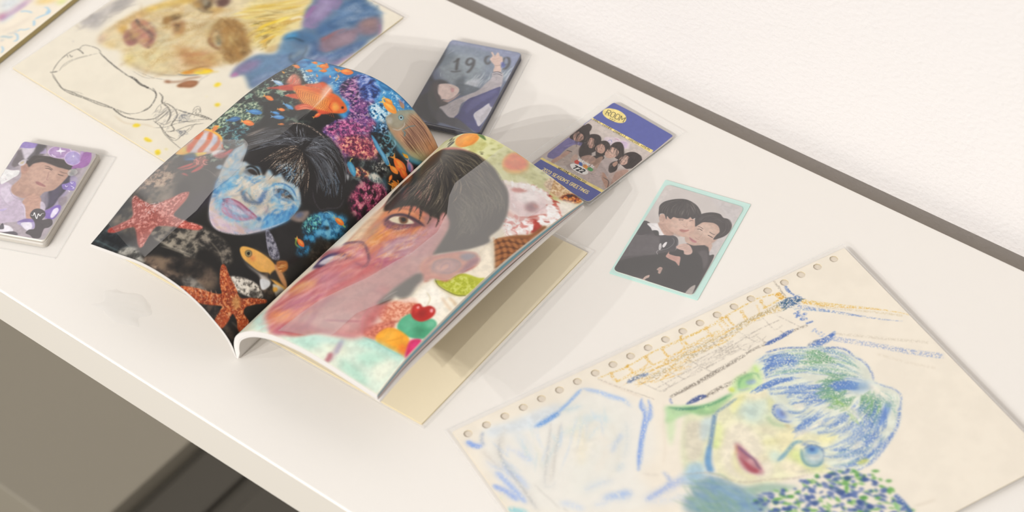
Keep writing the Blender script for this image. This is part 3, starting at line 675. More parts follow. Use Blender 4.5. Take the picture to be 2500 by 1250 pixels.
p 8fa9b0 10.42 .95 0 1 .08|509,542 561,544 588,591 613,618 630,664 614,724 431,611 476,563
p 7fa3c0 10.4 .8 0 1 .08|537,535 571,586 594,624 612,670 610,722 553,686 538,601
p 7fa592 12.92 .8 0 1 .08|477,599 523,616 553,657 550,691 449,628
p 93b3a2 7.82 .8 0 1 .08|607,626 670,641 721,679 743,704 680,683 633,660
d 9ab4c0/7b9cb0/86a894/6f93b8 120 78.08 9.11 68 25 .35 2.6 0 1|509,535 561,544 585,595 614,666 607,726 442,624
d 5ba045/4f9a3c/6fb058/66a850 130 19.49 9.09 57 30 .75 2.6 0 1|797,682 876,709 934,752 956,789 969,845 955,871 953,939 624,736 622,677 686,675 742,692
d 3f5c9c/4a62a0/33508e/5a72ac 150 20.79 10.39 44 35 .8 2.6 0 1|797,682 876,709 934,752 956,789 969,845 955,871 953,939 624,736 622,677 686,675 742,692
p 34508e 2.62 .85 0 1 .08|827,709 841,710 847,722 833,722
p 34508e 2.61 .85 0 1 .08|872,743 887,742 892,755 876,757
p 34508e 2.59 .85 0 1 .08|825,773 843,772 849,788 830,791
p 34508e 2.58 .85 0 1 .08|653,708 666,706 670,718 656,721
p 34508e 2.58 .85 0 1 .08|742,768 756,768 762,781 746,783
p 34508e 2.57 .85 0 1 .08|852,831 870,830 876,845 857,848
p 34508e 2.57 .85 0 1 .08|867,857 882,857 887,870 871,872
p 34508e 2.57 .85 0 1 .08|666,745 681,745 686,757 671,759
p 34508e 2.61 .85 0 1 .08|919,772 930,764 926,776 914,787
p 34508e 2.62 .85 0 1 .08|842,709 855,711 862,722 848,720
p 57a044 2.62 .85 0 1 .08|808,694 818,691 818,701 807,706
p 57a044 2.6 .85 0 1 .08|853,755 868,758 877,770 861,767
p 57a044 2.62 .85 0 1 .08|955,764 968,767 975,777 961,775
p 57a044 2.62 .85 0 1 .08|905,751 916,749 918,760 906,764
p 57a044 2.6 .85 0 1 .08|854,774 867,767 865,780 851,789
p 57a044 2.59 .85 0 1 .08|950,844 963,840 963,853 949,859
p 57a044 2.59 .85 0 1 .08|698,712 710,713 715,723 703,724
p 57a044 2.58 .85 0 1 .08|871,825 886,825 891,837 875,839
p 57a044 2.61 .85 0 1 .08|940,785 949,785 953,793 943,794
p 57a044 2.6 .85 0 1 .08|967,814 979,815 984,824 972,824
p 57a044 2.59 .85 0 1 .08|659,700 672,702 679,712 666,711
s 3f62a6 14.1 3.2 .85 .1 0|961,869 963,899 962,933 960,949
h 9cc890/7fb86e 14 7.68 .48 5.12 0 .8 1.15|936,883 938,919|934,899 953,939
s d5c9b6 6.41 3.85 .6 0 1|981,928 1013,936 1049,941
"""
ART_LEFT="""
f 0d1418/10181a/1a2a2c/3a5a54/6f8f7c/9fb09a c 1 6.33 .35 1 0 1|-9,307 -13,36 277,181 377,373 312,537 224,674 133,808 -23,802 -9,589
p 2f86c0 12.6 1 0 1 .08|-13,36 0,1 187,3 382,0 472,-2 544,-2 636,-5 592,92 579,203 449,257 299,157 184,161 90,110
f 1b62a0/2a7fbc/3f97cf/56a8da b 1 8.4 0 1 0 1|-13,36 0,1 187,3 382,0 472,-2 544,-2 636,-5 592,92 579,203 449,257 299,157 184,161 90,110
f 2c78b4/6aa9d0/dfeef4 d .8 3.72 .5 1 0 1|236,89 422,22 552,8 637,12 574,115 557,194 432,196
p 12181c 7.46 .9 0 1 .08|-8,214 -15,82 52,102 133,139 153,176 67,197 39,247
f 1a2420/4c5c50/9aa890 d .9 2.57 .55 1 0 1|-20,171 13,94 100,105 138,161 47,208
f 3a5c70/9fc4d0/e8f2f4 d .9 2.45 .5 1 0 1|64,83 121,95 210,125 263,166 223,187 149,155
p 3c4f8c 9.71 .7 0 1 .08|210,125 200,82 244,97 264,143 253,171
f 243a30/5c7a66/98ab8c/c5ceac d .95 6.43 .2 1 0 1|-14,444 24,390 93,366 139,391 164,433 161,470 96,465 31,459
f 243a30/5c7a66/98ab8c/c5ceac d .95 6.88 .2 1 0 1|7,309 31,263 78,272 85,310 74,346
f 243a30/5c7a66/98ab8c/c5ceac d .95 6.41 .2 1 0 1|-8,514 2,446 58,456 71,485 48,532
f 243a30/5c7a66/98ab8c/c5ceac d .95 6.35 .2 1 0 1|81,472 120,427 175,445 195,490 142,497
f 243a30/5c7a66/98ab8c/c5ceac d .95 6.51 .2 1 0 1|-12,572 -8,514 70,531 98,591 71,624
f 14242c/1f4a5c/2f7a92/7fc0c4 d .8 8.48 .4 1 0 1|39,546 132,502 227,492 263,546 227,601 145,623
p 0c0e10 17.22 .9 0 1 .08|89,339 122,302 248,357 263,405 223,441 169,431
p 0f1012 19.71 .9 0 1 .08|226,270 352,297 390,308 465,316 440,366 351,391 248,357
p 0d0e10 16.81 .9 0 1 .08|161,470 231,402 304,418 270,507 209,536
f 1a1434/40265c/7c4684/a86a9c b 1 7.09 0 1 0 1|311,74 344,12 414,29 446,83 497,111 532,167 567,181 578,242 621,230 649,274 691,282 730,300 717,379 636,423 544,407 491,379 435,361 443,291 464,243 426,182 371,166 326,131
f 20163c/5a3a80/94589a/c890ac/e8d0dc d .6 2.13 .3 1 3 1|311,74 344,12 414,29 446,83 497,111 532,167 567,181 578,242 621,230 649,274 691,282 730,300 717,379 636,423 544,407 491,379 435,361 443,291 464,243 426,182 371,166 326,131
d e8b8d0/d898c0/c070a8/f0d8e4/6a4aa0 260 15.96 8.87 -50 90 .55 1.42 0 1|311,74 344,12 414,29 446,83 497,111 532,167 567,181 578,242 621,230 649,274 691,282 730,300 717,379 636,423 544,407 491,379 435,361 443,291 464,243 426,182 371,166 326,131
f 16204c/2c4a94/5a7cc0/a8b8e0 c .9 8.03 0 1 0 1|331,30 357,-5 430,15 477,54 481,108 442,127 393,86
f 3a1a3c/7a2a5c/b84a84/e88cb0 d .8 5.33 .2 1 5 1|438,341 473,253 528,228 555,177 581,237 533,315 482,352
f 2a1420/5a2038/983858/c86c74/f0b498 d .9 6.99 .15 1 2 1|526,323 560,264 625,225 663,256 651,325 594,364
f e8f0f4/a8d4e8/4a94c4/143c64 d .95 5.42 0 1 0 1|488,141 507,90 554,93 588,96 602,144 562,159 529,172
f 0c1420/142c50/4c84b4/cfe4f0 d .9 7.2 .3 1 0 1|553,190 579,137 614,156 652,162 639,198 595,219
f 0d1416/1a2c30/3f7c88/9ccad0 d .9 7.14 .3 1 4 1|601,192 660,169 711,209 705,262 648,249
p e8742c 2.12 1 0 1 .08|53,81 36,70 20,66 9,73 16,82 38,91 50,90
p f2a84a 2.68 .8 0 1 .08|42,78 24,71 14,76 30,80
p f2a84a 1.6 .9 0 0 .08|15,78 -8,66 5,77 6,86
p e8742c 2.12 1 0 1 .08|95,17 82,9 71,8 65,16 70,23 86,27 94,24
p f2a84a 2.65 .8 0 1 .08|87,15 74,12 68,18 79,19
p f2a84a 1.6 .9 0 0 .08|69,19 52,12 63,20 65,27
p e8742c 2.06 1 0 1 .08|156,18 148,9 136,0 122,-6 121,-2 135,10 147,17
p f2a84a 2.58 .8 0 1 .08|148,12 136,2 123,-4 136,6
p f2a84a 1.57 .9 0 0 .08|123,-3 111,-16 115,-8 110,-7
p e8742c 2.07 1 0 1 .08|166,22 143,10 123,11 113,27 125,40 153,45 167,38
p f2a84a 2.61 .8 0 1 .08|153,21 129,17 121,31 140,31
p f2a84a 1.56 .9 0 0 .08|122,33 91,22 111,36 116,51
p e8742c 2.06 1 0 1 .08|126,80 112,73 102,74 97,83 104,91 119,93 126,88
p f2a84a 2.57 .8 0 1 .08|118,79 105,77 101,85 112,85
p f2a84a 1.56 .9 0 0 .08|102,86 85,81 96,88 99,97
p e8742c 2.03 1 0 1 .08|182,51 167,44 155,46 151,59 159,67 176,68 184,62
p f2a84a 2.56 .8 0 1 .08|174,52 159,51 156,61 167,59
p f2a84a 1.51 .9 0 0 .08|157,62 137,57 150,65 154,75
p e8742c 2.01 1 0 1 .08|234,36 224,26 211,20 198,19 200,24 216,35 227,38
p f2a84a 2.52 .8 0 1 .08|225,31 212,23 201,22 214,28
p f2a84a 1.51 .9 0 0 .08|201,22 186,11 193,19 190,23
p e8742c 1.92 1 0 1 .08|300,16 274,3 250,3 236,20 248,36 280,42 297,34
p f2a84a 2.44 .8 0 1 .08|284,16 256,11 244,26 267,25
p f2a84a 1.5 .9 0 0 .08|245,27 209,14 231,30 235,47
p e88a70 1.98 1 0 1 .08|184,112 180,105 172,98 162,93 161,95 170,105 178,110
p f2a84a 2.47 .8 0 1 .08|179,107 172,99 163,95 171,102
p f2a84a 1.49 .9 0 0 .08|162,95 155,85 157,91 153,91
p e8908a 1.96 1 0 1 .08|240,93 237,87 231,80 222,75 220,76 226,85 234,90
p f2a84a 2.45 .8 0 1 .08|235,88 230,81 222,76 228,83
p f2a84a 1.5 .9 0 0 .08|222,77 217,68 217,73 213,72
p b89a6a 1.89 1 0 1 .08|267,73 263,76 264,83 271,94 276,96 276,88 273,80
p f2a84a 2.39 .8 0 1 .08|267,78 267,84 272,93 271,86
p f2a84a 1.4 .9 0 0 .08|273,94 270,100 274,99 280,103
p e8a030 2.05 1 0 1 .08|33,153 25,146 16,142 8,141 10,146 21,152 29,154
p f2a84a 2.58 .8 0 1 .08|27,149 17,144 10,143 19,148
p f2a84a 1.55 .9 0 0 .08|10,144 -1,136 5,142 3,145
p e8742c 1.8 1 0 1 .08|136,327 119,316 100,312 83,319 88,328 112,337 129,336
p f2a84a 2.25 .8 0 1 .08|123,324 102,317 88,323 107,326
p f2a84a 1.36 .9 0 0 .08|89,324 64,312 77,323 75,332
p e8742c 1.72 1 0 1 .08|229,357 217,351 204,352 196,360 201,367 217,369 227,365
p f2a84a 2.17 .8 0 1 .08|221,357 207,355 200,362 212,362
p f2a84a 1.3 .9 0 0 .08|200,363 183,358 193,365 193,372
p e8742c 1.69 1 0 1 .08|171,481 150,471 129,471 112,482 119,493 147,498 165,493
p f2a84a 2.11 .8 0 1 .08|156,480 132,476 118,486 139,486
p f2a84a 1.28 .9 0 0 .08|119,487 90,478 106,489 105,500
p e8742c 1.65 1 0 1 .08|290,426 280,423 271,425 265,432 269,437 282,438 289,433
p f2a84a 2.06 .8 0 1 .08|284,427 273,427 268,434 277,432
p f2a84a 1.25 .9 0 0 .08|269,434 255,432 263,436 264,443
p e88a2c 1.74 1 0 1 .08|38,556 28,558 24,566 28,581 35,585 43,577 44,566
p f2a84a 2.16 .8 0 1 .08|34,561 27,568 31,581 35,572
p f2a84a 1.29 .9 0 0 .08|32,581 21,587 30,588 37,596
p e0502c 1.6 1 0 1 .08|371,294 361,298 357,308 360,325 368,329 376,319 377,306
p f2a84a 1.99 .8 0 1 .08|368,301 360,310 363,325 368,314
p f2a84a 1.18 .9 0 0 .08|364,325 353,333 363,333 369,342
p d8a088 1.92 1 0 1 .08|273,76 269,69 261,62 251,57 250,60 259,69 267,74
p f2a84a 2.4 .8 0 1 .08|268,71 261,64 252,59 260,66
p f2a84a 1.47 .9 0 0 .08|252,60 245,50 247,55 242,55
p 3f86bc 1.74 1 0 1 .08|257,336 241,325 219,320 199,323 202,331 228,341 247,342
p 7ab4dc 2.2 .8 0 1 .08|243,332 221,324 203,327 224,332
p 7ab4dc 1.33 .9 0 0 .08|204,328 178,315 190,326 185,332
p 2f78b8 1.72 1 0 1 .08|226,385 212,379 197,379 185,386 189,392 208,395 221,392
p 6aa8d8 2.16 .8 0 1 .08|216,385 199,382 189,388 203,389
p 6aa8d8 1.28 .9 0 0 .08|189,389 170,384 180,390 179,397
p 3a80c0 1.7 1 0 1 .08|260,394 241,388 223,392 209,405 216,414 241,413 256,406
p 7ab0dc 2.13 .8 0 1 .08|247,395 226,396 214,408 233,404
p 7ab0dc 1.28 .9 0 0 .08|215,409 189,405 204,412 204,423
p 2c74b4 1.7 1 0 1 .08|151,412 128,405 105,408 86,423 94,433 125,434 145,426
p 5a9ccc 2.14 .8 0 1 .08|135,414 109,413 93,426 117,423
p 5a9ccc 1.28 .9 0 0 .08|94,427 62,422 80,431 79,443
p 1f5c94 1.71 1 0 1 .08|90,478 70,476 53,485 45,505 54,513 78,506 90,494
p 4a8cbc 2.13 .8 0 1 .08|78,484 58,489 51,506 67,497
p 4a8cbc 1.29 .9 0 0 .08|52,507 26,510 43,514 46,527
p 8ab4d8 1.9 1 0 1 .08|101,228 79,215 54,209 32,216 38,226 70,237 91,237
p e8f0f4 2.38 .8 0 1 .08|84,224 57,215 38,220 63,225
p e8f0f4 1.44 .9 0 0 .08|39,221 7,206 24,220 20,229
p 2a70a8 1.56 1 0 1 .08|498,11 482,1 460,1 439,11 442,21 469,28 488,23
p 4a94c8 1.95 .8 0 1 .08|484,10 462,6 444,14 465,16
p 4a94c8 1.21 .9 0 0 .08|444,16 417,4 430,16 424,26
p c8402c 4.68 .95 0 1 .08|46,278 81,243 110,211 133,187 165,188 179,220 146,248 98,261
p e08a70 6.14 .85 0 1 .08|93,208 72,170 67,134 104,141 153,176 144,199 115,208
h d86048/e8907c/f0b098 24 4.9 .6 4.9 0 .8 0|103,203 74,157 72,132|141,195 128,166 118,147
p d2482a 3.41 .95 0 1 .08|154,280 186,251 216,259 227,275 184,281
p d85a30 4.68 .95 0 1 .08|171,179 213,152 229,129 266,137 313,161 310,178 243,177 192,185
p e0702c 3.22 1 0 1 .08|143,217 168,192 238,179 315,175 360,178 401,193 437,215 438,237 417,259 371,286 303,289 249,279 190,247
p f0a040 21.62 .8 0 1 .08|169,225 220,199 312,203 364,231 359,273 297,283 231,267
p d8501c 13.32 .8 0 1 .08|172,196 243,177 328,173 377,181 366,200 296,202 210,204
p e8b868 12.83 .7 0 1 .08|234,246 313,253 367,258 365,279 303,289 249,279
s a84418 2.27 0 .7 0 0|168,223 193,253 237,278 270,294
s a84418 2.25 0 .7 0 0|181,223 206,253 249,278 283,294
s a84418 2.24 0 .7 0 0|193,223 218,253 262,277 295,294
s a84418 2.22 0 .7 0 0|206,224 231,253 274,277 307,294
s a84418 2.19 0 .7 0 0|219,224 243,253 286,276 319,294
s a84418 2.18 0 .7 0 0|232,224 256,253 298,275 331,293
s a84418 2.17 0 .7 0 0|244,224 268,253 309,275 343,293
s a84418 2.15 0 .7 0 0|257,224 280,252 321,274 354,292
s a84418 2.12 0 .7 0 0|269,223 292,252 332,273 366,292
s a84418 2.1 0 .7 0 0|281,223 303,251 343,271 377,290
s a84418 2.09 0 .7 0 0|293,223 315,250 354,270 387,289
s a84418 2.07 0 .7 0 0|305,222 326,250 365,268 398,288
s a84418 2.03 0 .7 0 0|316,221 338,249 376,267 408,286
s a84418 1.99 0 .7 0 0|328,221 349,247 386,265 418,284
s a84418 2 0 .7 0 0|339,220 359,246 396,262 428,282
s b8501c 2.24 0 .6 0 0|173,229 228,216 291,212 345,209
s b8501c 2.21 0 .6 0 0|186,236 240,224 301,220 351,215
s b8501c 2.19 0 .6 0 0|200,243 252,231 311,227 356,222
s b8501c 2.18 0 .6 0 0|213,250 264,238 321,234 362,228
s b8501c 2.15 0 .6 0 0|226,257 276,245 331,242 367,234
s b8501c 2.12 0 .6 0 0|239,264 287,252 341,248 372,240
s b8501c 2.12 0 .6 0 0|252,270 298,259 350,255 377,246
s b8501c 2.1 0 .6 0 0|264,277 309,266 360,262 383,252
s b8501c 2.08 0 .6 0 0|277,283 320,272 369,268 388,257
p d85a20 3.9 .9 0 1 .08|353,218 360,194 401,193 437,215 438,237 416,258 386,264
p f0b050 5.93 .8 0 1 .08|371,226 376,212 409,226 409,250 391,250
p 20100c 1.92 1 0 1 .08|411,216 415,211 422,216 422,224 416,223
s a83c18 2.99 1 .8 0 1|361,223 373,249 402,262
s b84820 2.85 .57 .8 0 1|432,230 436,222 438,216
p d85430 4.28 .9 0 1 .08|246,315 272,287 319,284 343,294 305,307 272,335
h e88060/d04828/f09a70 16 4.2 .7 4.2 0 .8 0|254,316 288,289 333,291|269,332 304,306 344,295
p d04a28 2.96 .9 0 1 .08|344,288 399,271 380,297 362,300
p f4d8c8 8.82 .65 0 1 .08|270,174 268,131 291,129 312,172 320,229 327,285 305,228
s f8e8dc 5.31 2.12 .7 0 2|293,150 317,241 325,314 330,363
p a88c6c 2.77 1 0 1 .08|579,132 571,119 576,84 590,48 625,0 659,-16 735,-16 806,-13 837,-8 843,29 839,80 801,113 749,148 674,159 618,152
p 8fb0a8 7.29 .7 0 1 .08|576,84 590,48 625,0 648,-11 623,32 598,74
p c89a78 18.92 .8 0 1 .08|631,40 667,-8 740,-13 812,-2 814,68 748,113 681,123
p b47850 19.57 .7 0 1 .08|699,5 770,-9 827,-4 813,51 750,46
p d8a078 14.33 .8 0 1 .08|621,138 650,109 696,121 666,142
p 7ab8c0 7.34 .9 0 1 .08|622,156 674,159 749,148 801,113 825,108 762,157 683,175 626,168
p 3f98c0 5.66 .8 0 1 .08|698,173 758,154 822,107 808,134 750,174 691,183
p 90a878 15.71 .7 0 1 .08|744,118 809,74 839,62 798,112 749,139
k 1|579,132 576,84 590,48 625,0 659,-16 735,-16 806,-13 837,-8 843,29 839,80 801,113 749,148 674,159 618,152
h 5a382c/6e4a3c/7c5444 150 1.79 .7 1.5 0 .8 0|615,23 676,9 762,11 837,1|620,54 678,53 759,52 844,47|634,93 687,96 748,95 824,82|658,135 708,131 761,122 815,103
h c89478/d8a888 60 1.69 .5 1.5 0 .5 0|615,23 676,9 762,11 837,1|620,54 678,53 759,52 844,47|634,93 687,96 748,95 824,82
k
p 9c9a88 9.02 .85 0 1 .08|573,122 578,86 606,40 631,40 644,79 642,119 619,136 593,138
p b8b4a8 3.58 .9 0 1 .08|575,128 581,106 601,118 594,136
p 5c8c98 1.81 1 0 1 .08|600,76 603,63 613,59 622,66 620,79 609,83
p c8dce0 1.45 1 0 1 .08|604,74 605,65 612,63 619,69 618,77 610,80
p 10181c 1.09 1 0 1 .08|607,72 608,67 613,67 616,70 614,75 609,76
s c8c4bc 3.63 1.09 .8 0 1|634,73 645,87 642,119 621,138
s 4c8090 3.26 .9 .8 0 1|653,109 661,70 676,43
s 3c7c94 5.42 1.81 .7 0 1|677,119 668,103 657,108
f 0a0c0e/14181c/2a3034/5c6864 c 1 10.63 0 1 0 1|581,386 647,300 733,254 804,223 815,309 751,346 694,422 638,429
f 121214/3c3c3c/8a8a80/d0ccc0 d .9 7.14 .35 1 0 1|668,290 702,244 733,254 726,296 691,327
f 1c1018/3c1830/70284c/a84468/d8909c c 1 9.28 0 1 0 1|694,422 713,347 786,316 825,329 827,394 847,433 829,489 770,516 714,494
f 28101c/7a2448/c05080/f0a8b8 d .75 3.72 .45 1 6 1|707,388 735,334 794,321 835,366 810,432 746,451
f 301820/8a3040/d07850/f4d098 d .95 5.19 .2 1 0 1|616,408 643,373 684,352 706,356 679,393 641,417
f 5c1830/a03858/e07a70/f8c8a0 d .9 6.95 .1 1 0 1|502,344 559,286 614,251 653,259 648,316 601,361 546,379
f 5c6c70/a8b4b0/e0dcd0 d .95 3.61 0 1 0 1|695,362 702,329 727,320 762,323 743,348 717,366
p 2c5c6c 7.51 .8 0 1 .08|746,319 757,296 785,299 807,320 778,326
p 060608 9.61 .95 0 1 .08|745,287 771,235 822,200 823,249 815,309 781,305
p 3f8cb8 2.11 1 0 1 .08|585,232 604,229 656,238 691,242 721,252 716,264 678,260 632,253
p 8cc4dc 2.64 .8 0 1 .08|589,233 624,238 681,247 707,255 670,253
s e8f0e8 2.69 .72 .8 0 1|686,240 702,244 718,249
p 3a8cb4 1.73 1 0 1 .08|603,400 605,385 626,383 648,392 661,408 656,416 630,414
p 6cb4d0 3.45 .8 0 1 .08|609,392 630,390 651,404 632,404
s d8cc70 4.31 .86 .9 0 1|607,387 602,376 604,365
s 6ab8d0 5.32 1.77 .8 0 1|618,184 642,170 654,197 636,203
s 5ca4c4 7.12 2.67 .8 0 1|662,213 683,210 691,233
s 8cc4d8 5.38 1.79 .8 0 1|660,164 678,174 683,202
p e8702c 1.49 1 0 1 .08|801,206 784,191 756,191 722,208 720,224 750,234 779,226
p f4a040 1.87 .8 0 1 .08|782,206 754,199 726,214 752,216
p f4a040 1.08 .9 0 0 .08|725,216 699,198 708,216 695,232
p e8822c 1.49 1 0 1 .08|778,239 766,232 749,235 731,247 731,257 750,259 767,251
p f4b050 1.84 .8 0 1 .08|766,240 750,239 734,250 750,248
p f4b050 1.09 .9 0 0 .08|734,251 716,245 723,254 717,264
p d8602c 1.54 1 0 1 .08|831,210 818,198 795,198 767,211 764,223 788,231 811,226
p f09030 1.93 .8 0 1 .08|815,209 794,204 770,215 791,217
p f09030 1.13 .9 0 0 .08|769,217 750,203 755,217 744,230
p e8742c 1.5 1 0 1 .08|761,267 759,277 762,286 771,292 776,288 775,276 769,269
p f0a048 1.86 .8 0 1 .08|763,273 764,284 772,289 769,280
p f0a048 1.13 .9 0 0 .08|773,288 772,301 776,294 783,293
p e8742c 1.41 1 0 1 .08|776,576 763,572 747,577 731,591 732,599 751,599 767,590
p f0a04c 1.76 .8 0 1 .08|765,579 748,581 734,593 749,589
p f0a04c 1.05 .9 0 0 .08|734,594 716,591 724,598 720,609
p e0682c 1.36 1 0 1 .08|728,775 719,768 706,768 690,777 691,784 706,788 720,784
p f0a050 1.69 .8 0 1 .08|719,774 706,772 693,779 706,779
p f0a050 1 .9 0 0 .08|693,780 679,774 684,782 679,790
p b87c94 1.56 1 0 1 .08|821,172 813,159 796,155 771,163 768,173 785,184 804,183
p e8b8c0 1.95 .8 0 1 .08|810,169 794,161 773,167 790,172
p e8b8c0 1.13 .9 0 0 .08|772,168 759,153 761,167 750,176
p f0983c 1.46 1 0 1 .08|585,74 568,60 544,58 519,72 521,87 550,96 572,90
p f8c860 1.85 .8 0 1 .08|570,72 545,66 524,77 547,80
p f8c860 1.11 .9 0 0 .08|524,79 496,62 508,79 501,94
p e89034 1.49 1 0 1 .08|547,57 535,48 521,48 507,57 509,66 526,71 539,67
p f8c060 1.86 .8 0 1 .08|537,56 522,52 510,60 524,61
p f8c060 1.12 .9 0 0 .08|510,61 493,52 501,62 497,71
p e0a844 1.48 1 0 1 .08|591,32 585,23 575,18 561,20 560,27 572,35 583,37
p f8d070 1.83 .8 0 1 .08|584,29 574,22 563,23 573,28
p f8d070 1.11 .9 0 0 .08|562,24 552,13 555,22 550,27
p e8903c 1.58 1 0 1 .08|829,265 821,263 809,267 797,277 798,283 811,281 822,274
p f8c870 1.95 .8 0 1 .08|821,268 810,270 799,278 810,275
p f8c870 1.15 .9 0 0 .08|799,279 787,278 792,282 789,289
p e0a030 1.49 1 0 1 .08|758,159 750,155 741,158 730,166 730,172 742,172 752,167
p c08a20 1.86 .8 0 1 .08|751,160 741,160 732,168 741,166
p c08a20 1.11 .9 0 0 .08|732,168 721,166 725,171 722,177
p 4c6cb8 3.89 .8 0 1 .08|777,167 796,166 812,179 795,185
p 68508c 5.5 .6 0 1 .08|547,23 565,10 591,31 574,36
s a8c048 5.57 1.48 .9 0 1|772,578 790,575 792,561
s 90b040 6.74 2.02 .8 0 1|683,780 698,800 724,794
d f0a040/e8882c/d8d0a0 14 31.99 8 -8 30 .9 1.2 0 1|785,291 805,239 842,241 824,297
f 0c1c28/145070/2478a8/3f9cc8 c 1 8.63 0 1 0 1|668,729 660,676 668,633 682,608 709,588 756,551 796,563 814,604 815,666 796,738 730,822 704,777 697,755
f 102c34/1f6474/4cb0b0/9ce0c8 d .9 5.06 .3 1 0 1|658,719 656,673 686,642 715,661 702,716 675,735
f 1c5c84/3c8cc0/7cc0dc c .8 8.66 0 1 0 1|672,636 706,593 764,573 789,620 767,681 715,668
p 0c1014 4.33 .9 0 1 .08|726,655 734,640 745,641 740,656
p 141c24 15.18 .8 0 1 .08|772,563 778,522 811,511 827,596 823,624 796,594
p 20304c 8.69 .7 0 1 .08|731,712 738,695 756,703 749,719
s d8ecdc 2.56 1.03 .7 0 1|682,623 685,611 694,604 711,598
d 6cc8b8/98e0c8 40 11.91 3.4 31 40 .7 1.02 0 1|668,729 660,676 686,642 705,666 696,725
p 141210 23.11 1 0 1 .08|291,1235 300,1047 326,914 518,946 608,951 627,1060 619,1176 487,1231
f 2e2b2a/4c463f/6c6254/88796a b 1 19.36 0 1 0 1|-5,1171 -5,1002 -26,845 57,783 151,878 215,1015 194,1121 115,1196
f 2c2826/6c5c50/b09078/d8bca0 c .85 5.98 .25 1 0 1|-11,988 -10,915 -9,827 60,823 109,907 53,960
f 4c4038/9c8068/c8a890 d .8 3.94 .2 1 0 1|-16,973 -4,922 45,880 59,912 22,947 15,977
f 1c1e20/2c3234/465054 c 1 11.73 0 1 0 1|-2,1256 -5,1171 71,1163 194,1202 171,1242 115,1260
p 15171a 15.61 .7 0 1 .08|41,1188 186,1221 171,1242 89,1252
s 4c6060 5.89 1.96 .6 0 1|-7,1242 38,1240 120,1247 157,1247
p 2c2a28 32.05 .8 0 1 .08|-14,839 19,782 112,712 225,782 265,939 283,1012 165,928 99,844
p 0c0b0d 15.87 .9 0 1 .08|146,900 175,866 239,913 266,985 222,986
p 2c2434 18.75 .8 0 1 .08|259,951 278,845 331,892 317,994 311,1059
s a8988c 3.06 1.23 .4 0 1|123,832 181,782 263,793
f 262422/4c4740/746c60/968c7c c 1 6.96 0 1 0 1|194,1121 263,1063 349,1028 428,1025 475,1041 451,1112 455,1144 350,1154 257,1148
f 1c1a18/4c4640/8a8072 c .95 6.48 0 1 0 1|349,1028 438,1009 532,1015 580,1057 567,1088 506,1076 423,1073
p 14110f 8.18 .8 0 1 .08|451,1104 502,1062 559,1079 559,1114 488,1126
s b8ae9c 7.07 2.65 .6 0 1|245,1144 345,1149 446,1133
s a89c8a 5.27 2.63 .5 0 1|248,1102 342,1092 427,1087
s 8a8070 4.88 1.95 .6 0 1|461,1044 524,1059 567,1088
s c0b4a0 3.47 1.73 .5 0 1|311,1167 381,1152 445,1142
f 1a1412/38302a/5c4c40/7c6854 b 1 10.01 0 1 0 1|279,1240 381,1187 497,1136 576,1132 619,1176 533,1227 440,1250 348,1257
f 4c3c34/8a7460/b49a84 c .8 6.89 .3 1 0 1|297,1241 343,1226 430,1240 478,1256 449,1277 348,1257
p 0f0d0c 13.34 .8 0 1 .08|390,1215 469,1159 541,1149 506,1198 435,1227
f 3c3a38/68645e/908a80 c .9 6.45 0 1 0 1|487,1231 508,1201 559,1202 598,1208 590,1234 537,1249
f 3c3c3a/706e68/98948c/b0aca0 c 1 5.92 0 1 0 1|157,1255 165,1228 221,1210 279,1240 314,1258 258,1264 197,1267
p 2c2824 7.89 .5 0 1 .08|191,1244 233,1239 265,1253 232,1256
p 0e0d0d 26.12 .95 0 1 .08|607,1199 610,1079 634,977 726,1018 723,1096 790,1202 834,1262 695,1255
f 1a1614/3c302a/5c4a3e c .8 8.14 0 1 0 1|577,1273 650,1215 699,1233 781,1231 828,1251 708,1258 625,1269
f 58544e/a8a298/d4cec2/ece6da d 1 3.28 0 1 0 1|614,1101 638,1070 696,1035 749,1037 758,1054 719,1091 666,1115
p 1a1816 6.61 .8 0 1 .08|709,1065 740,1048 745,1070 723,1086
s 6a645c 6.88 2.58 .6 0 1|743,1210 790,1202 805,1221
f 3c3c48/6c6c7c/a0a0ac d 1 1.97 0 1 0 1|584,865 588,850 636,861 692,888 689,911 661,917 622,897
s 8a8898 3.29 .99 .8 0 1|585,864 624,895 665,921
f 1c1814/3a3028/54463a c .9 8.33 0 1 0 1|695,980 693,906 732,896 784,927 786,1020 731,1031
p 8aa4b8 3.54 1 0 1 .08|257,768 228,709 207,643 217,607 226,571 354,597 525,620 588,661 609,722 607,773 577,858 525,942 459,984 413,983 372,954 330,902 289,830
p b4bcc0 12.23 .7 0 1 .08|207,643 224,588 308,658 305,763 277,780
p c8b8a8 8.21 .8 0 1 .08|239,733 221,690 222,651 252,689 271,754 291,800
p 3f7cac 9.58 .85 0 1 .08|275,809 277,780 312,803 326,850 339,883 311,859
p 2c5c94 7.38 .7 0 1 .08|315,857 318,841 369,903 351,902
p 4898c8 5.61 .95 0 1 .08|329,834 320,812 333,774 354,803 351,833 341,847
p 78b0cc 9.35 .7 0 1 .08|322,782 342,739 373,760 365,809
p c4baa8 12.43 .9 0 1 .08|345,781 375,737 417,681 450,652 477,670 439,706 445,751 406,791 372,804
p c0b4a8 13.77 .9 0 1 .08|353,860 396,799 432,826 487,824 514,789 545,811 509,836 452,849 392,858
p 70a8c8 8.65 .9 0 1 .08|441,747 453,708 475,701 481,766 462,770
p 4c94c8 8.76 .8 0 1 .08|402,780 445,751 468,751 450,795 424,804
p 2c5ca0 6.84 .9 0 1 .08|456,776 474,745 495,781 486,797
p 204474 6.84 .7 0 1 .08|458,746 466,723 491,770 489,787
p 283c54 5.32 .9 0 1 .08|396,799 399,790 417,796 428,815 414,813
p 2c4c60 8.6 .8 0 1 .08|414,813 435,816 476,799 489,800 445,828
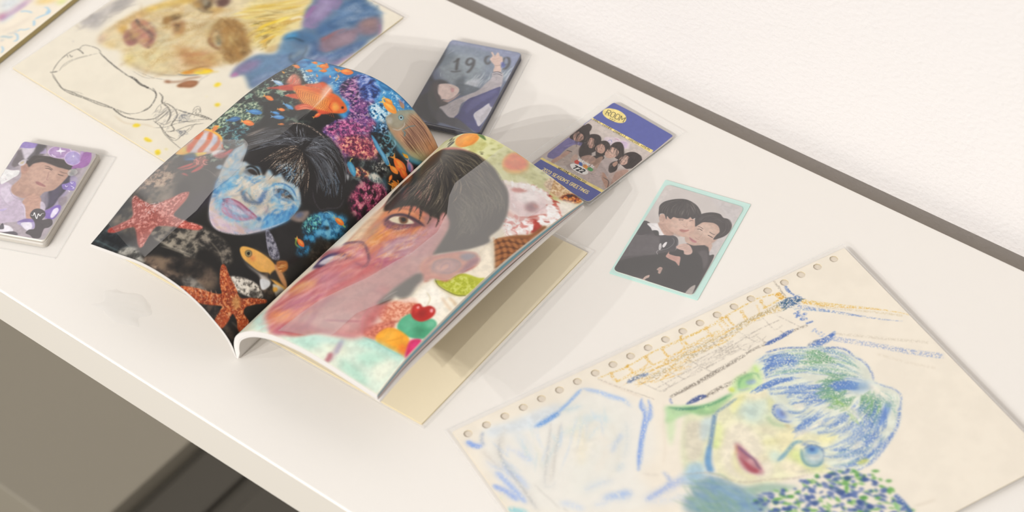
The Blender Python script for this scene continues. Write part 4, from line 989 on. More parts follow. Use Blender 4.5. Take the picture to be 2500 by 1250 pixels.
p 88b8cc 6.98 .8 0 1 .08|409,782 436,766 456,776 434,796
p 38506c 4.34 .8 0 1 .08|421,817 440,815 446,820 437,825
p c4b8a4 11.74 .8 0 1 .08|473,731 511,735 552,754 556,784 533,797 501,775
p 8cb8cc 13.45 .7 0 1 .08|473,717 502,659 551,648 585,665 596,709 555,757 505,741
p 5ca4d0 9.92 .95 0 1 .08|545,811 561,751 597,736 604,770 576,831 546,838
p 3c84c0 8.26 .9 0 1 .08|561,841 593,797 606,746 610,762 591,821 568,861
p 4c8cc4 11.58 .7 0 1 .08|527,817 550,777 569,811 552,831
p c8b4b8 8.66 .95 0 1 .08|328,890 331,874 380,922 429,937 474,924 481,957 446,982 399,974 367,945
p b09cb8 8.47 .8 0 1 .08|377,937 408,940 462,949 512,928 515,945 466,978 419,984
p c8bcae 10.21 .8 0 1 .08|377,918 425,927 489,903 508,911 449,947 409,947
p c0a078 8.3 .7 0 1 .08|471,947 512,915 532,887 524,916 491,949
p b8b4c8 6.57 .8 0 1 .08|527,919 568,861 585,827 580,861 538,925
p d0b8b0 7.33 .7 0 1 .08|334,859 341,840 360,868 357,884
s 3f7cb4 12.99 5.57 .7 .1 1|279,807 310,846 339,883 371,915
s 7cb4d4 11.88 5.94 .6 .1 1|285,775 278,735 287,693
s d8d4cc 12.5 6.25 .6 .1 1|232,707 223,666 223,627
k 1|257,768 228,709 207,643 217,607 226,571 354,597 525,620 588,661 609,722 607,773 577,858 525,942 459,984 413,983 372,954 330,902 289,830
d 3c88bc/6cb0d4/a8c8d4/d8ccb8/c8b8a0/9ab0c0/e0dccf 330 74.36 14.16 -97 35 .38 2.66 .1 1|257,768 228,709 207,643 217,607 226,571 354,597 525,620 588,661 609,722 607,773 577,858 525,942 459,984 413,983 372,954 330,902 289,830
d c8bcb0/d8ccbc/b8a890 80 70.31 17.58 -77 40 .5 3.52 .1 1|308,703 398,698 456,647 478,684 493,754 544,771 527,803 439,847 373,818 373,760
d 4c94c8/2f74b4/78b4d8 70 66.32 13.26 -105 30 .55 2.49 .1 1|545,811 573,737 602,702 611,776 571,851
d c8b0bc/b8a0b8/d8c8c8/c8a890 70 61.02 13.56 -6 30 .5 2.54 .1 1|338,911 395,937 468,943 545,900 523,940 459,984 399,974
k
s d8c8c8 4.98 1.99 .7 .1 1|376,951 419,984 466,984 526,944 563,881 587,829 607,773
p 9c6078 5.17 .95 0 1 .08|386,895 375,871 388,854 426,845 465,844 520,848 506,870 483,896 441,913 408,914
p c08aa0 5.17 .85 0 1 .08|392,898 386,877 410,891 470,894 493,882 458,912 415,915
p a8bccc 5.12 .95 0 1 .08|391,873 413,862 453,862 482,863 501,865 482,883 447,894 414,889
p c4ced8 5.17 .9 0 1 .08|410,878 423,867 460,870 479,872 450,885 417,886
p 88aac8 3.39 .8 0 1 .08|437,889 471,883 493,869 476,888
s 8c4460 6.05 2.07 .85 0 1|366,871 387,852 424,843 472,845 523,845
s d0a0b4 6.86 2.57 .7 0 1|394,860 433,852 482,856 510,856
s b87890 5.96 2.55 .8 0 1|394,905 425,914 464,907 492,887 508,860
s 50405c 5.29 2.65 .7 0 1|362,867 386,877 414,882
s 3c6c9c 14.94 3.32 .9 0 1|528,853 532,835
p 6ca8d0 6.86 .7 0 1 .08|401,919 425,927 464,920 458,932 418,932
p 5c646c 5.59 .8 0 1 .08|334,715 331,695 347,680 375,682 391,696 381,711 354,720
p 2a2624 3.73 .9 0 1 .08|341,700 353,687 379,690 386,699 369,705
p 8a7468 3.78 .8 0 1 .08|346,692 353,687 363,695 356,700
s 8cb0c4 7.38 3.69 .7 0 1|339,727 367,728 399,718 401,695
s 38587c 7.32 3.66 .7 .1 1|347,732 384,734 405,713
s 14181c 7.5 2.81 .9 0 1|323,693 337,676 369,676 396,692
p 5c6c80 5.07 .8 0 1 .08|487,714 494,690 526,673 558,679 565,689 544,706 512,716
p 2c2422 3.38 .9 0 1 .08|499,701 517,682 543,682 561,685 540,698 515,704
p 6c544c 3.37 .8 0 1 .08|511,693 523,683 534,689 525,699
s 8cbcd4 8.52 3.41 .8 0 1|470,727 471,690 496,666 530,658 561,665
s 3468a0 5.96 2.04 .8 .1 1|466,717 470,688 492,662 533,655 570,669
s a8c8d8 6.71 5.03 .6 0 1|499,734 539,726 581,706
s 3c5c84 6.75 3.38 .7 0 1|495,723 526,719 559,703
p b88c98 6.68 .6 0 1 .08|507,789 526,790 539,804 527,803
p 8c7c74 5.03 .9 0 1 .08|610,749 611,711 634,669 647,674 651,711 637,737
p 4c6494 6.71 .8 0 1 .08|615,728 617,704 629,690 633,713
p b8a494 5.03 .8 0 1 .08|633,734 648,708 644,678 651,711
p 1a1819 5.24 1 0 1 .08|188,551 227,473 286,429 319,399 376,381 437,385 467,372 525,379 579,397 639,438 684,482 711,541 690,589 673,626 636,637 612,646 597,664 560,638 532,627 488,644 455,633 443,658 405,647 411,687 367,663 341,674 301,669 281,674 258,617
h 2c2a2c/3a383a/141214/4c4c52/201e20/0e0d0e/5c6470/8a8c94 180 4.66 .8 7.76 .1 .4 0|188,551 241,488 307,439 406,470|238,597 284,534 342,478 417,476|267,620 320,559 371,511 427,481|319,399 367,439 405,463 431,479|376,381 404,427 434,476
h 2c2a2c/3a383a/141214/4c4c52/201e20/0e0d0e/5c5c60/787a80 170 4.47 .75 8.6 .1 .4 0|448,485 469,422 510,402 573,418|451,483 489,446 550,447 625,485|455,487 500,472 574,520 654,608|458,484 504,497 575,562 626,614|448,478 445,422 477,377 560,390|510,402 585,411 649,455 704,528
h 6c5c50/8c7868/a08a78/b8a490/2c2420/463a34 130 3.2 .8 7.12 .3 .5 0|427,481 379,519 342,583 326,631|438,487 423,543 416,601 431,684|448,492 464,551 480,609 482,650|459,498 503,556 540,617 570,669|465,499 515,543 561,593 603,643|421,487 357,521 330,583
h 8c98a4/b8b0a0/6c9cbc/d0c8b8/4c7ca4 80 5.53 .6 8.63 .2 .5 0|457,543 453,591 449,639 451,680|470,531 486,588 498,635 505,670|486,529 520,581 544,627 555,659
h 0c0a0a/1c1614/2c221e 110 4.58 .8 10.56 0 .45 0|428,489 384,538 358,602 346,640|435,490 431,566 428,628 425,689|448,492 465,565 487,616 479,653|462,495 517,585 539,648 564,662|475,497 538,561 584,624 603,657
h 5c8cb0/7ca8c4/8c9cb0 30 5.34 .6 7.11 .3 .5 0|414,625 415,587 417,563|455,633 449,587 437,546|513,633 499,590 484,561
h 3c4c60/566878/6c7484/2c3440 60 5.12 .6 8.53 .2 .4 0|511,504 583,537 647,602|576,488 629,509 677,563|587,460 647,487 689,534
s c0a898 7.52 1.88 .8 .35 0|304,415 327,394 364,382 410,381 454,385 466,385
s a89080 6.09 1.74 .6 .45 0|467,372 499,369 541,376 579,397
s 9c8878 4.66 1.49 .7 .4 1|438,494 404,508 370,549 358,602 350,645
s a08c7c 5.15 1.72 .5 .4 1|573,404 604,423
s 8a8a90 4.41 1.41 .6 .2 1|444,474 456,434 492,395 525,386
s 8c8c94 4.02 2.01 .6 .2 1|255,542 299,496 345,461
s 8a8e98 3.83 1.91 .5 .2 1|321,528 355,492 410,488
s 4c4450 5.1 2.04 .6 .2 1|585,592 623,618 663,624 681,594 708,552 697,508
p c8ccd0 2.58 .8 0 1 .08|633,432 645,430 655,447 645,445
p c0b4ac 3.36 .5 0 1 .08|498,707 523,722 536,730 522,724
p c0ac98 6.35 .5 0 1 .08|188,551 203,514 227,473 228,487 209,534
p 98a8b8 10.31 .6 0 1 .08|263,668 239,604 241,587 263,623 285,679
p b8aca0 12.11 .5 0 1 .08|244,797 241,755 263,758 270,791
p c4a090 3.17 1 0 1 .08|2,767 -5,675 -6,600 30,590 82,596 133,627 160,662 145,693 91,737 42,754
p d8d4dc 8.45 .9 0 1 .08|6,652 28,607 93,607 134,635 135,683 80,727 44,730
p b0bcd8 8.48 .7 0 1 .08|67,620 98,612 129,637 129,670 99,653
p d8622c 4.24 .92 0 1 .08|32,744 16,696 -1,639 0,613 16,622 32,671 47,720 52,745
p d8622c 4.23 .92 0 1 .08|74,714 62,656 32,605 48,601 79,639 95,695 98,718
p d8622c 4.24 .92 0 1 .08|117,684 106,633 83,604 97,605 127,638 139,680
p c84820 8.47 .7 0 1 .08|16,728 11,691 37,709 40,739
s f0b030 10.74 2.15 .95 0 1|-14,613 5,598 40,593 88,601 125,623
p e8b444 4.18 .95 0 1 .08|2,767 -8,725 21,733 54,740 80,727 106,713 93,740 27,766
p f0d060 2.5 .95 0 1 .08|74,757 80,727 117,704 110,731
p d4d060 6.28 .7 0 1 .08|12,738 4,710 28,730 27,746
s e85c30 4.21 2.1 .8 0 1|134,635 161,653 182,658
p e8e4e8 4.17 .8 0 1 .08|139,700 139,680 160,662 181,657 172,687 158,706
p e88430 2.16 .95 0 1 .08|40,593 22,569 34,554 48,568 48,588
s 90b040 6.46 1.72 .9 0 1|41,567 51,558 53,549
s e8a83c 6.46 1.72 .9 0 1|31,564 23,560 43,556
p b85c5c 6.27 .85 0 1 .08|154,708 167,682 191,654 199,642 211,667 201,704 167,709
p d84c50 4.23 .8 0 1 .08|189,678 190,646 201,637 202,664
p 1c486c 6.22 .9 0 1 .08|43,762 71,731 111,758 73,785
p 3c88bc 4.15 .8 0 1 .08|68,780 84,756 102,755 96,769
p 141820 8.2 .8 0 1 .08|60,792 116,763 105,791 80,819
p cc4c48 3.07 .9 0 1 .08|74,833 90,803 111,777 117,789 94,819
p cc4c48 3.07 .9 0 1 .08|88,833 113,806 129,775 139,786 121,813
p cc4c48 3.05 .9 0 1 .08|144,824 146,793 155,769 167,775 163,803
p cc4c48 3.01 .9 0 1 .08|114,846 125,837 150,843
p a85c54 8.27 .8 0 1 .08|108,767 108,728 145,732 166,760 136,783
d e89080/c86458/f0b0a0 30 20.67 4.13 -2 40 .7 1.24 0 1|108,767 108,728 145,732 166,760 136,783
p 88b4d4 4.13 .9 0 1 .08|215,751 218,734 236,733 243,753 227,757
p 6c94bc 4.2 .7 0 1 .08|197,667 229,666 228,679
p b4584c 2.87 1 0 1 .08|27,1043 19,1018 52,1022 88,1025 128,1021 156,991 178,956 195,922 221,910 240,942 245,985 249,1027 279,1032 335,1027 393,1015 385,1038 330,1061 254,1084 221,1102 227,1146 240,1203 207,1193 136,1137 105,1147 68,1182 33,1190 25,1176 54,1142 83,1100 51,1067
f 8c3830/b8584a/d8857a/f0b4a8 d .8 2.86 .2 1 0 1|27,1043 19,1018 88,1025 128,1021 200,927 221,910 249,1027 393,1015 330,1061 221,1102 240,1203 136,1137 33,1190 83,1100
d f4d4d0/f8e0dc/e8a8a0 60 13.24 3.78 24 60 .75 .95 0 1|16,1024 56,1026 106,1024 156,997 168,1023 138,1069 72,1049
p 8c2c28 3.83 .7 0 1 .08|33,1190 28,1175 51,1165 61,1181
d d88070/e0988a 60 11.49 3.83 25 60 .6 1.15 0 1|75,1059 196,1012 266,1044 218,1131 183,1166
p b04c24 1.95 1 0 1 .08|499,1261 559,1220 615,1190 637,1167 610,1150 576,1115 559,1088 567,1079 610,1097 662,1111 701,1121 732,1085 777,1041 787,1048 759,1090 741,1129 755,1150 794,1151 815,1182 795,1205 754,1189 725,1186 730,1216 735,1247 726,1266 697,1262 681,1217 672,1200 629,1238 586,1265 537,1267
f 5c1c0c/a03c18/c86430/e09c68 d .85 1.63 .15 1 0 1|499,1261 559,1220 615,1190 637,1167 610,1150 576,1115 559,1088 567,1079 610,1097 662,1111 701,1121 732,1085 777,1041 787,1048 759,1090 741,1129 755,1150 794,1151 815,1182 795,1205 754,1189 725,1186 730,1216 735,1247 726,1266 697,1262 681,1217 672,1200 629,1238 586,1265 537,1267
d e8b48a/d89060/f0c8a0 170 9.75 2.93 10 50 .7 .65 0 1|499,1261 559,1220 615,1190 637,1167 610,1150 576,1115 559,1088 567,1079 610,1097 662,1111 701,1121 732,1085 777,1041 787,1048 759,1090 741,1129 755,1150 794,1151 815,1182 795,1205 754,1189 725,1186 730,1216 735,1247 726,1266 697,1262 681,1217 672,1200 629,1238 586,1265 537,1267
d 7c2810/5c1c0c 110 13.01 3.25 20 50 .6 .81 0 1|499,1261 559,1220 615,1190 637,1167 610,1150 576,1115 559,1088 567,1079 610,1097 662,1111 701,1121 732,1085 777,1041 787,1048 759,1090 741,1129 755,1150 794,1151 815,1182 795,1205 754,1189 725,1186 730,1216 735,1247 726,1266 697,1262 681,1217 672,1200 629,1238 586,1265 537,1267
s d8a080 3.87 1.29 .7 .2 1|526,1237 552,1253 566,1275
s d8a080 3.86 1.29 .7 .2 1|544,1226 571,1242 583,1263
s d8a080 3.86 1.29 .7 .2 1|561,1214 589,1230 600,1250
s d8a080 3.87 1.29 .7 .2 1|579,1201 607,1217 618,1237
s d8a080 3.89 1.3 .7 .2 1|596,1188 625,1205 635,1223
s d8a080 3.89 1.3 .7 .2 1|611,1177 641,1193 650,1211
p c89c5c 8.19 .7 0 1 .08|680,1145 693,1121 719,1137 724,1159 702,1165
s e0905c 3.24 1.3 .7 .2 1|567,1088 610,1114 667,1133
p e0a850 1.98 1 0 1 .08|564,991 566,971 604,947 659,929 702,924 756,934 806,939 816,956 775,967 730,975 707,965 678,992 626,1006 592,1007
p d8d0c8 4.93 .9 0 1 .08|584,1007 631,1010 682,996 725,981 743,987 742,1022 726,1027 691,1004 635,1014
p e8b060 9.83 .8 0 1 .08|600,961 646,935 689,930 703,961 656,980
p 14161c 3.38 .9 0 1 .08|716,973 720,930 775,930 800,936 785,946 747,963 730,975
p c89060 3.38 .95 0 1 .08|700,926 715,917 785,926 806,939 770,945 722,937
p d8dce0 2.49 .95 0 1 .08|702,1009 730,985 746,994 742,1023 729,1029
p d8d4c8 2.66 .95 0 1 .08|750,979 785,955 810,953 806,987 801,997 766,988
p e8a83c 2.62 .9 0 1 .08|762,989 771,973 785,978 776,995
p c87830 2.51 .85 0 1 .08|697,910 721,876 746,889 744,915 724,925
h e0a860/8c4c20/f0c888 14 2.68 .8 3.35 0 .9 0|702,914 727,873|729,929 746,898
p 50483c 1.63 1 0 1 .08|585,982 589,968 602,963 613,974 609,988 596,991
p a8a068 1.63 1 0 1 .08|589,981 591,971 601,967 610,976 606,986 597,988
p 080808 .98 1 0 1 .08|592,979 597,970 604,975 604,983 598,984
p d87848 6.53 .7 0 1 .08|611,986 621,965 634,977 628,989
p 0e0d0d 12.15 .9 0 1 .08|834,1262 800,1208 815,1173 816,945 1134,1056 926,1276
p 0e0d0d 8.58 .8 0 1 .08|695,1264 744,1255 822,1257 849,1264 762,1270
p b04c24 3.49 .9 0 1 .08|774,1165 797,1152 813,1176 798,1203 770,1197
d e8b48a/7c2810 26 10.48 3.14 0 50 .7 .7 0 1|774,1165 797,1152 813,1176 798,1203 770,1197
p b04c24 3.25 .9 0 1 .08|697,1262 699,1215 729,1207 737,1249 727,1267
d e8b48a/7c2810 26 9.75 2.93 10 50 .7 .65 0 1|697,1262 699,1215 729,1207 737,1249 727,1267
p 1c1612 9.12 .9 0 1 .08|758,778 745,701 786,664 814,604 804,568 823,624 830,719 818,773 778,823
f 14100e/3a3028/5c4e44 c .8 5.51 0 1 0 1|762,774 756,710 794,661 810,617 833,660 830,734 801,778
p e8742c 1.41 1 0 1 .08|777,578 765,572 748,576 730,589 731,598 751,599 767,591
p f4b04c 1.76 .8 0 1 .08|766,580 748,580 733,592 749,589
p f4b04c 1.04 .9 0 0 .08|733,593 715,588 722,596 717,607
p e0682c 1.35 1 0 1 .08|728,779 719,770 705,769 688,777 688,785 704,791 718,788
p f4ac50 1.69 .8 0 1 .08|719,778 705,773 690,780 704,782
p f4ac50 1.01 .9 0 0 .08|690,781 676,773 681,782 675,790
s 98c060 5.47 1.46 .9 0 1|772,582 790,575
s 88b850 6.7 2.01 .8 0 1|683,780 687,791
p 60b0d8 5.21 .6 0 1 .08|703,613 708,594 731,584 730,606
p 7cc0e0 6.91 .5 0 1 .08|716,699 723,675 741,675 738,703
h 3a3c42/50545c/6a7078/2a2c32/7c8088 200 6.03 .5 8.86 .1 .5 1.06|212,563 251,499 312,444 409,474|256,595 302,540 355,492 420,480|441,470 445,408 480,381 576,400|448,478 482,431 543,425 627,453|455,483 506,465 579,485 680,546|458,487 514,501 583,537 663,603
h 8c9098/a4a8b0 26 2.87 .6 7.16 .1 .4 0|260,547 303,501 388,476|447,471 465,418 516,396|458,477 521,449 599,459
h 8c7868/b09c88/6c5848/c8b8a4 70 2.85 .7 7.11 .3 .4 0|428,489 380,534 354,597 350,645|440,493 431,552 424,610 424,675|452,497 471,559 490,613 505,663|460,496 506,552 547,617 573,665
s 2c3c54 5.19 3.46 .6 .1 1|406,791 427,788 454,799 482,793 485,770
s 283c5c 5.01 3.34 .4 .1 1|527,817 526,790 507,769
s e4dcd0 7.04 4.4 .5 .1 1|401,753 436,766 450,782
s e8e4dc 8.35 5.01 .4 .1 1|519,769 558,747 584,709
s 5c6c84 5.34 3.56 .5 .1 1|377,842 401,817 403,794
p 5c6c84 5.17 .45 0 1 .08|388,878 396,862 426,858 469,861 499,863 484,884 449,896 417,896
p c8d4dc 3.44 .8 0 1 .08|404,878 428,867 456,866 476,869 454,883 423,886
s 8898ac 2.78 .87 .7 0 1|418,875 432,884
s 8898ac 2.76 .86 .7 0 1|433,869 449,879
s 8898ac 2.71 .85 .6 0 1|452,868 466,876
d 9cb8cc/a898b0/c0a8b8/88a0c0 60 41.33 8.61 4 30 .4 1.72 .1 1|385,898 375,871 388,854 426,845 465,844 520,848 506,870 483,896 441,913 408,914
p 2c4468 5.23 .6 0 1 .08|396,799 401,788 424,801 449,807 478,794 490,796 468,815 442,824 418,817
p 2a5a98 5.13 .6 0 1 .08|469,778 461,743 465,721 481,752 489,787 481,794
p d8ccb8 7.07 .5 0 1 .08|407,747 420,723 441,747 436,780 419,780
p 241e1c 2.25 .85 0 1 .08|345,702 353,687 378,690 390,698 369,705
p 241e1c 2.04 .8 0 1 .08|502,702 519,685 545,684 563,686 539,701 515,706
s 141414 7.54 2.26 .8 0 1|328,699 339,678 370,677 398,693
s 1c1c20 6.75 2.03 .7 0 1|485,712 497,693 518,678 549,679 572,685
s b8ccd4 7.24 3.62 .6 .1 1|359,738 391,735 412,714
s c8ccc8 8.42 5.05 .5 .1 1|512,742 547,735 578,710
d e4dcd0/d0c4b0/5ca4cc/3c78b0 90 44.4 10.25 -92 40 .4 2.05 .12 1|341,783 417,681 484,678 570,669 602,715 556,784 515,829 473,731 403,794
"""  # includes a painted glint: pale wedge and streak along the film edge
